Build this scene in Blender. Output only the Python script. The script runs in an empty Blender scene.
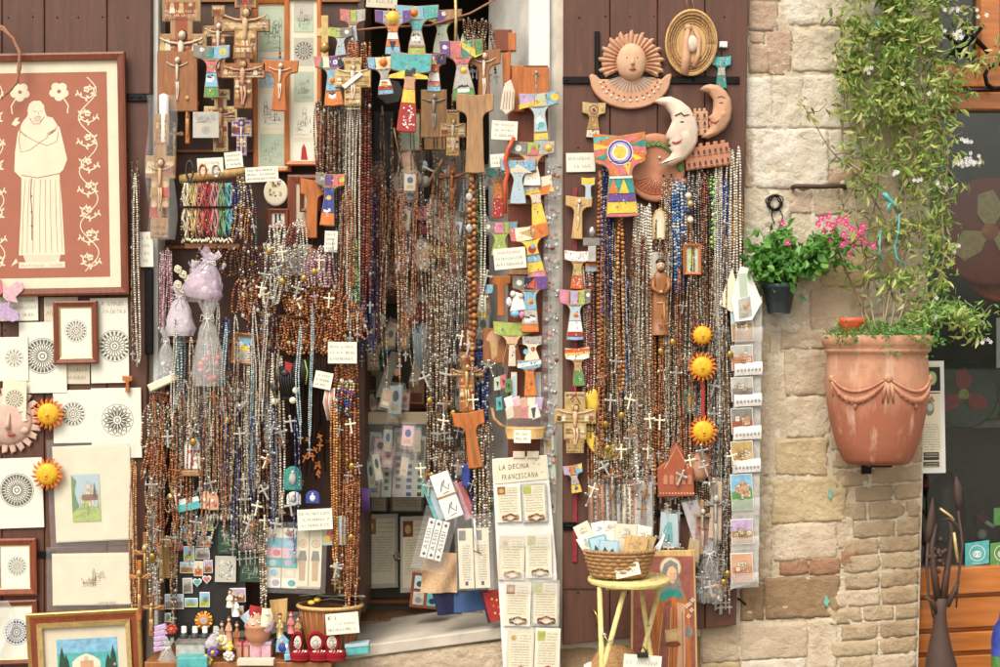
import bpy,math,random
import numpy as np
from mathutils import Vector,Matrix,noise as mnoise

C = bpy.context.scene.collection
scene = bpy.context.scene
R = math.radians
# ------------------------------------------------------------------ camera, sky, sun, exposure
D,S,ZC = 5.556,0.004,1.7          # camera distance to the wall, metres per pixel on the wall, eye height
cam_d = bpy.data.cameras.new("camera"); cam = bpy.data.objects.new("camera",cam_d); C.objects.link(cam)
cam.location = (0,-D,ZC); cam.rotation_euler = (R(90),0,0)
cam_d.sensor_width = 36; cam_d.lens = 36 * D / (1000 * S); cam_d.clip_start = 0.05; cam_d.clip_end = 300
scene.camera = cam
SUN_EL,SUN_AZ = 52,205              # elevation; compass bearing of the sun (205: in front of the wall, to the left)
world = bpy.data.worlds.new("World"); scene.world = world; world.use_nodes = True
wn = world.node_tree; wn.nodes.clear()
sky = wn.nodes.new("ShaderNodeTexSky"); sky.sky_type = 'NISHITA'; sky.sun_disc = False
sky.sun_elevation = R(SUN_EL); sky.sun_rotation = R(SUN_AZ); sky.dust_density = 5; sky.air_density = 1.0; sky.ozone_density = 1.0
hs = wn.nodes.new("ShaderNodeHueSaturation"); hs.inputs['Saturation'].default_value = 0.25
tint = wn.nodes.new("ShaderNodeMix"); tint.data_type = 'RGBA'; tint.blend_type = 'MULTIPLY'; tint.inputs[0].default_value = 1
tint.inputs[7].default_value = (1.0,0.955,0.875,1)      # bright thin overcast, warm
bg = wn.nodes.new("ShaderNodeBackground"); bg.inputs[1].default_value = 0.15
wo = wn.nodes.new("ShaderNodeOutputWorld")
wn.links.new(sky.outputs[0],hs.inputs['Color']); wn.links.new(hs.outputs[0],tint.inputs[6])
wn.links.new(tint.outputs[2],bg.inputs[0]); wn.links.new(bg.outputs[0],wo.inputs[0])
sl = bpy.data.lights.new("sun",'SUN'); sl.energy = 1.15; sl.angle = R(30); sl.color = (1.0,0.95,0.87)
sun = bpy.data.objects.new("sun",sl); C.objects.link(sun)
az = R(SUN_AZ); el = R(SUN_EL)
sdir = Vector((math.sin(az) * math.cos(el),math.cos(az) * math.cos(el),math.sin(el)))
sun.rotation_euler = (-sdir).to_track_quat('-Z','Y').to_euler(); sun.location = (-3,-6,8)
scene.view_settings.view_transform = 'Standard'; scene.view_settings.look = 'None'
scene.view_settings.gamma = 1; scene.view_settings.exposure = 0.72
scene.cycles.max_bounces = 6; scene.cycles.transparent_max_bounces = 16

# ------------------------------------------------------------------ pixel -> place
def U(Y): return S * (D + Y) / D
def P(px,py,Y=0.0):
    s = U(Y); return Vector(((px - 500) * s,Y,ZC + (333.5 - py) * s))

# ------------------------------------------------------------------ materials
def lin(c,k=0.72):
    o = []
    for v in c[:3]:
        v /= 255.0
        o.append(k * (v / 12.92 if v <= 0.04045 else ((v + 0.055) / 1.055) ** 2.4))
    return (o[0],o[1],o[2],1)
PAL = {  # name: (colour, finish)
 'wood_dark': ((97,59,43),'door'),'wood_brown': ((128,62,32),'wood'),'wood_red': ((140,66,34),'wood'),'wood_orange': ((196,112,48),'wood'),
 'wood_mid': ((160,102,56),'wood'),'wood_tan': ((178,136,92),'wood'),'wood_light': ((214,174,112),'wood'),'wood_deep': ((88,58,44),'wood'),
 'cream': ((246,236,208),'paper'),'paper': ((250,247,230),'paper'),'white': ((250,249,244),'paper'),'mat_beige': ((232,220,196),'paper'),
 'card_grey': ((205,200,186),'paper'),'card_tan': ((205,180,140),'paper'),'pale_green': ((200,214,190),'paper'),'pale_blue': ((190,214,224),'paper'),
 'terra': ((200,136,102),'clay'),'terra_print': ((184,118,96),'paper'),'terra_pink': ((216,166,132),'clay'),'terra_dark': ((170,88,55),'clay'),
 'clay_pale': ((228,190,172),'clay'),'ivory': ((240,222,200),'clay'),'moon_white': ((238,216,194),'clay'),'skin': ((230,188,150),'clay'),'lip': ((205,60,50),'paint'),
 'gold': ((188,148,84),'gilt'),'gold_pale': ((216,186,124),'gilt'),'red': ((196,30,24),'paint'),'crimson': ((160,22,40),'paint'),'icon_red': ((164,78,62),'paint'),
 'orange': ((240,116,24),'paint'),'plate_red': ((176,70,46),'petal'),'sun_face': ((252,190,36),'petal'),'sun_tip': ((250,160,30),'petal'),'sun_ray': ((236,112,24),'petal'),'smear': ((120,184,164),'stone'),'clay_face': ((224,180,144),'clay'),'orange_red': ((236,80,30),'paint'),'yellow': ((252,204,40),'paint'),'blue': ((40,66,176),'paint'),'navy': ((26,34,84),'paint'),
 'sky': ((120,190,226),'paint'),'turq': ((70,184,184),'paint'),'teal': ((36,150,136),'paint'),'green': ((84,150,64),'paint'),'lime': ((170,196,70),'paint'),'dkgreen': ((36,72,46),'paint'),
 'pink': ((234,130,166),'paint'),'rose': ((226,110,110),'paint'),'purple': ((112,64,156),'paint'),'lilac': ((196,168,210),'paint'),'black': ((26,23,21),'paint'),'charcoal': ((54,50,50),'paint'),
 'grey': ((134,128,120),'paint'),'lgrey': ((186,182,172),'paint'),'ink': ((74,70,66),'paper'),'ink_rose': ((112,110,106),'paper'),'ink_soft': ((150,146,138),'paper'),'ink_brown': ((140,96,72),'paper'),'ink_blue': ((70,96,140),'paper'),
 'ink_red': ((190,70,60),'paper'),'stool_yellow': ((240,214,120),'paint'),'iron': ((44,42,42),'metal'),'rust': ((78,56,46),'clay'),'silver': ((205,203,198),'metal'),
 'brass': ((200,160,80),'metal'),'cloth_red': ((170,26,30),'cloth'),'cloth_dull': ((160,84,74),'cloth'),'velvet_red': ((146,22,34),'cloth'),'cloth_white': ((244,240,236),'cloth'),'cord_dark': ((58,40,32),'cloth'),
 'cloth_tan': ((214,178,140),'cloth'),'cloth_pink': ((236,190,200),'cloth'),'wicker': ((188,142,90),'wicker'),'twine': ((176,128,100),'cloth'),'jamb': ((224,220,210),'stone'),
 'marble': ((206,196,180),'stone'),'plaster': ((230,218,198),'stone'),'stone_street': ((150,140,126),'stone'),'floor_wood': ((176,132,100),'wood'),
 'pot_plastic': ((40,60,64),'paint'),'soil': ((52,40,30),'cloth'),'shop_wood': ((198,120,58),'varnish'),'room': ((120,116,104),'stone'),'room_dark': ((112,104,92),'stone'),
 'petal_pink': ((240,60,140),'petal'),'petal_white': ((252,250,246),'petal'),'vine_wood': ((150,130,98),'wood'),'lilac_cloth': ((206,178,214),'cloth'),
}
M = {}
def nt(name):
    m = bpy.data.materials.new(name); m.use_nodes = True
    n = m.node_tree; n.nodes.clear()
    out = n.nodes.new("ShaderNodeOutputMaterial"); b = n.nodes.new("ShaderNodeBsdfPrincipled")
    n.links.new(b.outputs[0],out.inputs[0]); return m,n,b,out
def ramp(n,stops,mode='LINEAR'):
    r = n.nodes.new("ShaderNodeValToRGB"); r.color_ramp.interpolation = mode
    e = r.color_ramp.elements
    while len(e) < len(stops): e.new(0.5)
    for i,(p,c) in enumerate(stops): e[i].position = p; e[i].color = c
    return r
def sc(c,k): return (min(1,c[0] * k),min(1,c[1] * k),min(1,c[2] * k),1)
def noisy(n,scale,detail=4,stretch=(1,1,1),rough=0.55):
    tc = n.nodes.new("ShaderNodeTexCoord"); mp = n.nodes.new("ShaderNodeMapping"); mp.inputs['Scale'].default_value = stretch
    t = n.nodes.new("ShaderNodeTexNoise"); t.inputs['Scale'].default_value = scale; t.inputs['Detail'].default_value = detail; t.inputs['Roughness'].default_value = rough
    n.links.new(tc.outputs['Object'],mp.inputs[0]); n.links.new(mp.outputs[0],t.inputs['Vector']); return t
def mixc(n,a,b,f,mode='MIX'):
    x = n.nodes.new("ShaderNodeMix"); x.data_type = 'RGBA'; x.blend_type = mode
    for s,v in ((0,f),(6,a),(7,b)):
        if hasattr(v,'links'): n.links.new(v,x.inputs[s])
        else: x.inputs[s].default_value = v
    return x.outputs[2]
FIN = {  # roughness, colour variation, noise scale, stretch, bump strength, bump distance
 'paper': (0.75,0.05,14,(1,1,1),0.05,0.002),'paint': (0.5,0.24,42,(1,1,1),0.25,0.002),'clay': (0.7,0.14,22,(1,1,1),0.3,0.002),
 'gilt': (0.35,0.2,50,(1,1,1),0.2,0.002),'metal': (0.35,0.2,50,(1,1,1),0.2,0.002),'cloth': (0.9,0.2,120,(1,1,1),0.4,0.002),
 'wicker': (0.7,0.4,90,(1,1,2.5),0.9,0.006),'stone': (0.85,0.2,7,(1,1,1),0.5,0.008),'wood': (0.5,0.28,16,(5,5,0.7),0.25,0.003),
 'varnish': (0.28,0.2,8,(0.6,6,6),0.08,0.002),'door': (0.6,0.2,9,(7,7,0.6),0.3,0.004),'petal': (0.6,0.15,60,(1,1,1),0.1,0.002)}
def mat(key):
    if key in M: return M[key]
    col,fin = PAL[key]
    if fin == 'paint': g_ = .3 * col[0] + .59 * col[1] + .11 * col[2]; col = [v * .8 + g_ * .2 + 6 for v in col]     # chalky hand painted colours
    c = lin(col)
    m,n,b,out = nt(key)
    rough,var,scale,st,bs,bd = FIN[fin]
    t = noisy(n,scale,5 if fin in ('stone','wood','door','clay') else 3,st)
    r = ramp(n,[(0.3,sc(c,1 - var)),(0.7,sc(c,1 + var))]); n.links.new(t.outputs[0],r.inputs[0])
    colour = r.outputs[0]
    if fin in ('door','stone','clay'):      # worn flecks and stains
        t2 = noisy(n,38 if fin != 'stone' else 16,6,(1,1,1),0.7)
        r2 = ramp(n,[(0.61,(0,0,0,1)),(0.7,(1,1,1,1))]); n.links.new(t2.outputs[0],r2.inputs[0])
        wear = sc(c,2.2) if fin == 'door' else sc(c,0.62 if fin == 'stone' else 1.35)
        mul = n.nodes.new("ShaderNodeMath"); mul.operation = 'MULTIPLY'; mul.inputs[1].default_value = 0.55
        n.links.new(r2.outputs[0],mul.inputs[0]); colour = mixc(n,colour,wear,mul.outputs[0])
    n.links.new(colour,b.inputs['Base Color'])
    b.inputs['Roughness'].default_value = rough
    if fin == 'metal': b.inputs['Metallic'].default_value = 0.9
    if fin == 'gilt': b.inputs['Metallic'].default_value = 0.35
    if fin == 'varnish': b.inputs['Coat Weight'].default_value = 0.3
    if fin in ('cloth','paper'): b.inputs['Specular IOR Level'].default_value = 0.2
    bm = n.nodes.new("ShaderNodeBump"); bm.inputs['Strength'].default_value = bs; bm.inputs['Distance'].default_value = bd
    n.links.new(t.outputs[0],bm.inputs['Height']); n.links.new(bm.outputs[0],b.inputs['Normal'])
    M[key] = m; return m
def island_mat(key,cols,rough=0.25,metal=0.0,spec=0.5,transl=0.0,k=0.72,soft=False):
    m,n,b,out = nt(key)
    g = n.nodes.new("ShaderNodeNewGeometry")
    st = [(i / len(cols),lin(c,k)) for i,c in enumerate(cols)]
    r = ramp(n,st,'LINEAR' if soft else 'CONSTANT'); n.links.new(g.outputs['Random Per Island'],r.inputs[0])
    n.links.new(r.outputs[0],b.inputs['Base Color'])
    b.inputs['Roughness'].default_value = rough; b.inputs['Metallic'].default_value = metal; b.inputs['Specular IOR Level'].default_value = spec
    if transl:
        t = n.nodes.new("ShaderNodeBsdfTranslucent"); n.links.new(r.outputs[0],t.inputs[0])
        x = n.nodes.new("ShaderNodeMixShader"); x.inputs[0].default_value = transl
        n.links.new(b.outputs[0],x.inputs[1]); n.links.new(t.outputs[0],x.inputs[2]); n.links.new(x.outputs[0],out.inputs[0])
    M[key] = m; return m
BEADS = {
 'amber': ([(178,106,62),(142,80,48),(208,146,98),(110,62,42),(190,122,78)],0.2,0.0),
 'honey': ([(212,150,78),(190,122,60),(228,178,108),(166,98,52)],0.25,0.0),
 'pearl': ([(240,232,214),(222,212,192),(250,244,230),(200,190,170)],0.2,0.0),
 'crystal': ([(210,196,174),(156,136,114),(236,228,210),(118,98,80),(188,164,136),(206,186,150),(150,112,80)],0.16,0.25),
 'dusk': ([(110,88,72),(160,138,112),(80,64,54),(200,184,158),(130,98,74),(172,142,108),(140,84,52)],0.18,0.25),
 'cobalt': ([(50,70,150),(40,52,112),(84,110,176),(206,204,198),(42,50,96)],0.2,0.0),
 'azure': ([(70,120,184),(56,94,160),(128,166,206),(216,216,210)],0.2,0.0),
 'ice': ([(170,206,214),(200,220,222),(140,186,200),(226,226,220)],0.2,0.0),
 'olivewood': ([(180,118,62),(150,92,44),(206,148,88),(130,76,36)],0.45,0.0),
 'ruby': ([(142,58,48),(112,44,40),(170,90,70),(96,50,42),(150,120,104)],0.2,0.0),
 'mixed': ([(196,60,50),(60,90,170),(226,186,70),(80,140,90),(226,220,206),(130,80,150),(80,60,50)],0.25,0.0),
 'silver_chain': ([(206,200,190),(160,152,142),(230,226,218),(120,112,104)],0.25,0.6),
 'gold_chain': ([(206,170,90),(170,130,66),(230,206,140)],0.25,0.7),
 'jade': ([(60,110,80),(40,84,64),(150,186,90),(176,206,120)],0.2,0.0),
 'blush': ([(226,190,190),(206,160,166),(240,220,214),(176,120,130)],0.2,0.0),
 'walnut': ([(110,66,40),(84,48,30),(136,88,56),(66,38,26)],0.4,0.0)}
for k_,(c_,r_,m_) in BEADS.items(): island_mat('beads_' + k_,c_,r_,m_)
island_mat('leaf_vine',[(166,182,88),(132,160,72),(192,202,112),(104,134,60),(212,212,138),(160,152,88),(92,122,56)],0.45,transl=0.42,k=1.05,soft=True)
island_mat('leaf_deep',[(92,150,58),(70,124,48),(124,176,76),(84,138,60)],0.4,transl=0.3,k=0.95,soft=True)
island_mat('leaf_fine',[(140,176,86),(168,194,106),(108,150,72)],0.5,transl=0.3,k=0.95,soft=True)
island_mat('paper_scraps',[(246,240,220),(226,214,190),(206,220,224),(236,206,180),(216,190,150)],0.7)
def film(key,alpha,col=(240,240,236),rough=0.12):
    m,n,b,out = nt(key)
    b.inputs['Base Color'].default_value = lin(col); b.inputs['Roughness'].default_value = rough; b.inputs['Specular IOR Level'].default_value = 0.8
    t = noisy(n,24,3); bm = n.nodes.new("ShaderNodeBump"); bm.inputs['Strength'].default_value = 0.8; bm.inputs['Distance'].default_value = 0.01
    n.links.new(t.outputs[0],bm.inputs['Height']); n.links.new(bm.outputs[0],b.inputs['Normal'])
    tr = n.nodes.new("ShaderNodeBsdfTransparent"); x = n.nodes.new("ShaderNodeMixShader"); x.inputs[0].default_value = alpha
    n.links.new(tr.outputs[0],x.inputs[1]); n.links.new(b.outputs[0],x.inputs[2]); n.links.new(x.outputs[0],out.inputs[0]); M[key] = m
film('film',0.13,(252,252,250)); film('film_milky',0.3,(250,248,244)); film('tulle',0.62,(238,226,236),0.6); film('film_lilac',0.5,(238,216,236))
def glass(key):
    m,n,b,out = nt(key); n.nodes.remove(b)
    g = n.nodes.new("ShaderNodeBsdfGlossy"); g.inputs['Roughness'].default_value = 0.02
    t = n.nodes.new("ShaderNodeBsdfTransparent"); t.inputs[0].default_value = (0.86,0.9,0.88,1)
    f = n.nodes.new("ShaderNodeFresnel"); f.inputs[0].default_value = 1.6
    x = n.nodes.new("ShaderNodeMixShader"); n.links.new(f.outputs[0],x.inputs[0]); n.links.new(t.outputs[0],x.inputs[1]); n.links.new(g.outputs[0],x.inputs[2])
    n.links.new(x.outputs[0],out.inputs[0]); M[key] = m
glass('window_glass')
def stone_mats():
    defs = {'ashlar_pale': [(238,230,214),(230,219,200),(242,234,220)],'ashlar_tan': [(222,204,180),(212,192,166),(228,212,188)],
            'ashlar_pink': [(216,192,172),(222,200,180),(206,180,160)],'ashlar_yellow': [(224,204,166),(216,196,158)],
            'ashlar_brown': [(166,140,110),(178,152,122)],'brick_tan': [(202,182,152),(192,170,140),(208,190,160),(186,166,138),(198,176,146)],
            'mortar': [(232,220,200),(226,213,190)],'brick_red': [(192,154,128),(182,142,116)]}
    for k,cols in defs.items():
        m,n,b,out = nt(k)
        g = n.nodes.new("ShaderNodeNewGeometry"); r = ramp(n,[(i / len(cols),lin(c,.86)) for i,c in enumerate(cols)]); n.links.new(g.outputs['Random Per Island'],r.inputs[0])
        t = noisy(n,9,8,(1,1,1),0.65); v = ramp(n,[(0.25,(0.76,0.7,0.62,1)),(0.5,(0.95,0.94,0.92,1)),(0.8,(1.12,1.12,1.1,1))]); n.links.new(t.outputs[0],v.inputs[0])
        c1 = mixc(n,r.outputs[0],v.outputs[0],1.0,'MULTIPLY')
        t2 = noisy(n,42,6,(1,1,1),0.75); p = ramp(n,[(0.26,(0.5,0.43,0.36,1)),(0.38,(1,1,1,1))]); n.links.new(t2.outputs[0],p.inputs[0])
        c2 = mixc(n,c1,p.outputs[0],0.8,'MULTIPLY')
        t4 = noisy(n,2.2,4,(1,1,1),0.6); p4 = ramp(n,[(0.35,(0.86,0.8,0.72,1)),(0.6,(1,1,1,1))]); n.links.new(t4.outputs[0],p4.inputs[0])
        c2 = mixc(n,c2,p4.outputs[0],0.7,'MULTIPLY')
        n.links.new(c2,b.inputs['Base Color']); b.inputs['Roughness'].default_value = 0.9; b.inputs['Specular IOR Level'].default_value = 0.2
        bm = n.nodes.new("ShaderNodeBump"); bm.inputs['Strength'].default_value = 1.0; bm.inputs['Distance'].default_value = 0.02
        t3 = noisy(n,30,8,(1,1,1),0.7); n.links.new(t3.outputs[0],bm.inputs['Height']); n.links.new(bm.outputs[0],b.inputs['Normal']); M[k] = m
stone_mats()
def pot_mat():
    m,n,b,out = nt('pot_clay')
    c = lin((206,150,118)); t = noisy(n,9,7,rough=.7); r = ramp(n,[(0.28,sc(c,0.62)),(0.5,c),(0.72,sc(c,1.3))]); n.links.new(t.outputs[0],r.inputs[0])
    # damp lower half with run marks and lime streaks
    tc = n.nodes.new("ShaderNodeTexCoord"); sp = n.nodes.new("ShaderNodeSeparateXYZ"); n.links.new(tc.outputs['Object'],sp.inputs[0])
    t2 = noisy(n,14,4,(1,1,0.25)); add = n.nodes.new("ShaderNodeMath"); add.operation = 'MULTIPLY_ADD'; add.inputs[1].default_value = 0.35
    n.links.new(t2.outputs[0],add.inputs[0]); n.links.new(sp.outputs[2],add.inputs[2])
    d = ramp(n,[(0.12,(0.85,0.85,0.85,1)),(0.25,(0,0,0,1))]); n.links.new(add.outputs[0],d.inputs[0])
    c1 = mixc(n,r.outputs[0],lin((172,96,68)),d.outputs[0])
    t3 = noisy(n,22,5,(1,1,0.14),0.7); l = ramp(n,[(0.56,(0,0,0,1)),(0.7,(0.75,0.75,0.75,1))]); n.links.new(t3.outputs[0],l.inputs[0])
    c2 = mixc(n,c1,lin((226,190,166)),l.outputs[0])
    n.links.new(c2,b.inputs['Base Color']); b.inputs['Roughness'].default_value = 0.8
    bm = n.nodes.new("ShaderNodeBump"); bm.inputs['Strength'].default_value = 0.3; bm.inputs['Distance'].default_value = 0.004
    n.links.new(t3.outputs[0],bm.inputs['Height']); n.links.new(bm.outputs[0],b.inputs['Normal']); M['pot_clay'] = m
pot_mat()

# ------------------------------------------------------------------ mesh collector; coordinates are (x right, y down, d out of the wall) in pixels of the wall plane
def octa_ball():
    v = [(1,0,0),(-1,0,0),(0,1,0),(0,-1,0),(0,0,1),(0,0,-1)]
    f = [(0,2,4),(2,1,4),(1,3,4),(3,0,4),(2,0,5),(1,2,5),(3,1,5),(0,3,5)]
    def sub(v,f):
        v = list(v); c = {}; g = []
        def mid(a,b):
            k = (min(a,b),max(a,b))
            if k not in c:
                p = np.array(v[a]) + np.array(v[b]); p = p / np.linalg.norm(p); v.append(tuple(p)); c[k] = len(v) - 1
            return c[k]
        for a,b,d in f:
            x,y,z = mid(a,b),mid(b,d),mid(d,a); g += [(a,x,z),(x,b,y),(z,y,d),(x,y,z)]
        return v,g
    a = sub(v,f); b = sub(*a)
    return (np.array(a[0]),np.array(a[1])),(np.array(b[0]),np.array(b[1]))
BALL1,BALL2 = octa_ball()
def clip(poly,a,b,c):
    out = []
    for i in range(len(poly)):
        p,q = poly[i],poly[(i + 1) % len(poly)]
        fp,fq = a * p[0] + b * p[1] - c,a * q[0] + b * q[1] - c
        if fp <= 0: out.append(p)
        if (fp < 0 < fq) or (fq < 0 < fp):
            t = fp / (fp - fq); out.append((p[0] + t * (q[0] - p[0]),p[1] + t * (q[1] - p[1])))
    return out
def inset(pts,b):
    n = len(pts); ar = sum(pts[i][0] * pts[(i + 1) % n][1] - pts[(i + 1) % n][0] * pts[i][1] for i in range(n)); sg = 1 if ar > 0 else -1
    out = []
    for i in range(n):
        p0,p1,p2 = pts[i - 1],pts[i],pts[(i + 1) % n]
        e1 = (p1[0] - p0[0],p1[1] - p0[1]); e2 = (p2[0] - p1[0],p2[1] - p1[1])
        l1 = math.hypot(*e1) or 1e-6; l2 = math.hypot(*e2) or 1e-6
        n1 = (-e1[1] / l1 * sg,e1[0] / l1 * sg); n2 = (-e2[1] / l2 * sg,e2[0] / l2 * sg)
        k = max(0.45,1 + n1[0] * n2[0] + n1[1] * n2[1])
        out.append((p1[0] + b * (n1[0] + n2[0]) / k,p1[1] + b * (n1[1] + n2[1]) / k))
    return out
def circ(cx,cy,rx,ry=None,n=24,a0=0):
    ry = rx if ry is None else ry
    return [(cx + rx * math.cos(a0 + 2 * math.pi * i / n),cy + ry * math.sin(a0 + 2 * math.pi * i / n)) for i in range(n)]
def rect(x0,y0,x1,y1): return [(x0,y0),(x1,y0),(x1,y1),(x0,y1)]
class MB:
    def __init__(s): s.V = []; s.G = []; s.n = 0; s.e = 0.0
    def add(s,v,f,m,smooth=False):
        v = np.asarray(v,float).reshape(-1,3); s.V.append(v)
        if isinstance(f,np.ndarray): s.G.append((f + s.n,m,smooth))
        else: s.G.append(([tuple(i + s.n for i in q) for q in f],m,smooth))
        s.n += len(v); return s
    def prism(s,pts,d0,d1,m,bev=0.0,mf=None):
        n = len(pts); bev = min(bev,(d1 - d0) * 0.9)
        v = [(x,y,d0) for x,y in pts] + [(x,y,d1 - bev) for x,y in pts]
        f = [tuple(range(n))[::-1]] + [(i,(i + 1) % n,n + (i + 1) % n,n + i) for i in range(n)]
        if bev > 0:
            v += [(x,y,d1) for x,y in inset(pts,bev)]
            f += [(n + i,n + (i + 1) % n,2 * n + (i + 1) % n,2 * n + i) for i in range(n)]
            top = tuple(range(2 * n,3 * n))
        else: top = tuple(range(n,2 * n))
        if mf:
            s.add(v,f,m); s.add([v[i] for i in top],[tuple(range(n))],mf)
        else: s.add(v,f + [top],m)
        return s
    def box(s,x0,y0,x1,y1,d0,d1,m,bev=0.0): return s.prism(rect(x0,y0,x1,y1),d0,d1,m,bev)
    def up(s,d): s.e = (s.e + .0037) % .036; return d + s.e           # each printed mark a hair above the last
    def poly(s,pts,d,m): d = s.up(d); return s.add([(x,y,d) for x,y in pts],[tuple(range(len(pts)))],m)
    def line(s,pts,w,d,m,taper=False):
        n = len(pts); L = []; Rr = []; d = s.up(d)
        for i,p in enumerate(pts):
            a = pts[max(0,i - 1)]; b = pts[min(n - 1,i + 1)]; dx,dy = b[0] - a[0],b[1] - a[1]; l = math.hypot(dx,dy) or 1e-6
            ww = w * (1 - 0.85 * i / (n - 1)) if taper else w
            L.append((p[0] - dy / l * ww / 2,p[1] + dx / l * ww / 2,d)); Rr.append((p[0] + dy / l * ww / 2,p[1] - dx / l * ww / 2,d))
        return s.add(L + Rr,[(i,i + 1,n + i + 1,n + i) for i in range(n - 1)],m)
    def ring(s,cx,cy,r0,r1,d,m,n=28,ky=1.0):
        d = s.up(d)
        a = [(cx + r0 * math.cos(t),cy + ky * r0 * math.sin(t),d) for t in np.linspace(0,2 * math.pi,n,endpoint=False)]
        b = [(cx + r1 * math.cos(t),cy + ky * r1 * math.sin(t),d) for t in np.linspace(0,2 * math.pi,n,endpoint=False)]
        return s.add(a + b,[(i,(i + 1) % n,n + (i + 1) % n,n + i) for i in range(n)],m)
    def disc(s,cx,cy,r,d,m,n=20,ky=1.0): return s.poly(circ(cx,cy,r,r * ky,n),d,m)
    def tube(s,pts,r,m,n=6,smooth=True):
        pts = [Vector(p) for p in pts]; k = len(pts); rr = r if isinstance(r,(list,tuple)) else [r] * k
        v = []; up = None
        for i,p in enumerate(pts):
            t = (pts[min(k - 1,i + 1)] - pts[max(0,i - 1)]); t = t.normalized() if t.length > 1e-9 else Vector((0,1,0))
            if up is None: up = Vector((0,0,1)) if abs(t.z) < 0.9 else Vector((1,0,0))
            a = t.cross(up); a = a.normalized() if a.length > 1e-6 else t.orthogonal().normalized(); up = a.cross(t).normalized()
            for j in range(n):
                q = 2 * math.pi * j / n; v.append(p + (a * math.cos(q) + up * math.sin(q)) * rr[i])
        f = [(i * n + j,i * n + (j + 1) % n,(i + 1) * n + (j + 1) % n,(i + 1) * n + j) for i in range(k - 1) for j in range(n)]
        f += [tuple(range(n))[::-1],tuple(range((k - 1) * n,k * n))]
        return s.add([tuple(q) for q in v],f,m,smooth)
    def ball(s,x,y,d,rx,ry,rd,m,hi=False):
        t = BALL2 if hi else BALL1
        return s.add(t[0] * np.array((rx,ry,rd)) + np.array((x,y,d)),t[1],m,True)
    def balls(s,pos,rad,m):
        pos = np.asarray(pos,float); rad = np.asarray(rad,float).reshape(-1,1,1); k = len(pos)
        v = BALL1[0][None] * rad + pos[:,None,:]
        f = BALL1[1][None] + (np.arange(k) * len(BALL1[0]))[:,None,None]
        return s.add(v.reshape(-1,3),f.reshape(-1,3),m,True)
    def lathe(s,cx,cd,prof,m,n=24,smooth=True,kd=1.0,cap=True):     # axis vertical; prof = (radius, y)
        k = len(prof); v = [(cx + r * math.cos(2 * math.pi * j / n),y,cd + kd * r * math.sin(2 * math.pi * j / n)) for r,y in prof for j in range(n)]
        f = [(i * n + j,i * n + (j + 1) % n,(i + 1) * n + (j + 1) % n,(i + 1) * n + j) for i in range(k - 1) for j in range(n)]
        if cap: f += [tuple(range(n)),tuple(range((k - 1) * n,k * n))]
        return s.add(v,f,m,smooth)
    def dome(s,cx,cy,prof,m,n=28,smooth=True,ky=1.0):               # axis towards the viewer; prof = (radius, d)
        k = len(prof); v = [(cx + r * math.cos(2 * math.pi * j / n),cy + ky * r * math.sin(2 * math.pi * j / n),d) for r,d in prof for j in range(n)]
        f = [(i * n + j,i * n + (j + 1) % n,(i + 1) * n + (j + 1) % n,(i + 1) * n + j) for i in range(k - 1) for j in range(n)]
        f += [tuple(range(n)),tuple(range((k - 1) * n,k * n))]
        return s.add(v,f,m,smooth)
    def sheet(s,grid,m,smooth=True):                                    # grid of (x, y, d) rows
        h,w = len(grid),len(grid[0])
        return s.add([p for r in grid for p in r],[(i * w + j,i * w + j + 1,(i + 1) * w + j + 1,(i + 1) * w + j) for i in range(h - 1) for j in range(w - 1)],m,smooth)
    def build(s,name,u,ox=0,oy=0):
        V = np.concatenate(s.V); co = np.stack([(V[:,0] - ox) * u,-V[:,2] * u,-(V[:,1] - oy) * u],1)
        keys = []; li = []; ln = []; mi = []; sm = []
        for f,m,smooth in s.G:
            if m not in keys: keys.append(m)
            if isinstance(f,np.ndarray): li.append(f.ravel()); ln.append(np.full(len(f),f.shape[1])); k = len(f)
            else: li.append(np.array([i for q in f for i in q])); ln.append(np.array([len(q) for q in f])); k = len(f)
            mi.append(np.full(k,keys.index(m))); sm.append(np.full(k,smooth))
        li = np.concatenate(li).astype(np.int32); ln = np.concatenate(ln).astype(np.int32)
        me = bpy.data.meshes.new(name); me.vertices.add(len(co)); me.vertices.foreach_set('co',co.ravel().astype(np.float32))
        me.loops.add(len(li)); me.loops.foreach_set('vertex_index',li)
        me.polygons.add(len(ln)); me.polygons.foreach_set('loop_start',np.concatenate([[0],np.cumsum(ln)[:-1]]).astype(np.int32))
        me.polygons.foreach_set('material_index',np.concatenate(mi).astype(np.int32)); me.polygons.foreach_set('use_smooth',np.concatenate(sm).astype(bool))
        for k in keys: me.materials.append(M[k] if k in M else mat(k))
        me.update(calc_edges=True); me.validate(); return me

def sh(mb,dd):                                                            # move a collected mesh along d
    for v in mb.V: v[:,2] += dd
    return mb

# ------------------------------------------------------------------ things and parts
class T:
    pass
def tag(o,label=None,cat=None,group=None,kind=None):
    if label: o['label'] = label
    if cat: o['category'] = cat
    if group: o['group'] = group
    if kind: o['kind'] = kind
    return o
def place(o,px,py,Y,rot,yaw,lean):
    o.location = P(px,py,Y); o.rotation_euler = (R(lean),R(rot),R(yaw))
def thing(name,label,cat,px,py,Y=0.0,rot=0,group=None,rel=False,yaw=0,lean=0):
    t = T(); t.o = bpy.data.objects.new(name,None); t.o.empty_display_size = 0.05; C.objects.link(t.o); place(t.o,px,py,Y,rot,yaw,lean)
    t.u = U(Y); t.ox,t.oy = (0,0) if rel else (px,py); tag(t.o,label,cat,group); return t
def part(t,name,mb,parent=None,label=None):
    o = bpy.data.objects.new(name,mb.build(name,t.u,t.ox,t.oy)); C.objects.link(o); o.parent = parent or t.o
    if label: o['label'] = label
    return o
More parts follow.
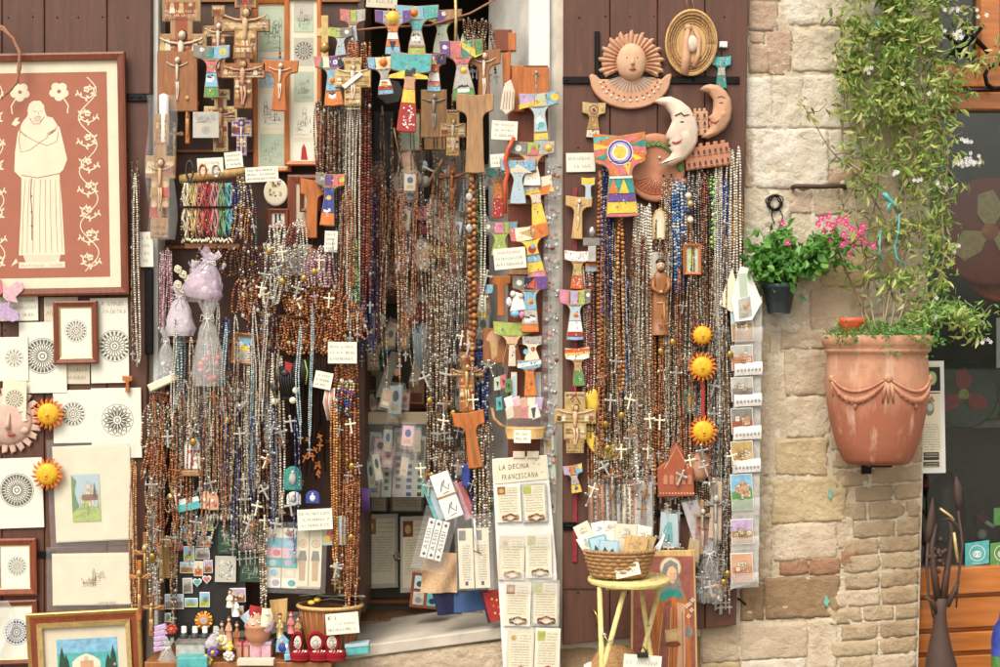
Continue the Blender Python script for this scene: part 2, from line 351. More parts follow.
def one(name,label,cat,mb,px,py,Y=0.0,rot=0,group=None,rel=False,yaw=0,lean=0):
    o = bpy.data.objects.new(name,mb.build(name,U(Y),*((0,0) if rel else (px,py)))); C.objects.link(o); place(o,px,py,Y,rot,yaw,lean)
    return tag(o,label,cat,group)
def struct(name,mb,px=500,py=333.5,Y=0.0,kind='structure'):
    o = bpy.data.objects.new(name,mb.build(name,U(Y),px,py)); C.objects.link(o); o.location = P(px,py,Y); o['kind'] = kind; return o
def kids(o): return [c for c in C.objects if c.parent == o]
def copy_tree(o,ch,parent=None):
    c = o.copy(); C.objects.link(c); c.parent = parent
    for a in ch.get(o,[]): copy_tree(a,ch,c)
    return c
# glyph meshes for lettering
GL = {}
def glyphs():
    chars = "ABCDEFGHIJKLMNOPQRSTUVWXYZ0123456789€.,"; tmp = []
    for ch in chars:
        cu = bpy.data.curves.new('glyph','FONT'); cu.body = ch; cu.size = 1; cu.resolution_u = 2
        o = bpy.data.objects.new('glyph',cu); C.objects.link(o); tmp.append((ch,o,cu))
    dg = bpy.context.evaluated_depsgraph_get(); dg.update()
    for ch,o,cu in tmp:
        me = o.evaluated_get(dg).to_mesh()
        v = np.array([q.co[:] for q in me.vertices]); f = [tuple(q.vertices) for q in me.polygons]
        GL[ch] = (v,f,v[:,0].min(),v[:,0].max()); o.evaluated_get(dg).to_mesh_clear()
    for ch,o,cu in tmp: bpy.data.objects.remove(o); bpy.data.curves.remove(cu)
glyphs()
def text(mb,s,x,y,h,d,m,jit=0.0,sp=0.16,width=None,seed=1):
    """letters with cap height h, baseline y, left edge x"""
    rg = random.Random(seed); k = h / 0.7
    if width:
        tot = sum((GL[c][3] - GL[c][2] + sp) if c in GL else 0.45 for c in s); kx = width / (tot * k)
    else: kx = 1
    for c in s:
        if c not in GL: x += 0.45 * k * kx; continue
        v,f,a,b = GL[c]; jy = rg.uniform(-jit,jit) * h; sl = rg.uniform(-jit,jit)
        mb.add([(x + (p[0] - a + p[1] * sl) * k * kx,y + jy - p[1] * k,d) for p in v],f,m); x += (b - a + sp) * k * kx
    return x
def scribble(mb,x0,x1,y,h,d,m,seed=0,w=0.35):
    rg = random.Random(seed); x = x0
    while x < x1 - h * 0.4:
        if rg.random() < 0.13: x += h * 0.6; continue
        pts = [(x + rg.uniform(0,.12) * h,y - rg.uniform(0,.2) * h),(x + rg.uniform(0,.3) * h,y - rg.uniform(.8,1.05) * h),(x + rg.uniform(.3,.6) * h,y - rg.uniform(0,.9) * h),(x + rg.uniform(.35,.6) * h,y - rg.uniform(0,.3) * h)]
        mb.line(pts,w,d,m); x += h * rg.uniform(.6,.85)
# ================================================================== the setting and large structure
rng = random.Random(7)
def street_mat():
    m,n,b,out = nt('street_stone')
    tc = n.nodes.new("ShaderNodeTexCoord"); v = n.nodes.new("ShaderNodeTexVoronoi"); v.inputs['Scale'].default_value = 7; v.feature = 'DISTANCE_TO_EDGE'
    n.links.new(tc.outputs['Object'],v.inputs['Vector']); r = ramp(n,[(0.0,lin((96,88,78))),(0.06,lin((160,150,134)))]); n.links.new(v.outputs[0],r.inputs[0])
    t = noisy(n,12,5); q = ramp(n,[(0.3,(0.7,0.7,0.7,1)),(0.7,(1,1,1,1))]); n.links.new(t.outputs[0],q.inputs[0])
    n.links.new(mixc(n,r.outputs[0],q.outputs[0],1.0,'MULTIPLY'),b.inputs['Base Color']); b.inputs['Roughness'].default_value = 0.85
    bm = n.nodes.new("ShaderNodeBump"); bm.inputs['Distance'].default_value = 0.02; n.links.new(r.outputs[0],bm.inputs['Height']); n.links.new(bm.outputs[0],b.inputs['Normal']); M['street_stone'] = m
street_mat()
g = MB(); g.add([(-60 / S,758.5,60 / S),(60 / S,758.5,60 / S),(60 / S,758.5,-60 / S),(-60 / S,758.5,-60 / S)],[(0,1,2,3)],'street_stone')
struct('street',g,0,758.5)

# ---- stone wall
def nz(x,y,s,o=0): return mnoise.noise(Vector((x * s + o,y * s - o,o * 0.7)))
def block(mb,pts4,rel,m,seed,rough=0.8):
    (ax,ay),(bx,by),(cx,cy),(dx,dy) = pts4
    w = max(abs(bx - ax),abs(cx - dx)); h = max(abs(dy - ay),abs(cy - by)); nx = max(4,int(w / 3.2)); ny = max(4,int(h / 3.2)); grid = []
    def pos(i,j):
        u,v = i / nx,j / ny
        x = (ax * (1 - u) + bx * u) * (1 - v) + (dx * (1 - u) + cx * u) * v; y = (ay * (1 - u) + by * u) * (1 - v) + (dy * (1 - u) + cy * u) * v
        return x,y,min(u,1 - u) * w,min(v,1 - v) * h
    for j in range(-1,ny + 2):
        row = []
        for i in range(-1,nx + 2):
            ii,jj = min(max(i,0),nx),min(max(j,0),ny)
            x,y,eu,ev = pos(ii,jj); e = min(eu,ev)
            jx = nz(x,y,0.09,seed) * 1.6; jy = nz(x,y,0.09,seed + 40) * 1.6
            if i != ii or j != jj: d = -2.0
            else:
                k = min(1,e / 2.2); k = k * (2 - k)
                if min(eu,h) < 5 and min(ev,w) < 5: x += (0.6 if ii < nx / 2 else -0.6); y += (0.6 if jj < ny / 2 else -0.6)
                d = (rel * .4 + .7) * (0.72 + 0.28 * k) + nz(x,y,0.05,seed) * rough * .9 + (.35 - abs(nz(x,y * 1.4,0.11,seed + 9)) * 2.2) * rough * .9 + nz(x,y,0.4,seed + 3) * rough * 0.8
            row.append((x + jx,y + jy,d))
        grid.append(row)
    mb.sheet(grid,m)
W = MB()
W.box(-600,-420,158,758,-112,0,'plaster'); W.box(158,-420,556,-112,-112,0,'plaster')
W.prism([(556,-420),(938,-420),(935,0),(918,667),(916,758),(556,758)],-25,0,'plaster'); W.prism([(556,-420),(936,-420),(926,758),(556,758)],-112,-25,'plaster')
W.box(158,676,556,758,-112,0,'plaster'); W.box(938,-420,1200,-150,-112,0,'plaster'); W.box(1200,-420,1650,758,-112,0,'plaster'); W.box(916,712,1200,758,-112,0,'plaster')
def edge(y): return 935 - 17 * max(0,y) / 667 - 1
W.sheet([[(738 + (edge(y) - 738) * i / 80,y,(0.8 if y < 470 else .6) + (nz(i * 2.5,y,0.06,5) * 1.2 + nz(i * 2.5,y,0.2,8) * 0.6 + nz(i * 2.5,y,.45,2) * .5) * (1 if y < 470 and i < 40 else .5)) for i in range(81)] for y in np.linspace(-40,757,300)],'mortar')
stones = [  # x0, y0, x1, y1, stone, relief, roughness (the big ashlars beside the door and behind the vine)
 (750,-34,779,0,'ashlar_pale',3,1),(750,3,777,30,'ashlar_pink',3,.6),(784,-30,852,25,'ashlar_pale',4,1.4),(750,33,764,43,'ashlar_pink',3,.6),(750,46,768,72,'ashlar_pink',3,.7),
 (768,32,790,73,'ashlar_pink',2,1),(794,29,856,70,'ashlar_pale',4.5,1.3),(747,78,770,127,'ashlar_pale',4,.7),(773,77,801,127,'ashlar_pale',3,1.3),(803,76,857,127,'ashlar_pale',4,1.1),
 (747,133,752,186,'ashlar_pink',2,.7),(754,130,826,187,'ashlar_pale',4.5,1.5),(829,130,858,160,'ashlar_pale',2.5,.8),(815,171,872,184,'ashlar_pink',2,.8),(829,162,870,169,'ashlar_tan',1.5,.7),
 (746,192,790,250,'ashlar_pale',1.8,2),(792,190,812,212,'ashlar_pink',2,.8),(815,188,838,214,'ashlar_pink',2.2,.8),(841,182,880,211,'ashlar_tan',3,.8),(746,254,806,332,'ashlar_pale',1.4,2.2),
 (826,216,884,244,'ashlar_tan',2.5,.7),(820,247,870,285,'ashlar_yellow',2.5,.7),(812,290,872,330,'ashlar_tan',3,.7),(782,330,826,348,'ashlar_tan',3,1),
 (786,352,828,394,'ashlar_tan',3.5,.8),(788,397,828,436,'ashlar_tan',2.5,.8),(776,440,826,474,'ashlar_yellow',3,.9),(747,336,768,400,'ashlar_yellow',1.5,2),(750,404,768,474,'ashlar_tan',1.5,2),
 (774,479,845,521,'ashlar_yellow',3,1),(775,524,836,558,'ashlar_tan',2.5,.7),(839,518,852,548,'ashlar_tan',2,.8),(781,561,807,573,'brick_red',2.5,.7),(810,559,840,573,'brick_red',2.5,.8),(842,552,856,566,'brick_red',2,.7),
 (742,478,770,580,'ashlar_tan',1.2,2),(742,584,763,620,'ashlar_brown',2.5,.8),(766,577,838,617,'ashlar_brown',3,.9),(742,624,806,657,'ashlar_tan',3,.7),(808,620,836,668,'ashlar_tan',2,.8),(742,660,806,712,'ashlar_pale',3,.9),
 (810,672,838,712,'ashlar_tan',3,.9),(702,626,739,660,'ashlar_tan',2.4,.7),(702,664,739,712,'ashlar_yellow',2.4,.7),(560,648,628,690,'ashlar_brown',2,.9),(632,640,699,690,'ashlar_brown',2,.8)]
for i,(x0,y0,x1,y1,m_,rl,ro) in enumerate(stones):
    j = lambda: rng.uniform(-1.2,1.2)
    sl = (x1 - x0) * (0.0 if y0 < 300 else 0.03 if y0 < 470 else 0.055)
    x0 -= 1.5; x1 += 1.5; y0 -= 1.4; y1 += 1.4; block(W,[(x0 + j(),y0 + j() + sl / 2),(x1 + j(),y0 + j() - sl / 2),(x1 + j(),y1 + j() - sl / 2),(x0 + j(),y1 + j() + sl / 2)],rl,m_,i * 3.1,ro * 1.25)
y = -36
while y < 345:                          # ashlars mostly behind the vine
    h = rng.uniform(34,48); x = 861
    while x < 932:
        w = rng.uniform(28,46); x1 = min(x + w,edge(y) - 1)
        if x1 - x > 8: block(W,[(x,y),(x1,y),(x1,y + h - 3),(x,y + h - 3)],3,rng.choice(['ashlar_pale','ashlar_tan','ashlar_pale']),x + y,1)
        x += w + 3
    y += h
y = 352
while y < 756:                          # thin courses of brick and small stone by the shop window
    h = rng.uniform(16,18.2) if y > 440 else rng.uniform(18,24); x = 846 + rng.uniform(-14,12) if y > 470 else 832
    if y > 560: x -= 6
    while x < edge(y) - 6:
        w = rng.uniform(30,50); x1 = x + w
        if edge(y) - x1 < 12: x1 = edge(y)
        sl = (x - 840) * 0.07; sl1 = (x1 - 840) * 0.07; j = lambda: rng.uniform(-.7,.7)
        block(W,[(x + j(),y - sl + j()),(x1 - .5,y - sl1 + j() * .5),(x1 - .5 + j(),y + h - .9 - sl1),(x + j(),y + h - .9 - sl)],2.2,rng.choice(['brick_tan'] * 9 + ['ashlar_tan']),x * 1.7 + y,.8)
        x = x1 + 0.6
    y += h
for xa,xb,ya,yb in ((-600,-44,-420,750),(-44,740,-420,-116),(1204,1640,-420,750)):
    y = ya
    while y < yb - 12:
        h = min(rng.uniform(36,60),yb - y); x = xa
        while x < xb - 10:
            w = min(rng.uniform(45,100),xb - x)
            if xb - x - w < 12: w = xb - x
            block(W,[(x + 1,y + 1),(x + w - 2,y + 1),(x + w - 2,y + h - 2),(x + 1,y + h - 2)],3,rng.choice(['ashlar_pale','ashlar_tan','ashlar_pink','ashlar_pale']),x + y * 2,1); x += w
        y += h
one('stone_wall','weathered pale ashlar and brick wall of the old shop building','wall',W,800,758)

# ---- doorstep and the step below it
d_ = MB(); d_.prism([(112,676),(514,624),(514,635.5),(112,689)],-112,9,'marble',1.2)
one('doorstep','worn pale marble doorstep slab under the shop opening','doorstep',d_,330,660)
st = MB(); block(st,[(100,692),(330,661),(330,757),(100,757)],16,'ashlar_pink',3,1.2); block(st,[(331,660),(524,636.5),(524,757),(331,757)],14,'ashlar_tan',8,1.6)
one('stone_step','rough pinkish stone step below the marble doorstep','step',st,330,758)

# ---- room behind the opening
rm = MB()
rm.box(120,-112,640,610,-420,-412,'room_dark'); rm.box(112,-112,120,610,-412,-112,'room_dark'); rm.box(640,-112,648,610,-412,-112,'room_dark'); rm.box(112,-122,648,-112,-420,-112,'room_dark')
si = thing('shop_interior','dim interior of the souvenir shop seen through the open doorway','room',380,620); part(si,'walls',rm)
fl = MB()
for k in range(8): fl.box(332 + k * 38.5,641,370 + k * 38.5,648,-420,-96,'floor_wood')
part(si,'floorboards',fl)
# plaster jamb on the right of the opening
jb = thing('door_jamb','white painted plaster jamb on the right of the shop opening','door frame',530,620)
m_ = MB(); grid = []
for i in range(13):
    t = i / 12; x = 560 - 28 * min(1,t * 3) if t < .34 else 532 - 44 * (t - .34) / .66; dd = -2 if t < .34 else -2 - 100 * (t - .34) / .66
    grid.append([(x + nz(y,i,0.05) * .8,y,dd + nz(y,i,0.08,4) * .8) for y in np.linspace(-112,626,120)])
m_.sheet(grid,'jamb'); part(jb,'plaster_face',m_)
m_ = MB(); m_.box(529,-112,550,626,-2,3,'white',.8); part(jb,'painted_stile',m_)
lw = MB(); lw.box(154.5,-110,159.5,640,-8,6,'white',.6)
one('door_trim','thin white painted strip on the left edge of the shop opening','trim',lw,157,640)

# ---- brown shutter doors folded back on the wall
def leaf(px,outline,cuts,label,straps):
    t = thing('shutter_door',label,'door',px,640)
    pl = MB()
    for a,b in zip(cuts[:-1],cuts[1:]):
        q = clip(clip(outline,-1,0,-(a + .35)),1,0,b - .35); pl.prism(q,6,14 + rng.uniform(-.4,.4),'wood_dark',.7)
    for yy in (20,150,330,480,590):
        for xx in range(int(cuts[0]) + 24,int(cuts[-1]) - 10,24):
            if clip([(xx,yy),(xx + 1,yy),(xx,yy + 1)],0,0,1) and outline[0][0] + 4 < xx < outline[1][0] - 16: pl.ball(xx + rng.uniform(-2,2),yy + rng.uniform(-1,1),14.2,.9,.9,.5,'iron')
    part(t,'plank_panel',pl)
    for (x0,x1,y,h) in straps:
        s_ = MB(); s_.box(x0,y - h / 2,x1,y + h / 2,13.8,16.2,'iron',.5)
        for xx in np.linspace(x0 + 4,x1 - 4,5): s_.ball(xx,y,16.2,1.4,1.4,1,'iron')
        part(t,'strap_hinge',s_)
    return t
rd = leaf(650,[(563,-108),(748,-108),(734,622),(562,642)],[555,609,656,703,760],'brown plank shutter door hung with rosaries, beside the stone wall',[(562,737,83,7),(562,576,524,8),(652,734,511,7)])
h_ = MB(); h_.box(593.5,35,598.5,82,14,17,'iron',.6); part(rd,'hinge_pin',h_)
h_ = MB(); h_.box(562,584,600,586,14,15,'wood_deep'); h_.tube([(592,606,15),(596,612,18),(596,622,18)],1.6,'brass'); h_.ball(556,634,16,3,3,2,'brass'); part(rd,'latch',h_)
ld = leaf(60,[(-42,-108),(156,-108),(147,702),(-42,702)],[-60,-20,7,49,111,170],'brown plank shutter door hung with framed prints on the left',[(116,156,100,8),(-40,60,552,7)])
h_ = MB(); h_.box(149,270,157,354,13,17,'iron',.8); part(ld,'iron_plate',h_)

# ---- shop window on the right
sw = thing('shop_window','orange varnished shop window with wooden panel below','window',1010,667)
f_ = MB()
f_.box(932,62,1200,84,-30,-16,'shop_wood',1); f_.box(932,90,1200,107,-30,-14,'shop_wood',1); f_.box(932,84,1200,90,-32,-20,'shop_wood',.5)
f_.prism([(986,-150),(1006,-150),(1005,62),(985,62)],-30,-14,'shop_wood',1); f_.box(1100,-150,1120,62,-30,-15,'shop_wood',1); f_.box(1180,-150,1200,712,-34,-17,'shop_wood',1)
f_.box(914,107,927,572,-34,-22,'wood_deep',.5); f_.box(930,-150,944,62,-34,-26,'wood_deep',.5); part(sw,'frame',f_)
p_ = MB()
for (ya,yb,dd) in ((571,597,-12),(597,602,-20),(602,632,-16),(632,637,-22),(637,656,-17),(656,661,-22),(661,712,-17)):
    p_.prism([(908,ya + 2),(1200,ya - 12),(1200,yb - 12),(908,yb + 2)],-34,dd,'shop_wood',.8)
part(sw,'panel',p_)
gm = MB(); gm.box(927,107,1180,572,-28,-26.5,'window_glass'); part(sw,'pane',gm)
gm = MB(); gm.box(944,-150,985,62,-28,-26.5,'window_glass'); gm.box(1006,-150,1100,62,-28,-26.5,'window_glass'); gm.box(1120,-150,1180,62,-28,-26.5,'window_glass'); part(sw,'pane',gm)
ig = MB(); ig.tube([(958,56,-6),(985,24,-6)],2.6,'iron'); ig.tube([(962,22,-4),(990,52,-4)],2.6,'iron')
ig.tube([(934,89,-8),(1060,88,-8)],2.0,'iron')
ig.tube([(1012,66,-6),(1000,62,-6),(991,66,-6),(987,74,-6),(989,83,-6),(996,88,-6),(1006,87,-6)],2.2,'iron'); ig.tube([(936,68,-8),(940,80,-8),(936,90,-8)],2,'iron')
part(sw,'iron_grille',ig)
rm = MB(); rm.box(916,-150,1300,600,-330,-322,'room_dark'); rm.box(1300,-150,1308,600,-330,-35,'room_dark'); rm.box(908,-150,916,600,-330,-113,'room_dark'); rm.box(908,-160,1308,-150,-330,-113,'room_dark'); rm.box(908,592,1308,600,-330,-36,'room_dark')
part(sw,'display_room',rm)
# ================================================================== builders for the goods
def corpus(mb,x,y,w,h,m,d=0.0,hair=None):
    """small moulded figure with spread arms: y = top of head"""
    hr = h * 0.075
    mb.ball(x + w * .03,y + hr,d + hr * .5,hr * .85,hr * 1.1,hr,m)
    if hair: mb.ball(x + w * .03,y + hr * .8,d,hr * 1.1,hr * 1.25,hr * .9,hair)
    s = y + h * .2; t = max(.3,w * .026)
    for sx in (-1,1):
        mb.tube([(x + sx * w * .07,s,d + t),(x + sx * w * .25,s - h * .015,d + t),(x + sx * w * .46,s - h * .07,d + t * .6),(x + sx * w * .5,s - h * .09,d + t * .6)],[t * 1.3,t * 1.05,t * .8,t * 1.0],m,6)
    mb.tube([(x,s - h * .05,d + t),(x,s,d + t),(x,s + h * .14,d + t * 1.6),(x - w * .01,s + h * .26,d + t),(x,s + h * .36,d + t)],[w * .035,w * .08,w * .066,w * .046,w * .06],m,8)
    mb.ball(x,s + h * .36,d + t,w * .066,h * .06,t * 1.5,m)
    for sx in (-1,1):
        mb.tube([(x + sx * w * .04,s + h * .36,d + t),(x + sx * w * .045 + w * .03,s + h * .54,d + t * 2),(x + sx * w * .02,s + h * .74,d + t),(x + sx * w * .015,s + h * .8,d + t * 1.6)],[w * .042,w * .032,w * .022,w * .024],m,6)

def tau_outline(w,h,a,sw,bw,cv=None):
    cv = cv or min(a * 1.15,(w - sw) * .34); L = []
    for i in range(5):
        q = math.pi / 2 * i / 4; L.append((sw / 2 + cv * (1 - math.sin(q)),a + cv * (1 - math.cos(q))))
    right = [(w / 2,-a * .06),(w / 2 * .97,a * .92)] + L + [(bw / 2 * .9,h * .8),(bw / 2,h)]
    left = [(-x,y) for x,y in right][::-1]
    return [(0,a * .05)] + right + [(0,h * 1.01)] + left
def tau(label,px,py,w,h,spec,a=.3,sw=.26,bw=.4,Y=-.1,rot=0,base='wood_tan',name='painted_tau_cross',group=None,th=3.0,edgec=None):
    """T-shaped cross; spec = bands of colour and motifs in relative units"""
    if len(spec) > 2 and w < 50: a *= .88; sw *= .84
    aa = h * a; out = tau_outline(w,h,aa,w * sw,w * bw); mb = MB()
    mb.prism(out,0,th,edgec or base,min(.7,w * .03)); ins = inset(out,min(.6,w * .03)); d = th + .06
    for i,sp in enumerate(spec):
        k = sp[0]; d += .03
        if k == 'x': q = clip(clip(clip(ins,0,1,aa * 1.02),-1,0,-sp[1] * w / 2),1,0,sp[2] * w / 2); mb.poly(q,d,sp[3])
        elif k == 'y': q = clip(clip(ins,0,-1,-sp[1] * h),0,1,sp[2] * h); mb.poly(q,d,sp[3])
        elif k == 'c':   # corner cut: half plane
            q = clip(clip(ins,sp[1],sp[2] * w / h,sp[3] * w / 2),0,1,aa * 1.02); mb.poly(q,d,sp[4])
        elif k == 'sun':
            x,y,r = sp[1] * w / 2,sp[2] * h,sp[3] * w
            for j in range(12):
                t = 2 * math.pi * j / 12; mb.poly([(x + r * .9 * math.cos(t - .2),y + r * .9 * math.sin(t - .2)),(x + r * 1.75 * math.cos(t),y + r * 1.75 * math.sin(t)),(x + r * .9 * math.cos(t + .2),y + r * .9 * math.sin(t + .2))],d,sp[5])
            mb.dome(x,y,[(r,d),(r * .8,d + r * .35),(r * .1,d + r * .5)],sp[4],14)
        elif k == 'dots':
            rg = random.Random(i)
            for j in range(sp[4] if len(sp) > 4 else 14):
                yy = rg.uniform(sp[1],sp[2]) * h; xx = rg.uniform(-.4,.4) * w * (sw + (bw - sw) * max(0,(yy / h - a)) / (1 - a)) if yy > aa else rg.uniform(-.42,.42) * w
                mb.disc(xx,yy,w * .022,d,sp[3],7)
        elif k == 'houses':
            rg = random.Random(i + 3)
            for j in range(sp[4] if len(sp) > 4 else 4):
                xx = (-.38 + .76 * (j + .5) / 4) * w * sw * 1.1; yy = sp[1] * h + rg.uniform(0,.05) * h; s_ = w * .05
                mb.poly(rect(xx - s_,yy - s_ * rg.uniform(.8,2),xx + s_,yy + s_),d,sp[2]); mb.poly([(xx - s_ * 1.2,yy - s_ * 1.2),(xx,yy - s_ * 2.4),(xx + s_ * 1.2,yy - s_ * 1.2)],d + .02,sp[3])
        elif k == 'disc': mb.disc(sp[1] * w / 2,sp[2] * h,sp[3] * w,d,sp[4],14)
        elif k == 'tri': mb.poly([(x * w / 2,y * h) for x,y in sp[1]],d,sp[2])
    if len(spec) > 2:                                   # brush dots and outlines
        rg = random.Random(int(px * 31 + py)); cc = ['white','yellow','ink','rose','sky','orange','ink']
        for sp in spec:
            if sp[0] == 'y': hw = w * (sw + (bw - sw) * sp[1]) * .42; mb.line([(-hw,sp[1] * h),(0,sp[1] * h + rg.uniform(-.3,.3)),(hw,sp[1] * h)],.45,d + .06,'ink')
            elif sp[0] == 'x' and sp[1] > -1: mb.line([(sp[1] * w / 2,aa * .12),(sp[1] * w / 2 + rg.uniform(-.6,.6),aa * .9)],.45,d + .06,'ink')
        for k in range(34):
            yy = rg.uniform(.04,.96) * h if k % 3 else rg.uniform(.1,.8) * aa; xx = rg.uniform(-.45,.45) * w if yy < aa * .85 else rg.uniform(-.36,.36) * w * sw
            mb.disc(xx,yy,rg.uniform(.3,.6),d + .08,rg.choice(cc),6)
            if k % 2: q = rg.uniform(.8,1.7); mb.poly([(xx,yy - q),(xx + q * rg.uniform(.5,1),yy),(xx,yy + q * .8),(xx - q * rg.uniform(.4,.8),yy + .2)],d + .02,rg.choice(['teal','rose','yellow','lilac','orange','cream','sky','purple']))
    return one(name,label,'tau cross',mb,px,py,Y,rot,group,rel=True)

def icon_outline(w,h,tw=.62,nw=.34,bw=.42,y1=.2,y2=.32,y3=.5,y4=None,fw=None):
    pts = [(tw / 2,0),(tw / 2,y1),(nw / 2,y1),(nw / 2,y2),(.5,y2),(.5,y3),(bw / 2,y3)]
    if fw: pts += [(bw / 2,y4),(fw / 2,y4),(fw / 2,1)]
    else: pts += [(bw / 2,1)]
    return [(x * w,y * h) for x,y in pts + [(-x,y) for x,y in pts[::-1]]]
def icon_cross(label,px,py,w,h,wood='gold_pale',panel='icon_red',fig='skin',rim='wood_light',Y=-.03,rot=0,hair='wood_deep',fy=None,fh=None,name='painted_wooden_crucifix',group=None,**kw):
    t = thing(name,label,'crucifix',px,py,Y,rot,group,rel=True); out = icon_outline(w,h,**kw); mb = MB(); y2 = kw.get('y2',.32); y3 = kw.get('y3',.5)
    mb.prism(out,0,3,rim,.6,wood); i1 = inset(out,w * .045); mb.poly(i1,3.08,wood)
    i2 = inset(out,w * .1); mb.poly(i2,3.14,panel); rg = random.Random(int(px * 7 + py))
    # little attendant figures and scroll work painted on the panels
    def mini(x,y,s,c):
        mb.poly(circ(x,y,s * .32,s * .34,8),3.3,'gold_pale'); mb.poly(circ(x,y,s * .2,s * .24,8),3.34,'skin'); mb.poly([(x - s * .3,y + s * .25),(x + s * .3,y + s * .25),(x + s * .42,y + s * 1.25),(x - s * .42,y + s * 1.25)],3.28,c)
    cs = ['ink_brown','cream','gold','wood_dark','gold_pale','icon_red','ink_red']
    tw,y1 = kw.get('tw',.62),kw.get('y1',.2)
    for k in range(3): mini((k - 1) * w * tw * .24,h * y1 * .3,min(h * y1 * .45,w * .14),rg.choice(cs))
    for sx in (-1,1):
        for k in range(2): mini(sx * w * (.27 + .11 * k),h * (y2 + (y3 - y2) * .35),h * (y3 - y2) * .35,rg.choice(cs))
        bw = kw.get('bw',.42)
        for k in range(2): mini(sx * w * bw * .32,h * (y3 + .05 + .16 * k),h * .085,rg.choice(cs))
    mb.poly(rect(-w * .5 + w * .09,h * (y3 - .035),w * .41,h * (y3 - .02)),3.2,'gold')
    for k in range(5): scribble(mb,-w * tw * .42,w * tw * .42,h * y1 * (.3 + .17 * k),h * .03,3.36,rg.choice(['ink_brown','cream','wood_deep','icon_red']),k + int(px),.4)
    for k in range(3): scribble(mb,-w * .44,w * .46,h * (y2 + (y3 - y2) * (.45 + .25 * k)),h * .03,3.36,rg.choice(['ink_brown','cream','wood_deep']),k + int(py),.4)
    for k in range(9): scribble(mb,-w * bw * .42,w * bw * .45,h * (y3 + .06 + .05 * k),h * .028,3.34,rg.choice(['ink_brown','cream','wood_deep','gold']),k + int(py + px),.4)
    part(t,'cross',mb)
    f = MB(); fh = fh or h * .62; fy = fy if fy is not None else h * (y2 - .08)
    f.dome(0,fy + fh * .07,[(w * .085,3.1),(w * .085,3.5),(w * .01,3.6)],'gold_pale',14)
    corpus(f,0,fy,w * .84,fh,fig,3.2,hair); part(t,'figure',f)
    return t
def crucifix(label,px,py,w,h,wood='wood_mid',fig='ivory',Y=-.05,rot=0,arm=.28,bar=.14,th=3,figs=.8,shape='latin',group=None):
    t = thing('wooden_crucifix',label,'crucifix',px,py,Y,rot,group,rel=True); mb = MB()
    if shape == 'tau': mb.prism(tau_outline(w,h,h * .24,w * .3,w * .42),0,th,wood,.7); fy = h * .06
    elif shape == 'block': mb.prism(rect(-w / 2,0,w / 2,h),0,th,wood,.7); fy = h * .1
    else:
        b = w * bar / 2 + .6
        mb.prism([(-b,0),(b,0),(b,h * arm - b),(w / 2,h * arm - b),(w / 2,h * arm + b),(b,h * arm + b),(b,h),(-b,h),(-b,h * arm + b),(-w / 2,h * arm + b),(-w / 2,h * arm - b),(-b,h * arm - b)],0,th,wood,.6); fy = h * (arm - .13)
    part(t,'cross',mb)
    f = MB(); corpus(f,0,fy,w * figs,h * .72,fig,th + .3); part(t,'figure',f)
    return t

def rose(mb,x,y,r,d,m='ink_rose',n=16,style=0,ky=1.0):
    mb.ring(x,y,r * .97,r,d,m,36,ky); mb.ring(x,y,r * .1,r * .16,d,m,14,ky); mb.ring(x,y,r * .26,r * .3,d,m,20,ky)
    if style != 2: mb.ring(x,y,r * .62,r * .66,d,m,30,ky)
    for i in range(n):
        t = 2 * math.pi * i / n; c,s = math.cos(t),math.sin(t)
        mb.line([(x + r * .3 * c,y + r * .3 * s * ky),(x + r * .62 * c,y + r * .62 * s * ky)],r * .05,d,m)
        if style == 1: mb.poly(circ(x + r * .8 * c,y + r * .8 * s * ky,r * .1,r * .1,7),d,m)
        elif style == 2:
            mb.line([(x + r * .3 * math.cos(t),y + r * .3 * math.sin(t)),(x + r * .75 * math.cos(t - .16),y + r * .75 * math.sin(t - .16)),(x + r * .9 * math.cos(t),y + r * .9 * math.sin(t)),(x + r * .75 * math.cos(t + .16),y + r * .75 * math.sin(t + .16)),(x + r * .3 * math.cos(t),y + r * .3 * math.sin(t))],r * .07,d,m)
        else:
            t2 = t + math.pi / n; mb.poly([(x + r * .68 * math.cos(t2 - .07),y + r * .68 * math.sin(t2 - .07) * ky),(x + r * .92 * math.cos(t2 - .1),y + r * .92 * math.sin(t2 - .1) * ky),(x + r * .92 * math.cos(t2 + .1),y + r * .92 * math.sin(t2 + .1) * ky),(x + r * .68 * math.cos(t2 + .07),y + r * .68 * math.sin(t2 + .07) * ky)],d,m)
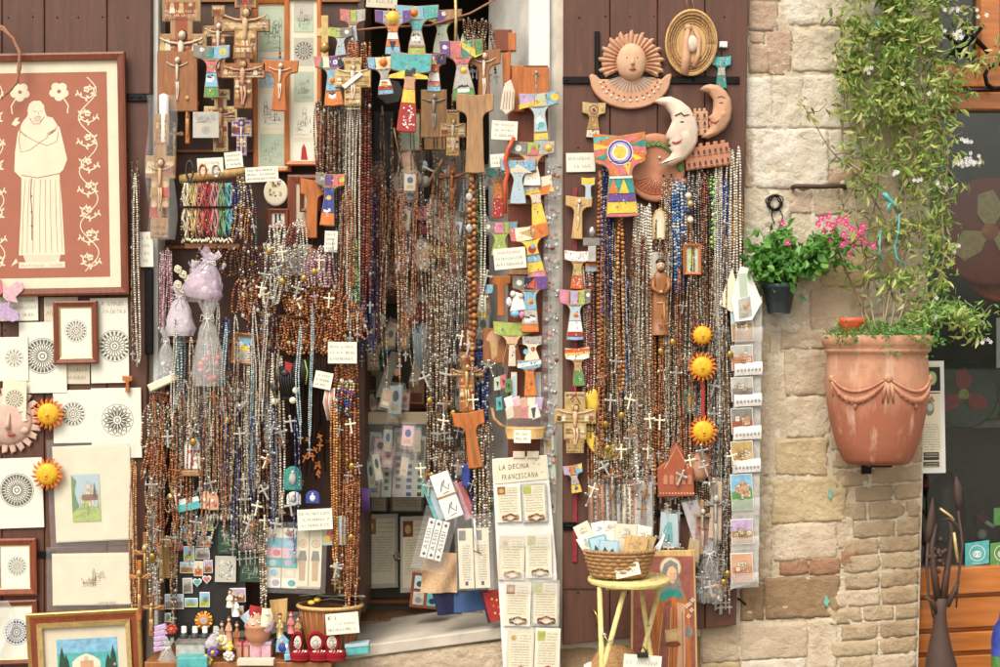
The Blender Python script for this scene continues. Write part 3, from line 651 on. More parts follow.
def sketch(mb,x0,y0,x1,y1,d,seed,col='ink_soft',fill=None,sky_c=None,accent=None):
    """little drawing of a town: hills, houses, a tower, cypresses"""
    rg = random.Random(seed); w,h = x1 - x0,y1 - y0
    if sky_c: mb.poly(rect(x0,y0,x1,y1),d - .05,sky_c)
    if fill:
        top = [(x0 + w * i / 8,y0 + h * (.62 + .1 * math.sin(i * 1.3 + seed))) for i in range(9)]; mb.poly(top + [(x1,y1),(x0,y1)],d,fill)
    for k in range(rg.randint(4,7)):
        bx = x0 + w * rg.uniform(.12,.78); by = y0 + h * rg.uniform(.4,.75); bw = w * rg.uniform(.1,.22); bh = h * rg.uniform(.1,.28)
        if accent: mb.poly(rect(bx,by - bh,bx + bw,by),d + .02,accent)
        mb.line([(bx,by),(bx,by - bh),(bx + bw / 2,by - bh * 1.35),(bx + bw,by - bh),(bx + bw,by)],max(.22,w * .012),d + .04,col)
        for q in range(2): mb.poly(rect(bx + bw * (.2 + .4 * q),by - bh * .7,bx + bw * (.35 + .4 * q),by - bh * .4),d + .05,col)
    for k in range(5):
        cx = x0 + w * rg.uniform(.06,.94); cy = y0 + h * rg.uniform(.55,.9); ch = h * rg.uniform(.1,.25)
        mb.poly([(cx - w * .02,cy),(cx,cy - ch),(cx + w * .02,cy)],d + .05,'green' if fill else col)
    for k in range(7):
        yy = y0 + h * rg.uniform(.62,.97); xx = x0 + w * rg.uniform(0,.5); mb.line([(xx,yy),(xx + w * .2,yy - h * .03),(xx + w * rg.uniform(.3,.5),yy)],max(.2,w * .01),d + .04,col)
def card(name,label,cat,x0,y0,x1,y1,Y=-.062,rot=0,m='paper',art=None,th=.7,group=None,lean=0,yaw=0):
    mb = MB(); mb.box(x0,y0,x1,y1,0,th,m,.15)
    if art: art(mb,th + .08)
    return one(name,label,cat,mb,(x0 + x1) / 2,y0,Y,rot,group,lean=lean,yaw=yaw)
def sign(label,x0,y0,x1,y1,Y,rot=0,lines=(),m='paper',ink='ink',seed=1,yaw=0,lean=0,name='price_sign',cat='sign'):
    def art(mb,d):
        n = len(lines); h = (y1 - y0) / (n + .6)
        for i,l in enumerate(lines):
            yb = y0 + h * (i + 1.05); c = ink
            if isinstance(l,tuple): l,c = l
            if l == '~': scribble(mb,x0 + 2,x1 - 2.5,yb,h * .55,d,c,seed * 10 + i)
            elif l.startswith('~'): scribble(mb,x0 + (x1 - x0) * .28,x1 - 3,yb,h * .5,d,c,seed * 10 + i)
            elif l: text(mb,l,x0 + 2.2,yb,h * .6,d,c,.08,.2,width=(x1 - x0 - 4.4) * min(1,len(l) / 9),seed=seed + i)
    return card(name,label,cat,x0,y0,x1,y1,Y,rot,m,art,.6,yaw=yaw,lean=lean)
def frame(name,label,cat,x0,y0,x1,y1,b,wood,inner,art=None,Y=-.07,rot=0,d=4,gilt=None,glass_=False,lean=0,group=None):
    t = thing(name,label,cat,(x0 + x1) / 2,y1,Y,rot,group,lean=lean); f = MB()
    o = rect(x0,y0,x1,y1); q = inset(o,b) if True else 0
    for i in range(4):
        j = (i + 1) % 4; f.add([(*o[i],0),(*o[j],0),(*q[j],0),(*q[i],0),(*o[i],d - .8),(*o[j],d - .8),(*q[j],d - 1.2),(*q[i],d - 1.2),(*[(a * .72 + c * .28) for a,c in zip(o[i],q[i])],d),(*[(a * .72 + c * .28) for a,c in zip(o[j],q[j])],d)],
              [(0,1,5,4),(4,5,9,8),(8,9,6,7),(7,6,2,3),(0,3,2,1)],wood)
    fo = part(t,'frame',f)
    if gilt:
        f = MB(); a = inset(o,b); c = inset(o,b + gilt)
        for i in range(4): j = (i + 1) % 4; f.add([(*a[i],d - 1.4),(*a[j],d - 1.4),(*c[j],d - 2.2),(*c[i],d - 2.2)],[(0,1,2,3)],'gold_pale')
        part(t,'gilt_fillet',f,fo)
    p_ = MB(); p_.box(x0 + b * .6,y0 + b * .6,x1 - b * .6,y1 - b * .6,.2,1.2,inner)
    if art: art(p_,1.3)
    part(t,'picture',p_); return t

# ---- strings of beads
PEG = [0]
def strand_mb(L,w,r,pal,seed,big=0,gap=1.04,sway=1.0):
    rg = random.Random(seed); mb = MB(); ph = rg.uniform(0,6); am = rg.uniform(.3,1.0) * sway; n = 80; pts = []
    cx = lambda v: am * math.sin(v * 2.4 + ph) * min(1,v * 2)
    for i in range(n + 1):
        s_ = i / n; sd = -1 if s_ < .5 else 1; v = 1 - abs(2 * s_ - 1)      # v: 0 at the hook, 1 at the bottom
        half = w * (min(1,v * 5) ** .6) * (max(0,1 - v ** 14)) ** .5
        pts.append((cx(v) + sd * half,v * L,.9 * math.sin(v * 9 + ph + sd) * .5))
    pts = np.array(pts); seg = np.linalg.norm(np.diff(pts,axis=0),axis=1); cum = np.concatenate([[0],np.cumsum(seg)])
    rad = []; pos = []; t = 0; i = 0
    while t < cum[-1]:
        rr = r * (1.45 if big and i % big == big - 1 else rg.uniform(.86,1.1)); pos.append([np.interp(t + rr,cum,pts[:,k]) for k in range(3)]); rad.append(rr); t += 2 * rr * gap; i += 1
    mb.balls(pos,rad,'beads_' + pal)
    for k in range(rg.randint(0,2)):                   # little medals among the beads
        p = pos[rg.randrange(len(pos))]; q = r * rg.uniform(.9,1.5); mb.ball(p[0] + rg.uniform(-1,1),p[1],p[2] + r,q,q * 1.25,.5,rg.choice(['silver','lgrey','brass' if pal in ('amber','honey','olivewood') else 'silver']))
    mb.tube([tuple(p) for p in pts[::4]],max(.2,r * .25),'cord_dark',3)
    return mb,(cx(1.0),L)
def pend_mb(x,y,r,kind,tail=4,pal='pearl'):
    mb = MB(); yy = y
    mb.balls([(x,y + (k + .5) * 2 * r,.3) for k in range(tail)],[r] * tail,'beads_' + pal); yy = y + tail * 2 * r; s_ = max(4.5,r * 3.6)
    s_ *= 1.25; m = {'silver': 'silver','wood': 'wood_mid','dark': 'wood_deep','gold': 'brass'}[kind]; b = s_ * .13
    mb.prism([(x - b,yy),(x + b,yy),(x + b,yy + s_ * .45),(x + s_ * .5,yy + s_ * .45),(x + s_ * .5,yy + s_ * .45 + 2 * b),(x + b,yy + s_ * .45 + 2 * b),(x + b,yy + s_ * 1.7),(x - b,yy + s_ * 1.7),(x - b,yy + s_ * .45 + 2 * b),(x - s_ * .5,yy + s_ * .45 + 2 * b),(x - s_ * .5,yy + s_ * .45),(x - b,yy + s_ * .45)],-.4,.7,m,.2)
    corpus(mb,x,yy + s_ * .28,s_ * .8,s_ * 1.2,'silver' if kind != 'silver' else 'lgrey',.7)
    return mb
def bunch(label,x0,x1,y0,y1,n,pal,r=1.5,Y=-.08,pend='silver',w=2.2,big=0,var=2,spread=.12,seed=None,group=None,cat=None,dy=.015,drop=0.35,sway=2.2,peg=True):
    n = round(n * (1.1 if pend else 1.2)) if n > 3 else n; var = max(var,3)
    """n strings of beads side by side, hanging from one peg height; copies share meshes"""
    seed = int(x0 * 3 + y0 * 7 + y1) if seed is None else seed; rg = random.Random(seed); group = group or label
    name = 'necklace' if cat == 'necklace' else 'rosary' if pend else 'bead_strand'; cat = cat or ('rosary' if pend else 'bead strand'); protos = []  # the necklace category holds added fine rosaries, crucifix included
    for i in range(n):
        x = x0 + (x1 - x0) * ((i + .5) / n) + rg.uniform(-.5,.5) * (x1 - x0) / n * .6; yt = y0 + rg.uniform(0,spread) * (y1 - y0) * drop + rg.uniform(-1,1) * 3.5; ra = rg.uniform(-1,1) * (14 if y1 - y0 < 50 else 2.2 if y1 - y0 < 130 else 1.1); Yi = Y + rg.uniform(-dy,dy); L = (y1 - y0) * rg.uniform(1 - spread,1)
        if len(protos) < var:
            mb,end = strand_mb(L,w * rg.uniform(.5,1.3),r * rg.uniform(.66,.95),pal,seed + i,big,sway=sway); t = thing(name,label,cat,x,yt,Yi,ra,rel=True,group=group); part(t,'beads',mb)
            tp = MB(); tp.tube([(-.6,-.5,-3),(0,-1.2,0),(.4,0,2)],.5,'iron',5); part(t,'hook',tp)
            if pend: part(t,'crucifix',pend_mb(end[0],end[1],r,pend,4,pal))
            protos.append(t.o)
        else:
            src = protos[i % var]; o = copy_tree(src,CH); place(o,x,yt,Yi,ra,0,0)
            tag(o,label,cat,group)
CH = LASTPARTS = {}
_part = part
def part(t,name,mb,parent=None,label=None):
    o = _part(t,name,mb,parent,label); LASTPARTS.setdefault(parent or t.o,[]).append(o); return o

# ---- smiling clay suns
def sun_face(label,px,py,r,ray='sun_ray',tip='sun_tip',face='sun_face',Y=-.1,n=18,rot=0,rr=.62):
    t = thing('clay_sun',label,'clay sun',px,py,Y,rot,rel=True); mb = MB()
    for i in range(n):
        a = 2 * math.pi * i / n; a2 = a + .1; l = r * (1 if i % 2 == 0 else .9); c = math.cos; s_ = math.sin; h = math.pi / n * .95
        base = [(r * rr * .85 * c(a - h),r * rr * .85 * s_(a - h)),(r * .8 * c(a - h * .5),r * .8 * s_(a - h * .5)),(l * c(a2),l * s_(a2)),(r * .8 * c(a + h * .6),r * .8 * s_(a + h * .6)),(r * rr * .85 * c(a + h),r * rr * .85 * s_(a + h))]
        mb.prism(base,.3,2.2,ray,.5); mb.prism([(r * rr * .9 * c(a - h * .45),r * rr * .9 * s_(a - h * .45)),(l * .93 * c(a2),l * .93 * s_(a2)),(r * rr * .9 * c(a + h * .45),r * rr * .9 * s_(a + h * .45))],2.1,2.7,tip,.2)
    part(t,'rays',mb)
    f = MB(); q = r * rr; f.dome(0,0,[(q,0.5),(q * 1.0,2.6),(q * .88,4.2),(q * .55,5.5),(q * .02,5.9)],face,24)
    for sx in (-1,1):
        f.ball(sx * q * .36,-q * .14,5.1,q * .13,q * .06,.5,'ivory'); f.ball(sx * q * .36,-q * .14,5.5,q * .045,q * .05,.3,'ink_brown'); f.ball(sx * q * .52,q * .25,4.7,q * .2,q * .18,.8,face)
        f.tube([(sx * q * .16,-q * .3,5.5),(sx * q * .38,-q * .4,5.3),(sx * q * .58,-q * .28,4.6)],.28,'ink_brown',5)
    f.tube([(0,-q * .25,5.6),(0,q * .05,6.3),(0,q * .16,6.6)],[q * .06,q * .09,q * .14],face,7)
    f.tube([(-q * .3,q * .36,5.0),(-q * .1,q * .46,5.5),(q * .1,q * .46,5.5),(q * .3,q * .36,5.0)],[.2,.5,.5,.2],'orange_red',5); part(t,'face',f)
    return t
def leaves(mb,pts,size,m,rg,asp=.38,droop=0.3,up=None):
    """folded leaf blades at the points"""
    V = []; F = []
    for i,p in enumerate(pts):
        s_ = size * rg.uniform(.6,1.25); a = rg.uniform(0,2 * math.pi); tilt = rg.uniform(-.9,.9)
        ax = Vector((math.cos(a) * math.cos(tilt),math.sin(a) * math.cos(tilt) + droop,math.sin(tilt))).normalized()
        if up: ax = (ax + Vector(up)).normalized()
        sd = ax.cross(Vector((rg.uniform(-1,1),rg.uniform(-1,1),rg.uniform(.1,1)))).normalized(); nn = ax.cross(sd); o = Vector(p); w = s_ * asp
        q = [o,o + ax * s_ * .3 + sd * w * .42 + nn * w * .2,o + ax * s_ * .62 + sd * w * .45 + nn * w * .18,o + ax * s_ - nn * w * .1,o + ax * s_ * .62 - sd * w * .45 + nn * w * .18,o + ax * s_ * .3 - sd * w * .42 + nn * w * .2,o + ax * s_ * .35,o + ax * s_ * .65]
        b = len(V); V += [tuple(z) for z in q]; F += [(b,b + 6,b + 1),(b + 1,b + 6,b + 7,b + 2),(b + 2,b + 7,b + 3),(b,b + 5,b + 6),(b + 5,b + 4,b + 7,b + 6),(b + 4,b + 3,b + 7)]
    mb.add(V,F,m,False)
# ================================================================== left shutter: prints, cards, frames
def monk_print(mb,d):
    mb.poly(rect(-36,61,123,289),d,'cream'); mb.poly(rect(-22,73,111,278),d + .05,'terra_print'); c = 'cream'; e = d + .12
    X = lambda pts: [(x,y) for x,y in pts]
    robe = [(20,255),(23,210),(24,178),(17,171),(18,152),(21,133),(26,122),(31,116),(33,107),(40,102),(47,106),(50,116),(57,121),(63,128),(67,146),(70,160),(66,170),(62,174),(64,205),(66,255)]
    mb.poly(robe,e,c); mb.poly([(31,111),(33,104),(37,101),(44,101),(48,106),(48,116),(44,122),(36,122)],e + .03,c); mb.poly(rect(20,262,66,268),e,c)
    mb.poly([(24,254),(62,254),(60,263),(27,263)],e - .02,'mat_beige')
    l = lambda p,w=.5: mb.line(p,w,e + .08,'terra_print')
    l([(33,118),(37,124),(43,124),(48,117)],.7); l([(37,111),(40,112)]); l([(44,111),(46,112)]); l([(42,112),(42.6,115)]); [l([(37.5 + k,117.5 + abs(k - 3.5) * -.2),(38 + k * .9,122)],.3) for k in range(8)]; l([(39.5,116.6),(44,116.6)],.6)
    l([(24,128),(22,140),(24,152),(33,150),(44,142),(52,137)],.6); l([(62,132),(60,142),(50,146),(38,141),(28,135)],.6); l([(50,134),(58,130),(61,126)],.6); l([(30,136),(24,131),(22,126)],.6)
    for k in range(4): l([(49 + k * 2,137 - k),(55 + k * 2,132 - k)],.4); l([(26 + k,134 + k),(21 + k,129 + k)],.4)
    l([(24,175),(40,178),(62,174)],.8)
    for k,x in enumerate((27,31,36,42,47,52,57,61)): l([(x + 1,180),(x + (k - 4) * .5,215),(x + (k - 4) * .9,253)],.45)
    mb.line([(34,178),(33,196),(34,214),(33.5,240)],.9,e + .1,'ink_brown')
    for yy in (196,212,226): mb.disc(33.6,yy,1.1,e + .12,'ink_brown',8)
    scribble(mb,22,65,267,3.4,e + .06,'terra_print',8)
    for sgn,ox in ((1,91),(-1,-3)):            # scrolling borders
        mb.line([(ox + 9 * math.sin((y - 78) * math.pi / 27),y) for y in np.linspace(78,272,90)],1.0,e,c)
        for k in range(8):
            cy = 91 + k * 24; s_ = sgn * (1 if k % 2 else -1); sp = [(ox + s_ * ((11 - q * .42) * math.cos(q * .25) - 1),cy + (11 - q * .42) * math.sin(q * .25) * .95) for q in range(24)]
            mb.line(sp,1.3,e + .01,c)
            for q in range(1,22,2):
                x,y = sp[q]; a = math.atan2(y - cy,x - ox) + (.7 if q % 4 == 1 else -2.4) * s_; l = 4.6 if q < 14 else 3
                mb.poly([(x,y),(x + l * .5 * math.cos(a - .5),y + l * .5 * math.sin(a - .5)),(x + l * math.cos(a),y + l * math.sin(a)),(x + l * .5 * math.cos(a + .5),y + l * .5 * math.sin(a + .5))],e + .02,c)
            fx_,fy_ = sp[-1]
            for q in range(5): a = 2 * math.pi * q / 5 + k; mb.poly(circ(fx_ + 2.2 * math.cos(a),fy_ + 2.2 * math.sin(a),1.5,1.2,7),e + .03,c)
    for fx in (63,24):
        for q in range(5):
            a = 2 * math.pi * q / 5 - .9; mb.poly(circ(fx + 5.5 * math.cos(a),92 + 5.5 * math.sin(a),4.6,4.2,10),e,c)
        mb.disc(fx,92,2,e + .05,'terra_print',8); mb.line([(fx + 4,98),(fx + 9,106),(fx + 8,114)] if fx > 40 else [(fx - 4,98),(fx - 9,106),(fx - 8,114)],1.3,e,c)
    for bx,s_ in ((15,1),(60,-1)):
        mb.poly([(bx,124),(bx + 4 * s_,118),(bx + 8 * s_,117),(bx + 6 * s_,121),(bx + 9 * s_,122),(bx + 4 * s_,126)],e,c)
        mb.poly([(bx + 2 * s_,258),(bx - 3 * s_,266),(bx + 4 * s_,262)],e,c)
frame('framed_monk_print','large brown framed print of a cream robed monk on terracotta with scrolling leaf border','framed print',-43,54,130,296,7.5,'wood_brown','cream',monk_print,-.075,-1,6)
w_ = MB()
for k in range(3): w_.tube([(-22,40 + 3 * math.sin(k * 2),3),(-6,27 + 1.5 * math.sin(k * 2.1),7),(6,30 + 2 * math.cos(k * 2),8),(16,40 + k,9 - k),(22 + k * .8,54,8 + k),(23 - k,70,8),(19 + k * .6,84,7.5),(12 - k,93,7),(4,99 + k,7)],[1.5,1.5,1.4,1.5,1.4,1.5,1.3,1.2,.6],'twine',6)
one('twisted_twig','twisted brown twig wreath hooked over the corner of the monk print','wreath',w_,6,30,-.1)
rr = lambda x,y,r,n=16,st=0,m='ink_rose': (lambda mb,d: rose(mb,x,y,r,d,m,n,st))
def both(*fs):
    def f(mb,d):
        for q in fs: q(mb,d)
    return f
scr = lambda x0,x1,y,h,s_,m='ink': (lambda mb,d: scribble(mb,x0,x1,y,h,d,m,s_))
sign('handwritten cream card under the pink leaf, left of the rose window frame',-6,295,38,321,-.066,-1,[('~','ink'),('~','ink'),('~','ink')],seed=4)
sign('handwritten card half hidden above the small rose window frame',44,297,78,330,-.06,-1,[('~','ink'),'~','~'],'mat_beige',seed=5)
card('rose_window_card','cream card with rose window drawing and a heading, right of the small brown frame','print',90,298,128,383,-.062,-1,'paper',both(rr(114,346,16,20),scr(101,126,306,5,9),scr(103,126,314,5,10)))
card('rose_window_card','cream card with large dotted rose window overlapped by the small brown frame','print',19,322,66,393,-.067,-1,'paper',rr(42,356,18,26))
card('rose_window_card','narrow cream card with a small rose window at the edge of the left shutter','print',-2,337,28,381,-.072,-1,'paper',rr(14,358,9,12,1))
card('rose_window_card','smallest cream card with oval rose drawing above the pink clay face','print',3,381,27,421,-.085,1,'cream',rr(15,399,9,16))
frame('framed_rose_print','small brown frame with rose window drawing under the monk print','framed print',55,301,99,364,5.5,'wood_brown','paper',rr(77,331,11,18,1),-.078,-1,4,1.2)
sign('small handwritten tan note below the rose window frame',65,364,90,384,-.06,0,['~','~'],'mat_beige',seed=6)
card('rose_window_card','cream card with dark rose window behind the upper orange sun','print',53,390,92,443,-.064,-1,'paper',rr(73,414,12,18))
card('rose_window_card','cream card with twelve petal rose window beside the amber beads','print',91,388,141,458,-.066,-1,'paper',rr(117,420,16,14,2))
card('rose_window_card','cream card with ringed rose window left of the lower orange sun','print',-4,458,42,528,-.064,-2,'paper',rr(16,490,17,28))
# clay face with red lips
pf = thing('clay_mask','pink clay sun face with red lips behind the small rose card','clay sun',14,425,-.062)
m_ = MB()
for i in range(22):
    a = 2 * math.pi * i / 22; m_.prism([(9 + 24 * math.cos(a - .14),420 + 25 * math.sin(a - .14)),(9 + 32 * math.cos(a - .1),420 + 32 * math.sin(a - .1)),(9 + 34 * math.cos(a + .05),420 + 34 * math.sin(a + .05)),(9 + 24 * math.cos(a + .14),420 + 25 * math.sin(a + .14))],0,2.5,'clay_pale',.8)
part(pf,'rays',m_); m_ = MB(); m_.dome(9,420,[(25,0),(25,2),(22,5),(14,7),(1,8)],'clay_pale',28)
m_.tube([(12,412,8),(11,424,10),(11,428,9.5)],[1,2,3],'clay_pale',7); m_.ball(14,434,8,4.2,1.8,1.2,'lip')
m_.ball(26,420,6,4,2,1,'ivory'); m_.tube([(20,413,6.5),(26,411,6),(32,415,4.5)],.6,'ink_brown',5); m_.ball(26,430,5,5,4,2,'clay_pale'); part(pf,'face',m_)
sun_face('orange clay sun upper of the two on the left shutter, over the dark rose card',49,414,17.5,Y=-.085)
sun_face('orange clay sun lower of the two on the left shutter, over the watercolour sleeve',48,474,17.5,Y=-.095,rot=9)
def sleeve(label,x0,y0,x1,y1,rot,art,bg='cream',Y=-.07,pages=2):
    t = thing('sleeved_print',label,'print',(x0 + x1) / 2,y0,Y,rot); m = MB()
    for k in range(pages): m.box(x0 + 5 + k * 2,y0 + 7 + k * 2,x1 - 6 + k * 1.5,y1 - 5 - k,.4 + k * .5,.9 + k * .5,bg,.1)
    art(m,2.1); part(t,'print',m)
    g = MB(); gr = []
    for j in range(13): gr.append([(x0 + (x1 - x0) * i / 12,y0 + (y1 - y0) * j / 12,3 + nz(i * 9,j * 9,.06,x0) * 1.0 + nz(i * 9,j * 9,.2,x0) * .6) for i in range(13)])
    g.sheet(gr,'film'); part(t,'plastic_sleeve',g)
    return t
def wc_house(mb,d):
    sketch(mb,70,474,98,521,d,12,'ink_brown','lime','pale_blue','mat_beige'); mb.poly(rect(80,494,96,500),d + .1,'ink_brown'); mb.poly([(91,497),(93,482),(95,497)],d + .12,'dkgreen'); mb.poly([(70,474),(75,480),(73,492),(77,506),(70,512)],d + .1,'green')
sleeve('cream print with green watercolour of a country house in a crumpled plastic sleeve',47,438,134,546,-2.5,wc_house)
sleeve('cream print with small pencil sketch of a basilica in a lower plastic sleeve',47,546,135,610,-1,lambda mb,d: (sketch(mb,79,566,107,588,d,31,'ink_brown'),mb.line([(93,586),(93,572),(94,568),(95,572),(95,586)],.5,d + .1,'ink'),scribble(mb,98,116,604,3,d,'ink_soft',3)))
frame('framed_rose_print','reddish brown frame with grey rose window at the left edge above the blue rose','framed print',-6,538,38,595,6.5,'wood_red','paper',rr(18,566,9.5,16,1),-.065,-1,4,1)
frame('framed_rose_print','dark wooden frame with blue inked rose window behind the gilt church picture','framed print',-12,600,40,664,5,'wood_brown','paper',rr(18,632,13,22,1,'ink_blue'),-.062,-2,4,1)
pl = MB(); pl.sheet([[(-12 + i * 4.2 + 6 * math.sin(j * .5) * (i / 5),600 + j * 6,5 + 3 * math.sin(i * .9 + j * .4)) for i in range(6)] for j in range(10)],'film_milky'); one('plastic_bag','crumpled clear plastic bag hanging over the blue rose frame','plastic bag',pl,-2,600,-.075)
def church(mb,d):
    mb.poly(rect(52,630,135,720),d,'mat_beige'); mb.poly(rect(61,638,122,716),d + .05,'turq'); mb.poly(rect(61,638,122,652),d + .08,'sky'); e = d + .15
    for x,hh in ((66,27),(70,19),(117,27),(112,18)): mb.poly([(x - 4,672),(x - 2.5,672 - hh * .6),(x,672 - hh),(x + 2.5,672 - hh * .6),(x + 4,672)],e,'dkgreen')
    mb.poly([(76,667),(76,661),(82,656),(90,653),(98,656),(104,661),(104,667)],e + .02,'cream'); mb.poly(rect(84,660,97,690),e + .05,'terra_pink'); mb.poly(rect(87,663,94,690),e + .08,'crimson'); rose(mb,90,658,2.6,e + .1,'ink',8)
    mb.poly(rect(61,668,122,716),e - .03,'lime')
    rg = random.Random(2)
    for k in range(50): mb.disc(rg.uniform(62,121),rg.uniform(664,700),rg.uniform(.6,1.8),e + .12,rg.choice(['pink','yellow','green','lime','cream','rose']),7)
gf = frame('framed_church_painting','gilt framed bright turquoise painting of a church among cypresses at the bottom left','framed painting',33,610,147,722,4,'gold','mat_beige',church,-.09,-3,6)
m_ = MB()
for a,b,m,dd in ((4,10.5,'wood_red',5),(10.5,15.5,'gold_pale',6.2)):
    o = inset(rect(33,610,147,722),a); q = inset(rect(33,610,147,722),b)
    for i in range(4): j = (i + 1) % 4; m_.add([(*o[i],1.5),(*o[j],1.5),(*q[j],1.5),(*q[i],1.5),(*o[i],dd),(*o[j],dd),(*q[j],dd - 1.5),(*q[i],dd - 1.5)],[(0,1,5,4),(4,5,6,7),(7,6,2,3)],m)
part(gf,'inner_moulding',m_)
lf = MB()
for (cx,cy,a0,s_,m) in ((8,296,-.7,20,'cloth_pink'),(2,310,.5,20,'lilac_cloth'),(-2,292,-1.6,15,'rose')):
    lf.prism([(cx + s_ * k * math.cos(a0 + q),cy + s_ * k * math.sin(a0 + q)) for q,k in ((-2.6,.25),(-1.3,.6),(-.8,.4),(-.35,.85),(0,1.0),(.35,.8),(.8,.4),(1.3,.62),(2.6,.25))],0,.8 + .2 * a0,m,.2)
one('fabric_leaf','faded pink and mauve fabric leaves hanging at the left edge below the monk print','leaf decoration',lf,2,285,-.1)
bunch('thin dark red and silver bead rosary hanging along the right edge of the monk print',131,139,158,352,3,'dusk',1.1,-.085,'silver',1.4)
bunch('pearl rosary beside the monk print, tied above a small orange tau',132,137,170,366,1,'pearl',1.3,-.1,None,1.6)
t_ = tau('tiny plain orange wooden tau at the end of the pearl rosary, left shutter',128,376,10,16,[],Y=-.075,base='wood_orange',name='wooden_tau')
bunch('slim amber bead rosary hanging over the edge of the plastic sleeves on the left shutter',131,137,456,604,2,'honey',1.1,-.1,'wood',1.5)
sign('narrow handwritten price card at the right edge of the left shutter',136.5,232,153,267,-.07,-1,['~','~','~','~'],seed=12)
# ================================================================== left display in the opening
bd = thing('display_board','dark brown display board crowded with crosses and rosaries left of the doorway','display board',260,612,.12)
m_ = MB(); m_.box(159,-110,363,612,-4,0,'wood_deep',.5); part(bd,'panel',m_)
for y in (0,150,246,340,440,512): m_ = MB(); m_.box(159,y,361,y + 3,0,4,'wood_mid',.4); part(bd,'rail',m_)
m_ = MB(); m_.box(358,-110,365,612,-70,3,'wood_deep',.5); part(bd,'side_post',m_)
# --- crosses at the top left
icon_cross('largest painted crucifix with wide red figured top panel at the upper left corner',182,-2,50,96,'wood_tan','terra_dark','ivory','card_tan',-.0,0,tw=.76,nw=.44,bw=.5,y1=.25,y2=.38,y3=.6,fy=34,fh=62)
icon_cross('narrow brown icon crucifix between the two larger ones in the top row',219,6,32,72,'wood_tan','wood_mid','ivory','wood_tan',.03,0,tw=.42,nw=.28,bw=.42,y1=.16,y2=.28,y3=.44,fy=18,fh=46)
icon_cross('golden painted crucifix with long arms in front of the framed drawings',246,-8,48,84,'wood_tan','gold_pale','skin','wood_mid',-.02,0,tw=.46,nw=.24,bw=.48,y1=.2,y2=.33,y3=.48,fy=18,fh=56)
icon_cross('dark brown carved crucifix hanging below the golden one',243.5,46,45,63,'wood_mid','wood_brown','terra_pink','wood_mid',-.06,0,tw=.44,nw=.3,bw=.4,y1=.22,y2=.28,y3=.52,fy=16,fh=44)
icon_cross('cream bordered square ended crucifix behind the white card',221,90,33,62,'gold_pale','icon_red','skin','cream',.0,0,tw=.55,nw=.36,bw=.42,y1=.16,y2=.27,y3=.52,y4=.78,fw=.44,fy=18,fh=36)
icon_cross('small violet painted crucifix beside the tall framed drawings',242,118,20,38,'lilac','purple','ivory','lilac',.0,0,tw=.5,nw=.6,bw=.5,y1=.06,y2=.06,y3=.5,fy=4,fh=30)
icon_cross('brown icon crucifix in a clear plastic wrapper at the left edge of the display',162,114,30,124,'wood_tan','wood_tan','skin','wood_tan',-.07,1,tw=.52,nw=.4,bw=.6,y1=.26,y2=.34,y3=.52,fy=46,fh=50)
m_ = MB(); m_.sheet([[(148 + i * 3.6 + 2.2 * math.sin(j * .8),96 + j * 12,5 + 4 * math.sin(i * 1.1) * (1 - abs(i - 4) / 6) + 1.2 * nz(i,j,.7)) for i in range(9)] for j in range(13)],'film'); one('plastic_wrapper','clear plastic wrapper around the brown crucifix at the left edge','plastic bag',m_,162,96,-.075)
crucifix('brown block crucifix with ivory figure under the largest painted crucifix',178,52,40,60,'wood_mid','ivory',-.03,shape='block',figs=.52)
crucifix('orange wooden tau crucifix with ivory figure in front of the framed drawings',281,61,36,50,'wood_orange','ivory',-.06,shape='tau',rot=2,figs=.62)
crucifix('slender light wood crucifix hanging below the ivory figure block',188,88,22,56,'wood_orange','wood_light',-.02)
crucifix('small pale crucifix half hidden in gilt ornaments above the wrapped card',175,122,18,44,'gold','ivory',.01)
m_ = MB(); m_.lathe(165,4,[(.5,94),(4.6,96),(4.8,143),(3.6,145)],'white',14); one('white_candle','white wrapped candle standing above the plastic wrapped crucifix','candle',m_,165,145,-.05)
m_ = MB(); m_.box(193,112,219,138,0,.8,'card_grey',.2); m_.poly(rect(194,113,218,123),.9,'lgrey'); rose(m_,206,130,4,.95,'ink_soft',8); sketch(m_,195,113,217,123,.95,5,'ink_soft'); one('picture_tile','square grey picture tile in front of the cream bordered crucifix','tile',m_,206,112,-.06)
tau('painted tau with grey green and sun coloured arms below the narrow brown crucifix',212,46,37,52,[('x',-1,-.45,'grey'),('x',-.45,.1,'teal'),('x',.1,1,'sky'),('c',1,.6,.0,'grey'),('disc',-.5,.08,.06,'white'),('disc',.62,.12,.1,'yellow'),('y',.3,.52,'rose'),('y',.52,.8,'sky'),('y',.8,1,'green'),('houses',.64,'white','ink',3)],a=.28,sw=.3,bw=.42,Y=-.07)
for (x0,y0,x1,y1,r_,lb,sd) in ((197,158,223,175,-3,'white handwritten sign behind the wooden dowel, left of the smaller sign',21),(224,152,242,168,-6,'small tilted handwritten sign right above the wooden dowel',22)): sign(lb,x0,y0,x1,y1,-.05,r_,['~','~','~'] if y0 < 155 else ['~','~'],seed=sd,ink='ink_red' if y0 > 155 else 'ink')
sign('wide white handwritten sign pinned over the bottom of the tall framed drawings',245,167,278,182,-.08,-3,['~','~','~'],seed=23)
def drawings(x0,x1,ys,sd,cols):
    def f(mb,d):
        for k,(a,b) in enumerate(ys):
            mb.poly(rect(x0,a,x1,b),d,cols[k % len(cols)]); sketch(mb,x0 + 1,a + 1,x1 - 1,b - 1,d + .1,sd + k,'ink_soft' if k % 2 else 'ink',None if k % 3 else 'pale_green')
    return f
frame('framed_drawings','left one of two tall orange frames holding a column of pale town drawings','framed print',254,0,292,172,4,'wood_orange','cream',drawings(260,286,[(8,52),(58,88),(94,128),(134,166)],40,['pale_green','pale_blue','paper']),.06,0,5)
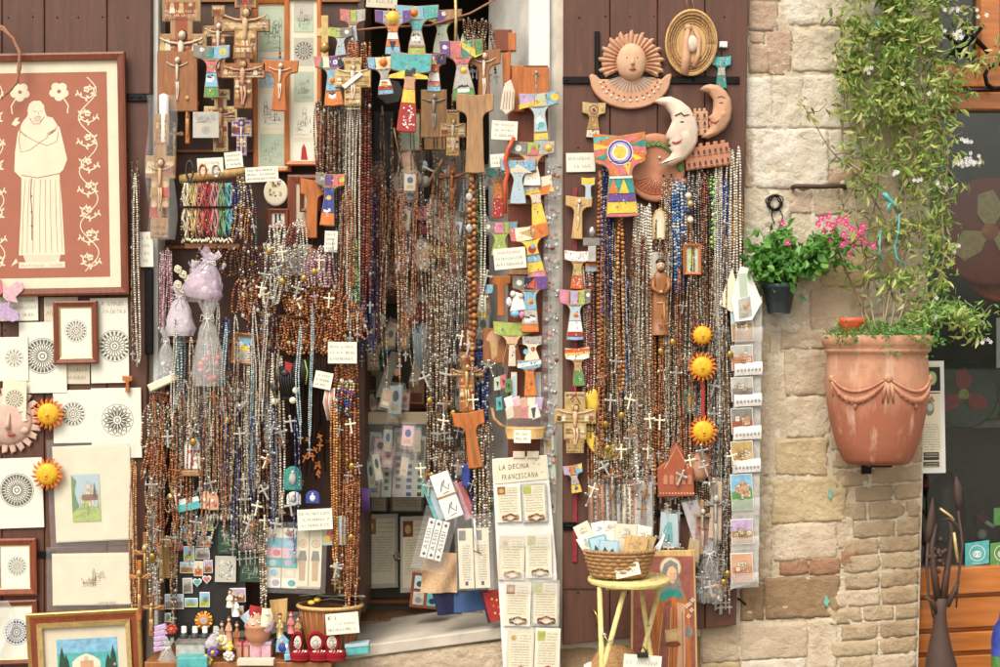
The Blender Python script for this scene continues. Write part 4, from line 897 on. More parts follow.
frame('framed_drawings','right one of two tall orange frames with five small drawings stacked','framed print',285,-4,322,166,4.5,'wood_orange','cream',both(drawings(294,314,[(2,33),(72,102),(105,138)],60,['card_grey','pale_green','paper']),lambda mb,d: (mb.poly(rect(294,38,314,66),d,'card_grey'),rose(mb,304,51,9,d + .1,'ink',14),mb.poly(rect(294,142,314,162),d,'paper'),mb.poly([(301,160),(302,148),(304,144),(306,148),(308,160)],d + .1,'ink_red'))),.03,0,5)
m_ = MB(); m_.tube([(280,36,0),(280,52,1)],.3,'ink',4); m_.ball(280,53,1,1.3,2,1.3,'wood_mid'); m_.ball(280,57,1,1.6,2.2,1.5,'wood_mid'); one('wooden_pendant','small wooden bead pendant hanging over the left tall frame','pendant',m_,280,36,.02)
m_ = MB(); m_.prism(icon_outline(15,42,tw=.5,nw=.5,bw=.5,y1=.1,y2=.3,y3=.5),0,3,'gold_pale',.5); m_.ball(0,32,3,5,6,3,'gold'); one('gilt_cross','gilt cross standing in the gap right of the tall framed drawings','cross',m_,325,16,.02,rel=True)
# wooden dowel with coloured cord bracelets
dw = thing('dowel_rack','pale wooden dowel rack with coloured cord bracelets under it','rack',212,180,-.02)
m_ = MB(); m_.tube([(181,180,4),(246,172,4)],4.8,'wood_light',10); part(dw,'dowel',m_); m_ = MB(); m_.box(186,244,241,249,-2,6,'wood_mid',.6); part(dw,'lower_bar',m_)
cols = [('cream',(236,226,196)),('yellow',(222,204,140)),('coral',(210,132,112)),('red',(180,76,78)),('rose pink',(214,150,150)),('green',(136,170,124)),('turquoise',(112,184,190))]
for k,(nm,c) in enumerate(cols):
    PAL['cord_' + nm.replace(' ','_')] = (c,'cloth'); mk = 'cord_' + nm.replace(' ','_'); x = 187 + k * 7.3; m_ = MB(); rg = random.Random(k)
    for q in range(7):
        xx = x + (q - 3) * 1.0; lo = rg.uniform(4.6,5.6); pts = [(xx + 1.3 * math.sin(j * 1.3 + q) + rg.uniform(-.5,.5),184 + j * lo,8 + rg.uniform(-1.5,1.5)) for j in range(11)]; m_.tube(pts,.75,mk,5) if q != k % 7 else m_.balls([(p[0],p[1] + o_,p[2]) for p in pts for o_ in (0,2.6)],[rg.uniform(.8,1.2) for p in pts for o_ in (0,1)],'beads_mixed')
        m_.ball(xx,240 + rg.uniform(-1,3),8,.9,1.6,.9,'cream')
    m_.tube([(x - 4,208,9.6),(x + 4,208,9.6)],1.2,'cord_dark',5)
    one('bracelet_bundle',f'bundle of {nm} knotted cord bracelets hanging from the wooden dowel','bracelets',m_,x,184,-.03)
for k,x in enumerate((192,205,218)):
    m_ = MB()
    for q in range(3): m_.tube([(x + 3.4 * math.cos(a),172 + (7 + q) * math.sin(a) * (1.1 if k == 0 else .7),9 + q) for a in np.linspace(0,6.28,18)],.9,['charcoal','wood_orange','silver'][k],5)
    one('bracelet_roll',['dark beaded bracelet loop at the left end of the dowel','orange bracelet loop in the middle of the dowel','silvery bracelet loop near the right end of the dowel'][k],'bracelet',m_,x,172,-.04)
bunch('silver and crystal rosary hanging right of the turquoise bracelet bundle',236,246,172,214,3,'crystal',1.3,-.06,'silver',2)
bunch('dark blue and gold bead rosary looped right of the turquoise bracelets',232,249,186,242,4,'cobalt',1.4,-.05,None,2.2); bunch('golden bead strand mixed among the dark blue rosaries right of the bracelets',238,250,206,244,3,'honey',1.5,-.07,None,2)
bunch('long dark mixed rosary hanging at the right side of the bracelet dowel',244,256,200,296,3,'mixed',1.2,-.04,'silver',1.6)
# frames in the middle
of = thing('oval_plaque','cream oval plaque with painted flowers under the wide sign','plaque',276,192,.05); m_ = MB(); m_.dome(276,192,[(12,0),(12,1.6),(10.6,2.2),(.1,2.2)],'cream',28,False,1.15); part(of,'plate',m_)
m_ = MB(); rg = random.Random(4)
for k in range(26): m_.disc(276 + rg.uniform(-6.5,7),190 + rg.uniform(-9,6),rg.uniform(.5,1.5),2.3 + k * .01,rg.choice(['ink','gold','lime','rose','purple','ink_blue']),7)
part(of,'painting',m_)
frame('framed_picture','tiny dark red frame with white card below the oval plaque','frame',268,209,289,229,4,'wood_red','paper',lambda mb,d: (mb.poly(rect(275,214,277,223),d,'ink'),mb.poly(rect(279,214,281,223),d,'ink')),.04)
frame('framed_picture','upright reddish wooden frame behind the plain wooden tau','frame',288,175,318,235,8,'wood_red','mat_beige',None,.05); frame('framed_picture','smaller brown frame nested behind the plain wooden tau','frame',300,177,322,212,4,'wood_brown','mat_beige',None,.02)
tau('large plain carved olive wood tau left of the painted blue tau',314,180,26,58,[],a=.26,sw=.42,bw=.5,Y=-.03,base='wood_orange',name='wooden_tau',th=4,rot=3)
tau('painted tau with grey and rainbow arms and a blue stem with an orange house',331,174,30,52,[('x',-1,-.3,'grey'),('x',-.3,.15,'purple'),('x',.15,.55,'rose'),('x',.55,1,'orange'),('disc',.75,.1,.1,'yellow'),('disc',-.55,.1,.06,'lgrey'),('y',.28,.75,'blue'),('disc',0,.46,.08,'yellow'),('y',.75,.98,'orange'),('houses',.7,'white','ink',3)],a=.26,sw=.36,bw=.5,Y=-.07,rot=4)
sign('small white price label under the painted blue tau',325,231,338,252,-.08,2,[('~','ink_red'),'~','~','~'],seed=31)
card('backing_card','white backing card behind the pearl and crystal bracelets','card',263,244,311,275,.0,2,'white',lambda mb,d: [mb.line([(290,248),(298,255),(296,266),(304,272)],.6,d,'turq'),mb.line([(300,250),(304,254),(301,258)],.5,d,'ink_soft')])
bunch('pearl bracelet loop draped over the top of the white backing card',268,306,222,262,7,'pearl',1.6,-.06,None,3.2,drop=1); bunch('crystal bracelet loop hanging over the white backing card',266,300,240,290,7,'crystal',1.5,-.07,None,3.4,drop=1)
bunch('dark red bead bracelet between the white ones near the plain wooden tau',290,296,224,246,2,'ruby',1.8,-.07,None,2.6); bunch('pinkish crystal bracelet hanging right of the white backing card',306,334,248,286,8,'blush',1.6,-.065,None,3.2,drop=1)
bunch('crystal bracelet cluster hanging below the white backing card',268,284,276,305,4,'pearl',1.4,-.08,None,3)
for k,(x0,x1,y0,y1,n,pal,lb) in enumerate(((281,337,286,315,15,'amber','short amber chip bracelet in the upper row of brown bracelets'),(279,342,318,354,18,'amber','short amber chip bracelet in the lower row of brown bracelets'),(336,358,298,334,6,'amber','thick amber bead loop hanging at the right end of the brown bracelets'),(236,280,246,282,9,'walnut','dark wooden bead loop hanging behind the purple gift bag'),(238,268,280,318,8,'amber','reddish amber bead loop right of the purple gift bag'),(200,236,246,275,7,'walnut','brown bead loop under the wooden bar of the bracelet rack'))):
    bunch(lb,x0,x1,y0,y1,n,pal,1.7,-.05 - .012 * k % .03,None,3.0,drop=1,var=3)
m_ = MB(); m_.box(280,283,342,286,0,5,'wood_mid',.5); one('bracelet_bar','wooden bar carrying the upper row of amber bracelets','bar',m_,310,286,-.02); m_ = MB(); m_.box(278,315,344,318,0,5,'wood_mid',.5); one('bracelet_bar','wooden bar carrying the lower row of amber bracelets','bar',m_,310,318,-.02)
# bags
def bag(label,px,py,w,h,m,Y=-.09,seed=1,fill=None,name='gift_bag',points=5,rot=0):
    t = thing(name,label,'gift bag',px,py,Y,rot,rel=True); mb = MB(); rg = random.Random(seed); nseg = 18; rows = []
    for j in range(14):
        v = j / 13; half = w / 2 * (.16 + .84 * max(0,(v - .22) / .78) ** .55 if v > .22 else .16 + .4 * ((.22 - v) / .22)); half *= (1 - .25 * max(0,v - .85) / .15)
        rows.append([(half * math.cos(2 * math.pi * i / nseg) * (1 + .12 * math.sin(i * 2.7 + j * .8 + seed)),v * h + (rg.uniform(-.1,.1) * h if j in (0,) else 0),half * .55 * math.sin(2 * math.pi * i / nseg) + .8 * math.sin(i * 3 + j)) for i in range(nseg + 1)])
    mb.sheet(rows,m); part(t,'bag',mb); r2 = MB(); r2.tube([(w * .13 * math.cos(a),h * .22,w * .09 * math.sin(a)) for a in np.linspace(0,6.28,12)],.7,'cloth_white',5)
    for sx in (-1,1): r2.tube([(0,h * .22,w * .08),(sx * w * .16,h * .17,w * .12),(sx * w * .2,h * .25,w * .12),(0,h * .22,w * .1),(sx * w * .12,h * .42,w * .18)],.5,'cloth_white',5)
    part(t,'ribbon',r2)
    if fill:
        f = MB()
        for k in range(12): f.ball(rg.uniform(-.3,.3) * w,h * rg.uniform(.62,.95),rg.uniform(-1,2),w * rg.uniform(.05,.12),w * rg.uniform(.05,.12),w * .07,rg.choice(fill))
        part(t,'contents',f)
    return t
bag('lilac tulle gift bag with pointed corners hanging over the brown beads',211,252,44,48,'film_lilac',-.12,3,['cloth_pink','white','lilac_cloth'],rot=12)
bag('white tulle gift bag hanging left of the lilac one',180,286,32,50,'tulle',-.1,5,['white','cream','cloth_white'])
bag('clear plastic bag with coral pink sweets hanging below the lilac bag',208,300,36,86,'film_milky',-.13,8,['rose','orange_red','cream','pink'])
bag('small white ribboned bag at the left edge with pale contents',166,330,22,52,'film_milky',-.09,11,['white','rose','sky'])
bag('pale green tulle bag behind the lilac gift bag',194,262,20,40,'tulle',-.06,14,['pale_green','cream'])
m_ = MB(); m_.box(150,378,180,386,0,5,'cream',1.2); one('rolled_paper','white rolled paper tucked across the top of the amber rosaries on the left','paper roll',m_,165,386,-.1,-24)
for k in range(5):
    m_ = MB(); s_ = 2.2; x = 178 + (k % 3) * 5; y = 268 + k * 5
    for q in range(4): m_.tube([(x + s_ * math.cos(a) + q % 2 * 2,y + s_ * math.sin(a) + q,3 + q) for a in np.linspace(0,6.28,10)],.7,'cream',5)
    one('ribbon_bow',f'{["topmost", "second", "third", "fourth", "lowest"][k]} cream ribbon curl left of the lilac gift bag','ribbon',m_,x,y,-.1)
frame('small_icon','small tilted brown frame with flowers and a yellow bird right of the plastic bag','framed picture',231,333,254,364,3.5,'wood_mid','card_grey',lambda mb,d: (mb.poly(rect(238,338,249,345),d,'sky'),mb.poly(circ(243,348,4,3,10),d + .1,'yellow'),mb.poly(circ(239,345,3,4,10),d + .05,'white'),mb.poly(circ(244,356,5,3,10),d + .1,'lgrey')),-.1,5)
# curtains of rosaries
LB = [
 ('amber bead rosary in the short cluster at the left edge under the paper roll',150,174,388,424,8,'amber',1.7,-.08,None,3,1),
 ('crystal rosary cluster just under the amber ones at the left edge',146,180,404,446,8,'crystal',1.5,-.1,None,3,1),
 ('amber bead rosary in the middle cluster at the left edge of the display',146,166,436,482,7,'amber',1.7,-.09,None,2.6,1),
 ('amber bead loop hanging left of the little arched icon',170,184,452,486,4,'amber',1.7,-.11,None,2.4,1),
 ('silver rosary cluster below the middle amber rosaries at the left edge',146,184,474,512,8,'crystal',1.4,-.1,None,3,1),
 ('amber bead rosary in the lowest cluster at the left edge',150,184,498,530,7,'amber',1.6,-.08,None,2.6,1),
 ('long crystal and amber rosary reaching down over the wooden crosses at the left edge',147,160,500,590,3,'crystal',1.3,-.13,'wood',2,0),
 ('long dark crystal rosary hanging beside the magnet board',170,178,520,606,2,'dusk',1.3,-.12,'silver',2,0),
 ('pale blue crystal rosary hanging straight left of the coral sweets bag',174,187,336,480,3,'ice',1.5,-.07,None,2,0),
 ('pearl rosary cluster hanging left of the silver hearts',184,214,372,420,6,'pearl',1.4,-.09,'silver',2.6,1),
 ('silvery chain rosary hanging above the arched icon',186,206,384,440,5,'silver_chain',1.1,-.07,'silver',1.8,0),
 ('gold coloured chain hanging right of the arched icon',205,214,376,452,3,'gold_chain',1.2,-.09,'gold',1.6,0),
 ('crystal rosary with big silver medals hanging below the tilted icon',214,232,368,500,6,'crystal',1.4,-.08,'silver',2.2,0),
 ('dusky grey rosary hanging in the middle of the left display',224,244,384,520,6,'dusk',1.4,-.06,'silver',2,0),
 ('dark blue bead rosary right of the coral sweets bag',222,230,318,392,3,'cobalt',1.4,-.07,None,1.8,0),
 ('white tubular bead necklace hanging long in the middle of the left display',244,256,342,510,3,'pearl',1.3,-.1,None,1.6,0),
 ('dark mixed bead rosary hanging behind the white necklaces',246,276,300,490,7,'mixed',1.2,-.05,'silver',2,0),
 ('ruby red bead rosary hanging right of the tilted icon',254,268,330,470,3,'ruby',1.3,-.08,'silver',1.8,0),
 ('dark steel chain loop hanging in a narrow ring left of the amber rows',262,272,310,352,3,'dusk',1.3,-.1,None,3,0),
 ('white bead rosary with small crosses hanging left of the dark leather cords',270,284,356,500,3,'pearl',1.5,-.09,'silver',1.8,0),
 ('grey crystal rosary hanging low above the clear sleeve of bookmarks',230,286,470,545,10,'crystal',1.3,-.09,'silver',2,1),
 ('pale rosary hanging low above the magnet board',186,226,486,530,6,'pearl',1.3,-.09,'silver',2,1),
 ('long silver rosary hanging beside the bookmarks sleeve',258,268,520,606,2,'crystal',1.3,-.12,'silver',1.8,0),
 ('long amber bead rosary in the curtain at the right edge of the display',334,358,366,580,9,'amber',1.6,-.06,'wood',2,0),
 ('honey coloured bead rosary in front of the amber curtain',330,340,398,570,3,'honey',1.7,-.1,'gold',1.8,0),
 ('copper chip rosary hanging low at the right edge over the cane basket',342,360,480,604,4,'amber',1.4,-.11,'silver',1.8,0),
 ('many coloured bead loop below the tilted pink sign',340,354,378,416,4,'mixed',1.6,-.1,None,2.2,0),
 ('dark red and pearl rosary hanging right of the tall framed drawings',314,336,104,176,6,'ruby',1.3,-.04,'silver',1.8,0),
 ('grey pearl rosary hanging right of the tall framed drawings',318,340,100,190,4,'dusk',1.3,-.06,None,1.8,0),
 ('silver chain necklace in the tall strands right of the painted blue tau',336,352,96,300,4,'silver_chain',1.3,-.05,'silver',2.2,0),
 ('pearl bead rosary in the tall strands at the edge of the doorway',346,362,100,330,4,'pearl',1.5,-.07,'silver',1.8,0),
 ('dark red bead rosary in the tall strands at the edge of the doorway',358,372,60,320,4,'ruby',1.6,-.04,'silver',1.8,0),
 ('brown wooden bead rosary in the tall strands at the edge of the doorway',348,372,40,250,5,'olivewood',1.5,-.03,'wood',1.8,0),
 ('amber bead strand hanging under the wooden rosaries at the edge of the doorway',342,356,190,300,3,'amber',1.4,-.08,None,1.8,0),
 ('jade green bead strand among the pale necklaces at the edge of the doorway',350,360,240,310,2,'jade',1.3,-.08,None,1.6,0),
 ('blue grey bead strand hanging in the shade just inside the doorway',362,376,190,345,4,'cobalt',1.4,.05,'dark',1.8,0),
 ('dusky thin rosary hanging behind the plastic bags at the left edge',160,172,250,330,4,'blush',1.2,-.04,None,1.8,0)]
for lb,x0,x1,y0,y1,n,pal,r,Y,pd,w,dr in LB: bunch(lb,x0,x1,y0,y1,n,pal,r,Y,pd,w,drop=dr)
for lb,x0,x1,y0,y1,n,pal,Y in [('fine tangled crystal rosary in front of the left display',176,262,366,500,9,'crystal',-.13),('fine tangled dark rosary in front of the left display',186,284,330,470,9,'dusk',-.12),('fine tangled amber rosary in front of the left display',150,236,380,540,8,'amber',-.13),('fine pearl rosary hanging loose over the left display',168,276,300,440,6,'pearl',-.12),('fine ice blue rosary hanging loose over the left display',190,330,300,460,5,'ice',-.12),('fine cobalt rosary hanging loose over the left display',196,300,380,520,5,'cobalt',-.12)]: bunch(lb,x0,x1,y0,y1,n,pal,1.15,Y,'silver',1.8,spread=.4,drop=.6,sway=4,cat='necklace')  # added thin rosaries with crucifixes, filed as necklaces
# hearts and medals
for k,(x,y) in enumerate(((235,392),(240,406))):
    m_ = MB(); m_.prism([(x + 6 * 16 * math.sin(t) ** 3 / 16,y - 6 * (13 * math.cos(t) - 5 * math.cos(2 * t) - 2 * math.cos(3 * t) - math.cos(4 * t)) / 16) for t in np.linspace(0,2 * math.pi,26,endpoint=False)],0,2.4,'silver',1.0); m_.ball(x,y,2,2.6,2.6,1.4,'silver'); one('silver_heart',['upper of two silver heart medals in the middle of the left display','lower of two silver heart medals in the middle of the left display'][k],'medal',m_,x,y - 8,-.12)
# dark leather cords with pendants
lc = thing('leather_cord_bundle','curtain of dark leather cords with wooden crosses at their ends','cord bundle',305,352,-.04); m_ = MB(); rg = random.Random(9)
for k in range(46):
    x = 290 + 36 * k / 45; b = 410 + rg.uniform(0,75); m_.tube([(x + rg.uniform(-1,1),352,rg.uniform(0,4)),(x + rg.uniform(-2,2),380,rg.uniform(0,5)),(x + rg.uniform(-3,3),b,rg.uniform(0,4))],.8,'cord_dark',4)
part(lc,'cords',m_)
for k in range(18):
    x = rg.uniform(276,322); y = rg.uniform(432,484); a = rg.uniform(-.7,.7); m_ = MB(); s_ = rg.uniform(3.5,5.5); b = .8
    pts = [(-b,0),(b,0),(b,s_ * .5),(s_ * .6,s_ * .5),(s_ * .6,s_ * .5 + 2 * b),(b,s_ * .5 + 2 * b),(b,s_ * 1.7),(-b,s_ * 1.7),(-b,s_ * .5 + 2 * b),(-s_ * .6,s_ * .5 + 2 * b),(-s_ * .6,s_ * .5),(-b,s_ * .5)]
    m_.prism([(x + p * math.cos(a) - q * math.sin(a),y + p * math.sin(a) + q * math.cos(a)) for p,q in pts],3,4.4,'wood_orange',.3); m_.tube([(x,y,3.5),(x,y - 22,1.5)],.4,'cord_dark',4); part(lc,'cross_pendant',m_)
fl_ = MB()
for k in range(9): fl_.ball(282 + rg.uniform(-10,12),384 + rg.uniform(-14,14),6 + rg.uniform(-2,2),rg.uniform(3,5.5),rg.uniform(3,6),2.5,'charcoal'); fl_.tube([(280 + k * 2,366,5),(277 + k * 2.5,380,8),(282 + k * 2,396,8)],1.2,'black',5)
for x,y in ((276,401),(294,400),(297,390)): fl_.dome(x,y,[(3.4,8),(3.2,9.4),(.1,9.8)],'cream',14)
one('leather_pendants','tangle of black leather pendants with cream discs left of the cords','pendants',fl_,284,366,-.08)
m_ = MB(); m_.dome(301,371,[(10,3),(9,8),(5,10),(.1,10.5)],'black',18,True,1.2); m_.tube([(306,360,9),(309,372,11),(307,384,9)],.7,'lime',5); m_.prism([(286,361),(294,364),(294,374),(286,372)],5,8,'red',.6); one('black_purse','small black purse with red bow above the leather cords','purse',m_,300,360,-.08)
sign('squarish white handwritten sign over the amber beads beside the doorway',328,342,357,363.5,-.12,0,['~','~','~'],seed=41)
sign('small tilted pink lettered sign under the squarish white sign',316,372,334,389,-.11,12,[('~','ink_red'),'~','~'],seed=42)
m_ = MB()
for k in range(9): m_.tube([(326 + k * 1.1,388,2),(324 + k * 1.3,402,4),(328 + k,420,3)],.7,['cream','lilac','wood_light','rose'][k % 4],5)
one('cord_skein','small skein of pale lilac and straw cords under the pink sign','cord',m_,330,388,-.09)
ai = thing('arched_icon','small arched silver icon with a pink cross in the left display','icon',193,470,-.12); m_ = MB(); ar = [(184,470),(184,446),(187,438),(193,433),(199,438),(202,446),(202,470)]; m_.prism(ar,0,2,'grey',.4); m_.poly(inset(ar,1.6),2.06,'white'); m_.poly(rect(192,443,194.5,466),2.12,'rose'); m_.poly(rect(187.5,450,199,453),2.14,'rose'); part(ai,'plaque',m_); m_ = MB(); m_.box(182,470,204,476,-1,5,'wood_tan',1); part(ai,'base',m_)
card('white_card','blank white card leaning behind the arched icon','card',196,434,207,474,-.07,2,'white'); m_ = MB(); m_.box(203,432,213,475,0,3,'crimson',.5); one('dark_red_box','dark red narrow box behind the arched icon','box',m_,208,475,-.03)
for k,(x,y,m,lb) in enumerate(((206,500,'skin','left of two small pink arched nativity plaques above the magnet board'),(214,501,'terra_pink','right of two small pink arched nativity plaques above the magnet board'))):
    m_ = MB(); a_ = [(x - 5,y + 9),(x - 5,y - 2),(x - 3,y - 8),(x,y - 10),(x + 3,y - 8),(x + 5,y - 2),(x + 5,y + 9)]; m_.prism(a_,0,2,m,.6); m_.ball(x - 1,y,2,2,2.6,1.2,'ivory'); m_.ball(x + 1.6,y + 3,2,1.8,3,1,'rose'); one('nativity_plaque',lb,'plaque',m_,x,y + 9,-.13)
m_ = MB(); m_.prism([(178,505),(200,500),(204,507),(180,512)],0,8,'turq',.5); m_.prism([(180,499),(199,496),(201,500),(180,505)],0,6,'white',.4); one('small_boxes','white and turquoise gift box lying above the magnet board','box',m_,190,512,-.1)
m_ = MB(); m_.box(173,398,179,428,0,1,'film',.2); m_.lathe(187,2,[(1.5,478),(2.4,490),(1.2,505)],'wood_mid',8); one('wooden_holder','small brown wooden stand below the arched icon','stand',m_,187,505,-.08)
for k,(x,y,m1,lb) in enumerate(((293,478,'teal','dark green arched little icon under the orange crosses'),(294,498,'white','white arched seashell plaque standing left of the blue one'),(313,497,'blue','blue and white ceramic holy water font under the cords'))):
    h = 24 if k == 0 else 13; w = 9 if k == 0 else 7; m_ = MB(); a_ = [(x - w,y + h / 2)] + [(x + w * math.cos(t),y - h * .1 - h * .4 * math.sin(t)) for t in np.linspace(math.pi,0,10)] + [(x + w,y + h / 2)]
    m_.prism(a_,0,2.4,m1,.7); m_.ball(x,y + 1,2.4,w * .45,h * .3,1.4,'white' if k == 2 else 'lgrey'); m_.ball(x,y - h * .25,2.8,w * .2,w * .2,1,'ivory'); one(['green_icon','shell_plaque','holy_water_font'][k],lb,'plaque',m_,x,y + h / 2,-.1)
# wooden crosses at the lower left
for k,(x,y,w,h,wd) in enumerate(((146,532,24,74,'wood_mid'),(162,530,22,52,'wood_tan'),(152,596,26,40,'wood_mid'),(140,560,20,60,'wood_orange'))):
    crucifix(['brown crucifix with gilt figure hanging low between shutter and magnet board','pale wooden crucifix with tan figure left of the magnet board','small brown crucifix lowest of the wooden ones at the left','narrow orange crucifix close to the gilt church picture'][k],x,y,w,h,wd,'gold_pale',-.1 - .01 * k)
m_ = MB(); m_.box(164,536,176,578,0,2,'wood_light',.3); one('wooden_tablet','plain pale wooden tablet beside the magnet board','tablet',m_,170,578,-.07)
# magnet board
mbd = thing('magnet_board','black board holding rows of small picture magnets','board',212,632,-.06); m_ = MB(); m_.prism([(178,508),(246,504),(246,630),(178,636)],0,2,'black',.4); part(mbd,'board',m_)
mg = [(180,512,193,521,0),(196,517,213,531,1),(197,536,211,547,2),(184,546,195,561,1),(196,548,210,559,3),(180,562,194,573,0),(194,561,203,576,2),(204,560,213,573,4),(183,578,193,593,3),(165,594,184,609,5),(185,598,198,607,1),(200,592,210,607,1),(165,613,171,622,1),(230,588,246,602,4),(232,606,244,616,2)]
tops = ['pale_blue','sky','cream','lgrey','lilac','pale_blue']; bots = ['gold','lime','orange','grey','wood_mid','grey']; words = ['hills','green hills','autumn houses','grey arcade','evening church','winter square']
locs = ['top left','top right','second row right','second row left','second row middle','third row left','third row middle','third row right','fourth row left','bottom row far left','bottom row middle','bottom row right','lowest left corner','right side','lower right corner']
for k,(x0,y0,x1,y1,q) in enumerate(mg):
    m_ = MB(); m_.box(x0,y0,x1,y1,0,1.2,'white',.25); m_.poly(rect(x0 + .7,y0 + .7,x1 - .7,(y0 + y1) / 2),1.28,tops[q]); m_.poly(rect(x0 + .7,(y0 + y1) / 2,x1 - .7,y1 - .7),1.28,bots[q]); sketch(m_,x0 + .8,y0 + .8,x1 - .8,y1 - .8,1.4,k,'ink_brown',None,None,'cream' if q in (2,4) else None)
    one('picture_magnet',f'small picture magnet with {words[q]}, {locs[k]} of the black magnet board','magnet',m_,(x0 + x1) / 2,y1,-.072,random.Random(k).uniform(-3,3))
m_ = MB(); m_.dome(188,533,[(9,0),(9,1),(8,1.4),(.1,1.4)],'lgrey',24); m_.poly(circ(188,533,7.6,7.6,20),1.46,'sky'); m_.poly([(181,536),(184,530),(186,534),(188,527),(191,533),(195,536),(194,539),(183,539)],1.5,'wood_tan'); one('picture_magnet','round blue picture magnet with a tan basilica on the black magnet board','magnet',m_,188,542,-.072)
m_ = MB(); m_.dome(180,547,[(4,0),(4,1),(.1,1.2)],'rose',14); one('picture_magnet','tiny round pink magnet at the left edge of the black magnet board','magnet',m_,180,551,-.074)
for k,(x,m) in enumerate(((197.5,'turq'),(207,'rose'))):
    y = 582 - k * 3; m_ = MB(); m_.prism([(x + 4.6 * math.sin(t) ** 3,y - 4.8 * (13 * math.cos(t) - 5 * math.cos(2 * t) - 2 * math.cos(3 * t) - math.cos(4 * t)) / 16) for t in np.linspace(0,2 * math.pi,24,endpoint=False)],0,1.4,'white',.3); m_.poly([(x + 3.4 * math.sin(t) ** 3,y - 3.6 * (13 * math.cos(t) - 5 * math.cos(2 * t) - 2 * math.cos(3 * t) - math.cos(4 * t)) / 16) for t in np.linspace(0,2 * math.pi,24,endpoint=False)],1.5,m); one('heart_magnet',['turquoise heart magnet on the black magnet board','pink heart magnet on the black magnet board'][k],'magnet',m_,x,y + 5,-.074)
m_ = MB()
for i in range(14):
    a = 2 * math.pi * i / 14; m_.prism([(204 + 5 * math.cos(a - .2),620 + 5 * math.sin(a - .2)),(204 + 9 * math.cos(a - .14),620 + 9 * math.sin(a - .14)),(204 + 9 * math.cos(a + .14),620 + 9 * math.sin(a + .14)),(204 + 5 * math.cos(a + .2),620 + 5 * math.sin(a + .2))],0,1.4,'yellow' if i % 2 else 'orange',.3)
m_.dome(204,620,[(6,0),(6,1.6),(4,2),(.1,2)],'orange',18); m_.disc(204,620,3.4,2.1,'lgrey',14); one('sunflower_magnet','yellow and orange sunflower magnet at the bottom of the black board','magnet',m_,204,629,-.075)
m_ = MB(); m_.box(215,556,236,582,0,1,'card_grey',.2); rg = random.Random(5)
for k in range(60): a = rg.uniform(0,6.28); q = rg.uniform(.2,1); m_.line([(225.5 + 9 * q * math.cos(a),569 + 11.5 * q * math.sin(a)),(225.5 + 8 * q * math.cos(a + .3),569 + 10 * q * math.sin(a + .3))],.7,1.1,rg.choice(['white','ink_blue','white','grey']))
one('lace_tile','white and blue grey lace patterned tile right of the magnets','tile',m_,225,582,-.08,1)
for k,(x0,y0,x1,y1,bgc,c2) in enumerate(((218,524,238,554,'dkgreen','pale_green'),(240,520,262,552,'grey','skin'),(240,554,262,582,'dkgreen','terra'))):
    m_ = MB(); m_.box(x0,y0,x1,y1,0,1.2,bgc,.2); sketch(m_,x0 + 1,y0 + 1,x1 - 1,y1 - 1,1.35,80 + k,'pale_green')
    if k == 1: m_.poly(circ(251,529,5.5,5.5,14),1.5,'skin'); m_.poly([(243,548),(247,537),(256,537),(260,548)],1.45,'cloth_pink')
    one('picture_card',['dark green picture card with pale trees left of the saint picture','grey saint picture card with pale face and pink robe','dark card with green hills and terracotta roof under the saint picture'][k],'picture card',m_,(x0 + x1) / 2,y1,-.07,(1,-1,2)[k])
for k,x in enumerate((212,226,246)):
    m_ = MB()
    for q in range(4): m_.prism([(x - 6 + q * 3.4,517),(x - 4.6 + q * 3.4,513.4),(x - 3 + q * 3.4,517),(x - 4.6 + q * 3.4,521)],0,1.5,'cream',.3)
    one('lace_trim',f'cream crochet trim strip under the pale rosaries, {["left", "middle", "right"][k]} of three','trim',m_,x,521,-.11)
# clear sleeve of bookmarks and its sign
def bookmarks(mb,d):
    for k,x in enumerate((268,284)):
        for q,c in enumerate(('pale_blue','sky','cloth_pink','turq','mat_beige','paper')): mb.poly(rect(x,528 + q * 10,x + 15,538 + q * 10),d + .02,'paper' if q in (0,5) else c); mb.poly(circ(x + 6 + q % 3 * 2,533 + q * 10,4,3.4,9),d + .06,['cream','turq','rose','pale_blue','sky','lilac'][(q + k * 2) % 6])
    for x in (304,317):
        mb.poly(rect(x - 6,528,x + 6,586),d + .03,'cream'); mb.poly(circ(x,543,2.6,3.2,10),d + .1,'skin'); mb.poly([(x - 3,550),(x + 3,550),(x + 4.5,560),(x - 4.5,560)],d + .09,'grey'); mb.poly([(x - 3.4,560),(x + 3.4,560),(x + 3,580),(x - 3,580)],d + .08,'card_tan'); mb.ring(x,543,3.6,4.2,d + .08,'ink_soft',14)
sleeve('clear sleeve holding cream bookmarks with saints and pastel pictures',264,522,328,593,2,bookmarks,'cream',-.1,1)
sign('white handwritten sign pinned above the clear sleeve of bookmarks',297,509,332,530,-.14,-3,['~','~','~'],seed=51)
m_ = MB(); m_.box(322,516,347,545,0,1,'pale_green',.2); m_.poly([(325,540),(329,524),(334,518),(338,526),(340,541)],1.1,'rose'); m_.poly(rect(340,520,346,536),1.08,'pale_blue'); m_.poly(circ(327,538,4,3,9),1.12,'yellow'); one('picture_card','pale picture card with a kneeling figure in pink right of the sign above the bookmarks','picture card',m_,334,545,-.1,-1)
